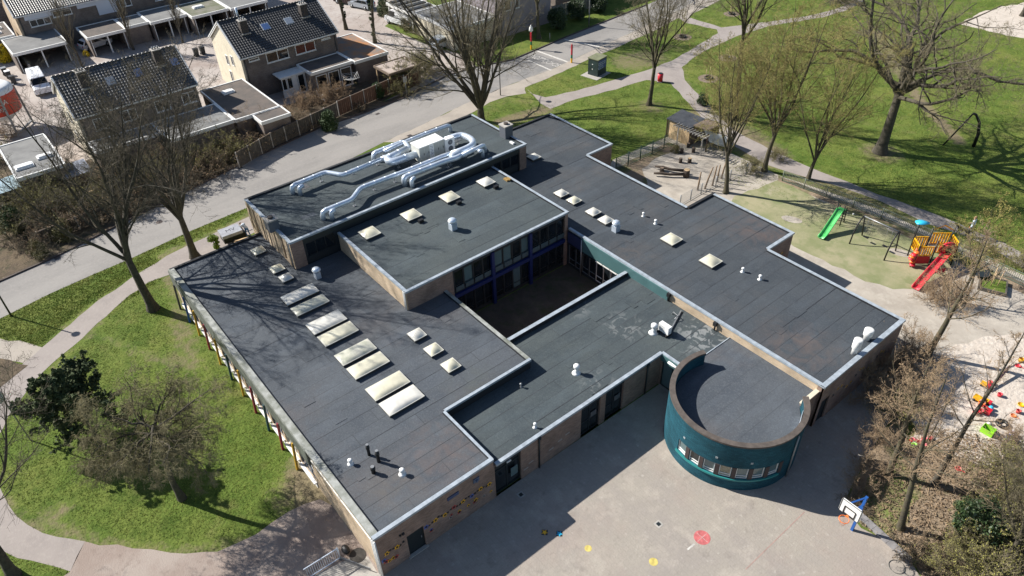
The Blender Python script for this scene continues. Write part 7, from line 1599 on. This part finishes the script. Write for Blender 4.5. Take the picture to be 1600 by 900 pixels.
b = MB(); x = (sx[1]+sx[2])/2+.15; b.tube([(x, -.02, 1.5), (x, .08, 1.5)], [.68, .68], 16); b.tube([(x, -.12, 1.5), (x, -.02, 1.5)], [.42, .62], 16); b.build('slide_hood', RED, t); b = MB(); b.tube([(x, -.14, 1.5), (x, -.125, 1.5)], .25, 14); b.build('hood_opening', BLACK, t)
e = lp(1434, 447, .2); sl_ = thing('tmp', None, None, (0, 0, 0)); bpy.data.objects.remove(sl_)
dxy = Vector((x-e[0], -.1-e[1])); dist = dxy.length; ch = chute(dist, 1.2, .55, RED, t, .2, 'slide'); ch.location = (e[0], e[1], 0); ch.rotation_euler = (0, 0, math.atan2(dxy.y, dxy.x))
for k in range(6):
    a = k*1.0; b = MB(); cx, cy = -.35+.12*math.cos(a), -.25+.12*math.sin(a); b.lathe(cx, cy, [(.05, .15+k*.26), (.24, .19+k*.26), (.24, .25+k*.26), (.05, .3+k*.26)], 12); b.build('step_disc', (RED, ORANGE)[k % 2], t)
b = MB(); b.tube([(-.35, -.25, -.05), (-.35, -.25, 1.8)], .05, 8); b.build('step_pole', RED, t)
b = MB(); b.box(.1, sx[1]-.1, .05, .1, .1, .8); b.build('red_panel', RED, t); q = lp(1470, 424, .3); b = MB(); b.box(q[0]-.3, q[0]+.3, q[1]-.05, q[1]+.05, .2, .6); b.tube([(q[0], q[1], -.05), (q[0], q[1], .3)], .05, 6); b.build('red_seat', RED, t)
# ---- railings
def railing(label, pts, h, m, step=2.5, gap=.12, name='railing', th=.02, mesh=False, z0=.1, cat='fence'):
    t = thing(name, label, cat, pts[0]+(0,)); o = pts[0]
    for a, c in zip(pts[:-1], pts[1:]):
        d = math.hypot(c[0]-a[0], c[1]-a[1]); n = max(1, round(d/step)); 
        for k in range(n):
            p = (a[0]-o[0]+(c[0]-a[0])*k/n, a[1]-o[1]+(c[1]-a[1])*k/n); q = (a[0]-o[0]+(c[0]-a[0])*(k+1)/n, a[1]-o[1]+(c[1]-a[1])*(k+1)/n)
            b = MB(); b.tube([p+(0,), p+(h+.05,)], .05, 6); b.build('post', m, t); b = MB()
            for z in ((z0, h) if not mesh else np.arange(z0, h+.01, .2)): b.bar(p+(z,), q+(z,), .045 if z in (z0, h) else .012)
            L = d/n; nb = int(L/gap)
            for j in range(1, nb): s = j/nb; x, y = p[0]+(q[0]-p[0])*s, p[1]+(q[1]-p[1])*s; b.box(x-th/2, x+th/2, y-th/2, y+th/2, z0+.016, h-.016)
            b.build('bars', m, t, kind='stuff')
    return t
FG = mat('grey_green_railing', (.14, .17, .13), .5); FGD = mat('dark_green_mesh', (.02, .06, .045), .5)
railing('long pale green bar railing between playground and park path', P((1222, 283), (1290, 308), (1376, 342), (1429, 366), (1500, 400), (1560, 430), (1620, 458), (1720, 505)), 1.05, FG, 2.5, .14, 'railing', .032)
railing('dark green mesh fence from the wing corner to the wooden shed', P((962, 268), (1000, 250), (1037, 233), (1062, 222)), 1.5, FGD, 2.0, .07, 'mesh_fence', .012, True)
railing('low grey mesh fence from the roof edge along the leaning poles', P((1062, 322), (1095, 303), (1140, 282), (1190, 262)), 1.1, GREYM, 2.0, .15, 'mesh_fence', .012, True)
railing('metal gate standing open beside the front corner of the brick wall', P((532, 873), (480, 906)), 1.0, GALV, 1.6, .11, 'gate', .02, cat='gate')
railing('short metal barrier on the concrete apron at the bottom edge', P((533, 874), (580, 892)), .25, GREYM, 1.6, .11, 'barrier', .02)
q = at(541, 862); b = MB(); b.sphere((0, 0, .22), .24, 12, 8, 0, (1.3, .9, .8)); o = b.build('rubber_ball', BLACK, None, loc=q+(0,)); tag(o, 'dark flattened rubber ball or bag beside the open gate', 'bag')
q = at(559, 868); b = MB(); b.cyl(0, 0, 0, .02, .45, n=20); o = b.build('manhole_cover', mat('sooty_cover', (.05, .045, .04), .9), None, loc=q+(Z3+.002,)); tag(o, 'dark round cover on the apron by the gate post', 'manhole cover')
# ---- shed, pergola, logs
A_, B_ = at(1042, 213), at(1076, 228); t = thing('garden_shed', 'pale wooden shed with dark felt roof and an open bay by the sandy yard', 'shed', A_+(0,), dirz(A_, B_)); L = math.hypot(B_[0]-A_[0], B_[1]-A_[1]); dp = 2.1
nb = 14
for k in range(nb): b = MB(); b.box(L*k/nb+.004, L*(k+1)/nb-.004, -.03, .03+.008*(k % 2), 0, 1.95); b.build('plank', mat('honey_plank', (.52, .38, .22), .8, var=.12, vscale=2, randvar=.1), t)
b = MB(); b.box(0, .06, .05, dp, 0, 1.9); b.build('wall', WOOD, t); b = MB(); b.box(L-.06, L, .05, dp, 0, 1.9); b.build('wall', WOOD, t); b = MB(); b.box(L+.01, L+1.9, dp-.06, dp, 0, 2.1); b.build('wall', WOOD, t)
b = MB(); b.add([(-.15, -.2, 1.97), (L+.1, -.2, 1.97), (L+.1, dp+.1, 2.2), (-.15, dp+.1, 2.2), (-.15, -.2, 2.05), (L+.1, -.2, 2.05), (L+.1, dp+.1, 2.28), (-.15, dp+.1, 2.28)], [(3,2,1,0),(4,5,6,7),(0,1,5,4),(1,2,6,5),(2,3,7,6),(3,0,4,7)]); b.build('roof', mat('charcoal_felt', (.045, .05, .06), .7, var=.15, vscale=2), t)
b = MB(); b.add([(L+.1, .2, 2.2), (L+2.0, .2, 2.35), (L+2.0, dp+.1, 2.35), (L+.1, dp+.1, 2.2), (L+.1, .2, 2.28), (L+2.0, .2, 2.43), (L+2.0, dp+.1, 2.43), (L+.1, dp+.1, 2.28)], [(3,2,1,0),(4,5,6,7),(0,1,5,4),(1,2,6,5),(2,3,7,6),(3,0,4,7)]); b.build('side_roof', WOOD, t)
for (x, y) in ((-.05, -.1), (L+.05, -.1), (L+1.95, .25)): b = MB(); b.box(x-.05, x+.05, y-.05, y+.05, 0, 2.0); b.build('corner_post', mat('dark_brown_post', (.05, .03, .02), .8), t)
p0, p1 = at(1057, 196, 2.2), at(1104, 216, 2.2); t = thing('pergola', 'weathered pergola with short slats in front of the wooden shed', 'pergola', at(1094, 243)+(0,)); ox, oy = t.location.x, t.location.y
b = MB(); b.bar((p0[0]-ox, p0[1]-oy, 2.2), (p1[0]-ox, p1[1]-oy, 2.2), .08, .12); b.build('beam', mat('silver_wood', (.36, .34, .31), .8), t)
dr_ = Vector((p1[0]-p0[0], p1[1]-p0[1], 0)).normalized(); nn = Vector((-dr_.y, dr_.x, 0))
for k in range(12):
    s = k/11; c = Vector((p0[0]-ox+(p1[0]-p0[0])*s, p0[1]-oy+(p1[1]-p0[1])*s, 2.3)); b = MB(); b.bar(c-nn*.5, c+nn*.5, .05, .08); b.build('slat', _M['silver_wood'], t)
b = MB(); b.bar((0, 0, -.05), (0, 0, 2.2), .11); b.build('post', _M['silver_wood'], t); b = MB(); b.bar((p0[0]-ox+.3*dr_.x, p0[1]-oy+.3*dr_.y, 0), (p0[0]-ox+.3*dr_.x, p0[1]-oy+.3*dr_.y, 2.14), .09); b.build('post', _M['silver_wood'], t)
t = thing('tarpaulin', 'pale translucent tarpaulin stretched beyond the pergola', 'tarpaulin', at(1115, 225)+(0,)); ox, oy = t.location.x, t.location.y
cr = [at(1099, 201, 2.0)+(2.0,), at(1136, 214, 2.0)+(2.0,), at(1134, 231, .6)+(.6,), at(1108, 222, .6)+(.6,)]; b = MB(); n = 6; v = []
for i in range(n+1):
    for j in range(n+1):
        u, w = i/n, j/n; p = [(cr[0][k]*(1-u)+cr[1][k]*u)*(1-w)+(cr[3][k]*(1-u)+cr[2][k]*u)*w for k in range(3)]; v.append((p[0]-ox, p[1]-oy, p[2]-.25*math.sin(math.pi*u)*math.sin(math.pi*w)+.03*math.sin(9*u)))
b.add(v, [(i*(n+1)+j, (i+1)*(n+1)+j, (i+1)*(n+1)+j+1, i*(n+1)+j+1) for i in range(n) for j in range(n)], 0, True); b.build('cloth', mat('pale_tarp', (.50, .56, .58), .5, var=.2, vscale=2), t)
for c in cr[:2]: b = MB(); b.tube([(c[0]-ox, c[1]-oy, 0), (c[0]-ox, c[1]-oy, c[2])], .03, 6); b.build('pole', GREYM, t)
for i, (px, py, r, h, lb) in enumerate(((1065, 239, .17, .5, 'dark tree-stump seat nearest the shed plants'), (1083, 238, .17, .5, 'dark tree-stump seat beside the pergola post'), (1063, 254, .17, .45, 'stump seat left of the middle pair on the sandy yard'), (1077, 254, .19, .48, 'stump seat right of the middle pair on the sandy yard'), (1075, 230, .16, .45, 'stump seat tucked under the pergola beam'), (1072, 276, .3, .75, 'thickest pale-topped stump where the two logs meet'), (1034, 268, .2, .4, 'small stump under the upper log'))):
    q = at(px, py); t = thing('tree_stump', lb, 'tree stump', q+(0,), i, 'stump seats in the yard'); b = MB(); b.cyl(0, 0, -.02, h, r*1.05, r, 12); b.build('bark', mat('stump_bark', (.06, .045, .035), .95, var=.3, vscale=6), t); b = MB(); b.cyl(0, 0, h+.001, h+.012, r*.9, n=12); b.build('cut_face', WOODP if i in (3, 5) else WOOD, t)
for i, (a, c, lb) in enumerate((((1023, 264), (1072, 272), 'upper of two dark logs laid in the sandy yard'), ((1021, 275), (1071, 277), 'lower of two dark logs laid in the sandy yard'))):
    p, q = at(*a), at(*c); b = MB(); m_ = ((p[0]+q[0])/2-p[0], (p[1]+q[1])/2-p[1]); b.tube([(0, 0, .3), (m_[0]*.5, m_[1]*.5, .34), (m_[0]+.05, m_[1]-.08, .30), (q[0]-p[0], q[1]-p[1], .35)], [.10, .15, .13, .16], 8)
    o = b.build('log', _M['stump_bark'], None, loc=p+(0,)); tag(o, lb, 'log', 'logs in the sandy yard')
for i, (px, py, h, dx) in enumerate(((1090, 297, 1.9, .05), (1101, 295, 2.3, .35), (1113, 290, 2.1, .1), (1120, 284, 1.8, .05), (1127, 279, 2.0, .15), (1135, 271, 1.6, -.05))):
    q = at(px, py); b = MB(); b.tube([(0, 0, -.05), (dx*.4, dx*.4, h*.5), (dx, dx*.8, h)], [.09, .08, .06], 8)
    o = b.build('standing_pole', mat('bleached_pole', (.22, .16, .11), .9, var=.25, vscale=5), None, loc=q+(0,)); tag(o, ['first and straightest upright pole beside the low mesh fence', 'second, most strongly leaning pole beside the low mesh fence', 'third pole in the row, slightly tilted, near the yellowish tree', 'fourth and shorter pole in the row by the yellowish tree', 'fifth pole in the row standing among dry scrub', 'last and shortest pole in the row beside the tree trunk'][i], 'wooden pole', 'upright poles by the sandy yard')
# ---- basketball hoop
bq = at(1331, 828); t = thing('basketball_hoop', 'basketball hoop with white backboard on a blue post at the plaza corner', 'basketball hoop', bq+(0,)); ox, oy = bq
zb = 2.75; c0, c1 = at(1312, 790, zb+.25), at(1343, 813, zb+.25); bd = Vector((c1[0]-c0[0], c1[1]-c0[1], 0)); bw = bd.length; bd.normalize(); bn = Vector((bd.y, -bd.x, 0))
cx_, cy_ = (c0[0]+c1[0])/2-ox, (c0[1]+c1[1])/2-oy
if bn.dot(Vector((cx_, cy_, 0))) < 0: bn = -bn
def bp(s, z, o): return (cx_+bd.x*s+bn.x*o, cy_+bd.y*s+bn.y*o, z)
hw = min(bw/2, .95)
b = MB(); b.add([bp(s, z, o) for o in (0, .05) for s, z in ((-hw+.08, zb), (hw-.08, zb), (hw, zb+.08), (hw, zb+.92), (hw-.08, zb+1.0), (-hw+.08, zb+1.0), (-hw, zb+.92), (-hw, zb+.08))], [tuple(range(8)), tuple(range(8, 16))[::-1]]+[(i, (i+1) % 8, 8+(i+1) % 8, 8+i) for i in range(8)]); b.build('backboard', WHITE, t)
for (s0, z0, s1, z1) in ((-.3, zb+.1, -.3, zb+.58), (.3, zb+.1, .3, zb+.58), (-.3, zb+.58, .3, zb+.58), (-.3, zb+.1, .3, zb+.1)):
    b = MB(); b.bar(bp(s0, z0, .055), bp(s1, z1, .055), .05, .05); b.build('target_line', BLACK, t)
for (s0, z0, s1, z1) in ((-hw+.03, zb+.03, hw-.03, zb+.03), (-hw+.03, zb+.97, hw-.03, zb+.97), (-hw+.03, zb+.03, -hw+.03, zb+.97), (hw-.03, zb+.03, hw-.03, zb+.97)):
    b = MB(); b.bar(bp(s0, z0, .05), bp(s1, z1, .05), .03, .03); b.build('board_edge', BLACK, t)
b = MB(); rc = bp(0, zb+.08, .42); b.tube([(rc[0]+.25*math.cos(k*math.pi/10), rc[1]+.25*math.sin(k*math.pi/10), rc[2]) for k in range(21)], .022, 6); b.bar(bp(0, zb+.08, .05), bp(0, zb+.08, .2), .12, .06); b.build('rim', ORANGE, t)
b = MB()
for k in range(12):
    a = k*math.pi/6; b.tube([(rc[0]+.25*math.cos(a), rc[1]+.25*math.sin(a), rc[2]), (rc[0]+.16*math.cos(a+.3), rc[1]+.16*math.sin(a+.3), rc[2]-.2), (rc[0]+.12*math.cos(a), rc[1]+.12*math.sin(a), rc[2]-.4)], .007, 3)
b.build('net', ORANGE, t, kind='stuff')
b = MB(); b.bar((0, 0, -.05), (0, 0, 3.0), .14); b.build('post', BLUEP, t)
for s in (-.35, .35): b = MB(); b.bar((0, 0, 2.95), bp(s, zb+.5, -.03), .08); b.build('arm', BLUEP, t)
b = MB(); b.bar((0, 0, 2.3), bp(0, zb+.2, -.03), .08); b.build('arm', BLUEP, t)
p, q = at(1343, 806), at(1424, 880); t = thing('concrete_edging', 'row of grey concrete edging slabs running behind the hoop', 'edging', p+(0,)); dx, dy = q[0]-p[0], q[1]-p[1]; n = 7
for k in range(n): b = MB(); b.bar((dx*(k+.01)/n, dy*(k+.01)/n, .06), (dx*(k+.98)/n, dy*(k+.98)/n, .06), .42, .14+.004*(k % 2)); b.build('slab', mat('grey_edging', (.22, .21, .21), .9, var=.2, vscale=3), t)
q = at(1401, 886); b = MB(); b.tube([(.4*math.cos(k*math.pi/12), .4*math.sin(k*math.pi/12), .02) for k in range(25)], .014, 5); o = b.build('toy_hoop', mat('dull_hoop', (.12, .12, .11), .6), None, loc=q+(Z3,)); tag(o, 'thin play hoop lying on the paving at the plaza tip', 'toy hoop')
# planter at right
q = at(1550, 448); t = thing('tree_planter', 'square planter edged with dark boards holding a staked sapling', 'planter', q+(0,), .35)
for (a, c) in (((-1, -1), (1, -1)), ((1, -1), (1, 1)), ((1, 1), (-1, 1)), ((-1, 1), (-1, -1))): b = MB(); b.bar((a[0]*.9, a[1]*.9, .15), (c[0]*.9, c[1]*.9, .15), .1, .3); b.build('edge_board', WOODG, t)
b = MB(); b.box(-.85, .85, -.85, .85, .02, .2); b.build('soil', GR, t)
for k in range(3): b = MB(); b.tube([(.3*math.cos(2.1*k), .3*math.sin(2.1*k), .1), (.3*math.cos(2.1*k), .3*math.sin(2.1*k), 1.6)], .035, 6); b.build('stake', WOODP, t)
tree('sap', (1551, 447), 'thin sapling tied to three stakes in the square planter', 'young_tree', rz=.4, sc=1.0)
q = at(1529, 432); t = thing('play_table', 'dark round low play table left of the square planter', 'table', q+(0,)); b = MB(); b.cyl(0, 0, .42, .48, .7, n=18); b.build('tabletop', DOORB, t); b = MB(); b.cyl(0, 0, -.02, .42, .12, n=10); b.build('leg', GREYM, t)
# ---- toys in the sand
def toy(kind, px, m, lb, sc=1.0, rz=0.):
    q = at(*px); t = thing(kind, lb, 'sand toy', q+(Z2,), rz, 'toys lying about the sandpit'); t.scale = (sc*.85,)*3; b = MB()
    if kind == 'bucket': b.lathe(0, 0, [(.13, 0), (.19, .3), (.17, .3), (.12, .03)], 12); b.build('body', m, t); b = MB(); b.tube([(-.18, 0, .3), (-.1, 0, .42), (.1, 0, .42), (.18, 0, .3)], .012, 5); b.build('handle', WHITEP, t)
    elif kind == 'toy_truck':
        b.box(-.32, .12, -.16, .16, .14, .36); b.build('tipper', m, t); b = MB(); b.box(.14, .34, -.14, .14, .1, .38); b.build('cab', YEL if m is not YEL else RED, t)
        for x in (-.2, .22):
            for s in (-.17, .17): b = MB(); b.tube([(x, s-.03, .09), (x, s+.03, .09)], .09, 10); b.build('wheel', BLACK, t)
    elif kind == 'ball': b.sphere((0, 0, .14), .14, 12, 8); b.build('shell', m, t)
    elif kind == 'tyre': b.tube([(.32*math.cos(k*math.pi/8), .32*math.sin(k*math.pi/8), .12) for k in range(17)], .11, 8, cap=False); b.build('rubber', m, t)
    elif kind == 'sieve': b.lathe(0, 0, [(.2, 0), (.22, .08), (.19, .08), (.19, .03)], 14); b.build('ring', m, t); b = MB(); b.box(.2, .45, -.02, .02, .05, .08); b.build('handle', m, t)
    elif kind == 'crate':
        for (x0, x1, y0, y1) in ((-.35, .35, -.26, -.23), (-.35, .35, .23, .26), (-.35, -.32, -.23, .23), (.32, .35, -.23, .23)): b = MB(); b.box(x0, x1, y0, y1, .02, .4); b.build('side_panel', m, t)
        b = MB(); b.box(-.34, .34, -.25, .25, 0, .02); b.build('bottom', m, t)
    return t
for a in (('bucket', (1594, 565), YEL, 'yellow bucket at the top of the sandpit by the right edge', 1.2), ('sieve', (1590, 572), RED, 'red sieve beside the yellow bucket at the right edge'), ('toy_truck', (1538, 604), YEL, 'yellow toy truck behind the thin dark trunk', 1.0), ('bucket', (1546, 600), _M['dull_red_tile'], 'dull red bucket beside the yellow toy truck'),
          ('toy_truck', (1528, 627), YEL, 'yellow digger toy at the upper end of the toy heap', 1.2), ('toy_truck', (1540, 630), YEL, 'second yellow toy beside the digger, slightly lower'), ('bucket', (1532, 634), ORANGE, 'orange-pink bucket in the middle of the toy heap', 1.3), ('crate', (1540, 644), RED, 'red open crate at the lower side of the toy heap', .9), ('bucket', (1530, 645), RED, 'red bucket beside the red crate', 1.3), ('bucket', (1522, 647), RED, 'small red bucket left of the toy heap'),
          ('ball', (1547, 640), CYAN, 'blue ball just right of the red crate', 1.3), ('bucket', (1561, 619), RED, 'lone red bucket in the open sand', 1.0), ('tyre', (1565, 664), BLACK, 'black tyre lying in the sand', 1.1), ('crate', (1542, 676), LIME, 'lime green tub at the lower sandpit', 1.2), ('ball', (1545, 663), WHITEP, 'white ball above the lime green tub', 1.1),
          ('bucket', (1575, 688), BLUEP, 'blue bucket at the low shelf in the sand', 1.4), ('bucket', (1579, 681), mat('mauve_plastic', (.4, .32, .42), .5), 'mauve bucket above the blue bucket', 1.3), ('sieve', (1595, 633), YEL, 'yellow sieve at the right edge halfway down the sand', 1.1), ('sieve', (1583, 650), ORANGE, 'pale orange scoop in the sand right of the tyre', .9), ('bucket', (1590, 645), _M['dull_red_tile'], 'brown-red bucket near the right edge above the scoop'),
          ('bucket', (1424, 690), RED, 'red pot left of the row under the leaning trunks'), ('bucket', (1433, 693), RED, 'second red pot in the row under the trunks'), ('bucket', (1443, 690), RED, 'third red pot in the row under the trunks', 1.2), ('bucket', (1441, 699), RED, 'red pot lowest of the row under the trunks', 1.2), ('bucket', (1452, 687), RED, 'last red pot right of the dark trunk'), ('bucket', (1427, 698), LIME, 'small green pot among the red pots'), ('sieve', (1497, 733), RED, 'flat red toy lying in the brown leaves'), ('ball', (1333, 336+0), mat('grey_ball', (.5, .5, .5), .5), 'small pale ball on the turf by the railing', .8)):
    toy(*a)
for (px, lb) in (((1407, 395), 'pale sand spill in the middle of the playground turf'), ((1237, 343), 'worn pinkish patch on the turf near the tree shadow')):
    q = at(*px); b = MB(); b.prism(rough_edge(circ(0, 0, .9, 16, .5), .3, .12, px[0]), 0, .004); o = b.build('sand_patch', PLAYM, None, loc=q+(Z3,), rz=rad(200)); tag(o, lb, 'sand patch')
# long toy pole leaning in the sand
p, q = at(1572, 582), at(1545, 612); b = MB(); b.tube([(0, 0, .6), (q[0]-p[0], q[1]-p[1], .08)], .08, 8); b.tube([(0, 0, 0), (0, 0, .62)], .06, 8); o = b.build('seesaw_beam', mat('dark_plum_beam', (.08, .03, .05), .6), None, loc=p+(0,)); tag(o, 'dark tilted play beam at the top of the sandpit', 'play beam')
# sign board at left, mostly outside the frame: casts the four-sided shadow on the lawn
sq = at(48, 688); t = thing('sign_board', 'tall sign board on a grey pole at the left edge of the footpath', 'sign', sq+(0,)); b = MB(); b.tube([(0, 0, -.05), (0, 0, 5.7)], .045, 8); b.build('pole', GREYM, t)
b = MB(); b.box(-.03, .03, -1.0, .12, 3.7, 5.8); o = b.build('board', WHITE, t); o.rotation_euler = (0, 0, .5); b = MB(); b.box(.031, .04, -.9, .02, 4.4, 4.9); o2 = b.build('red_stripe', RED, o)
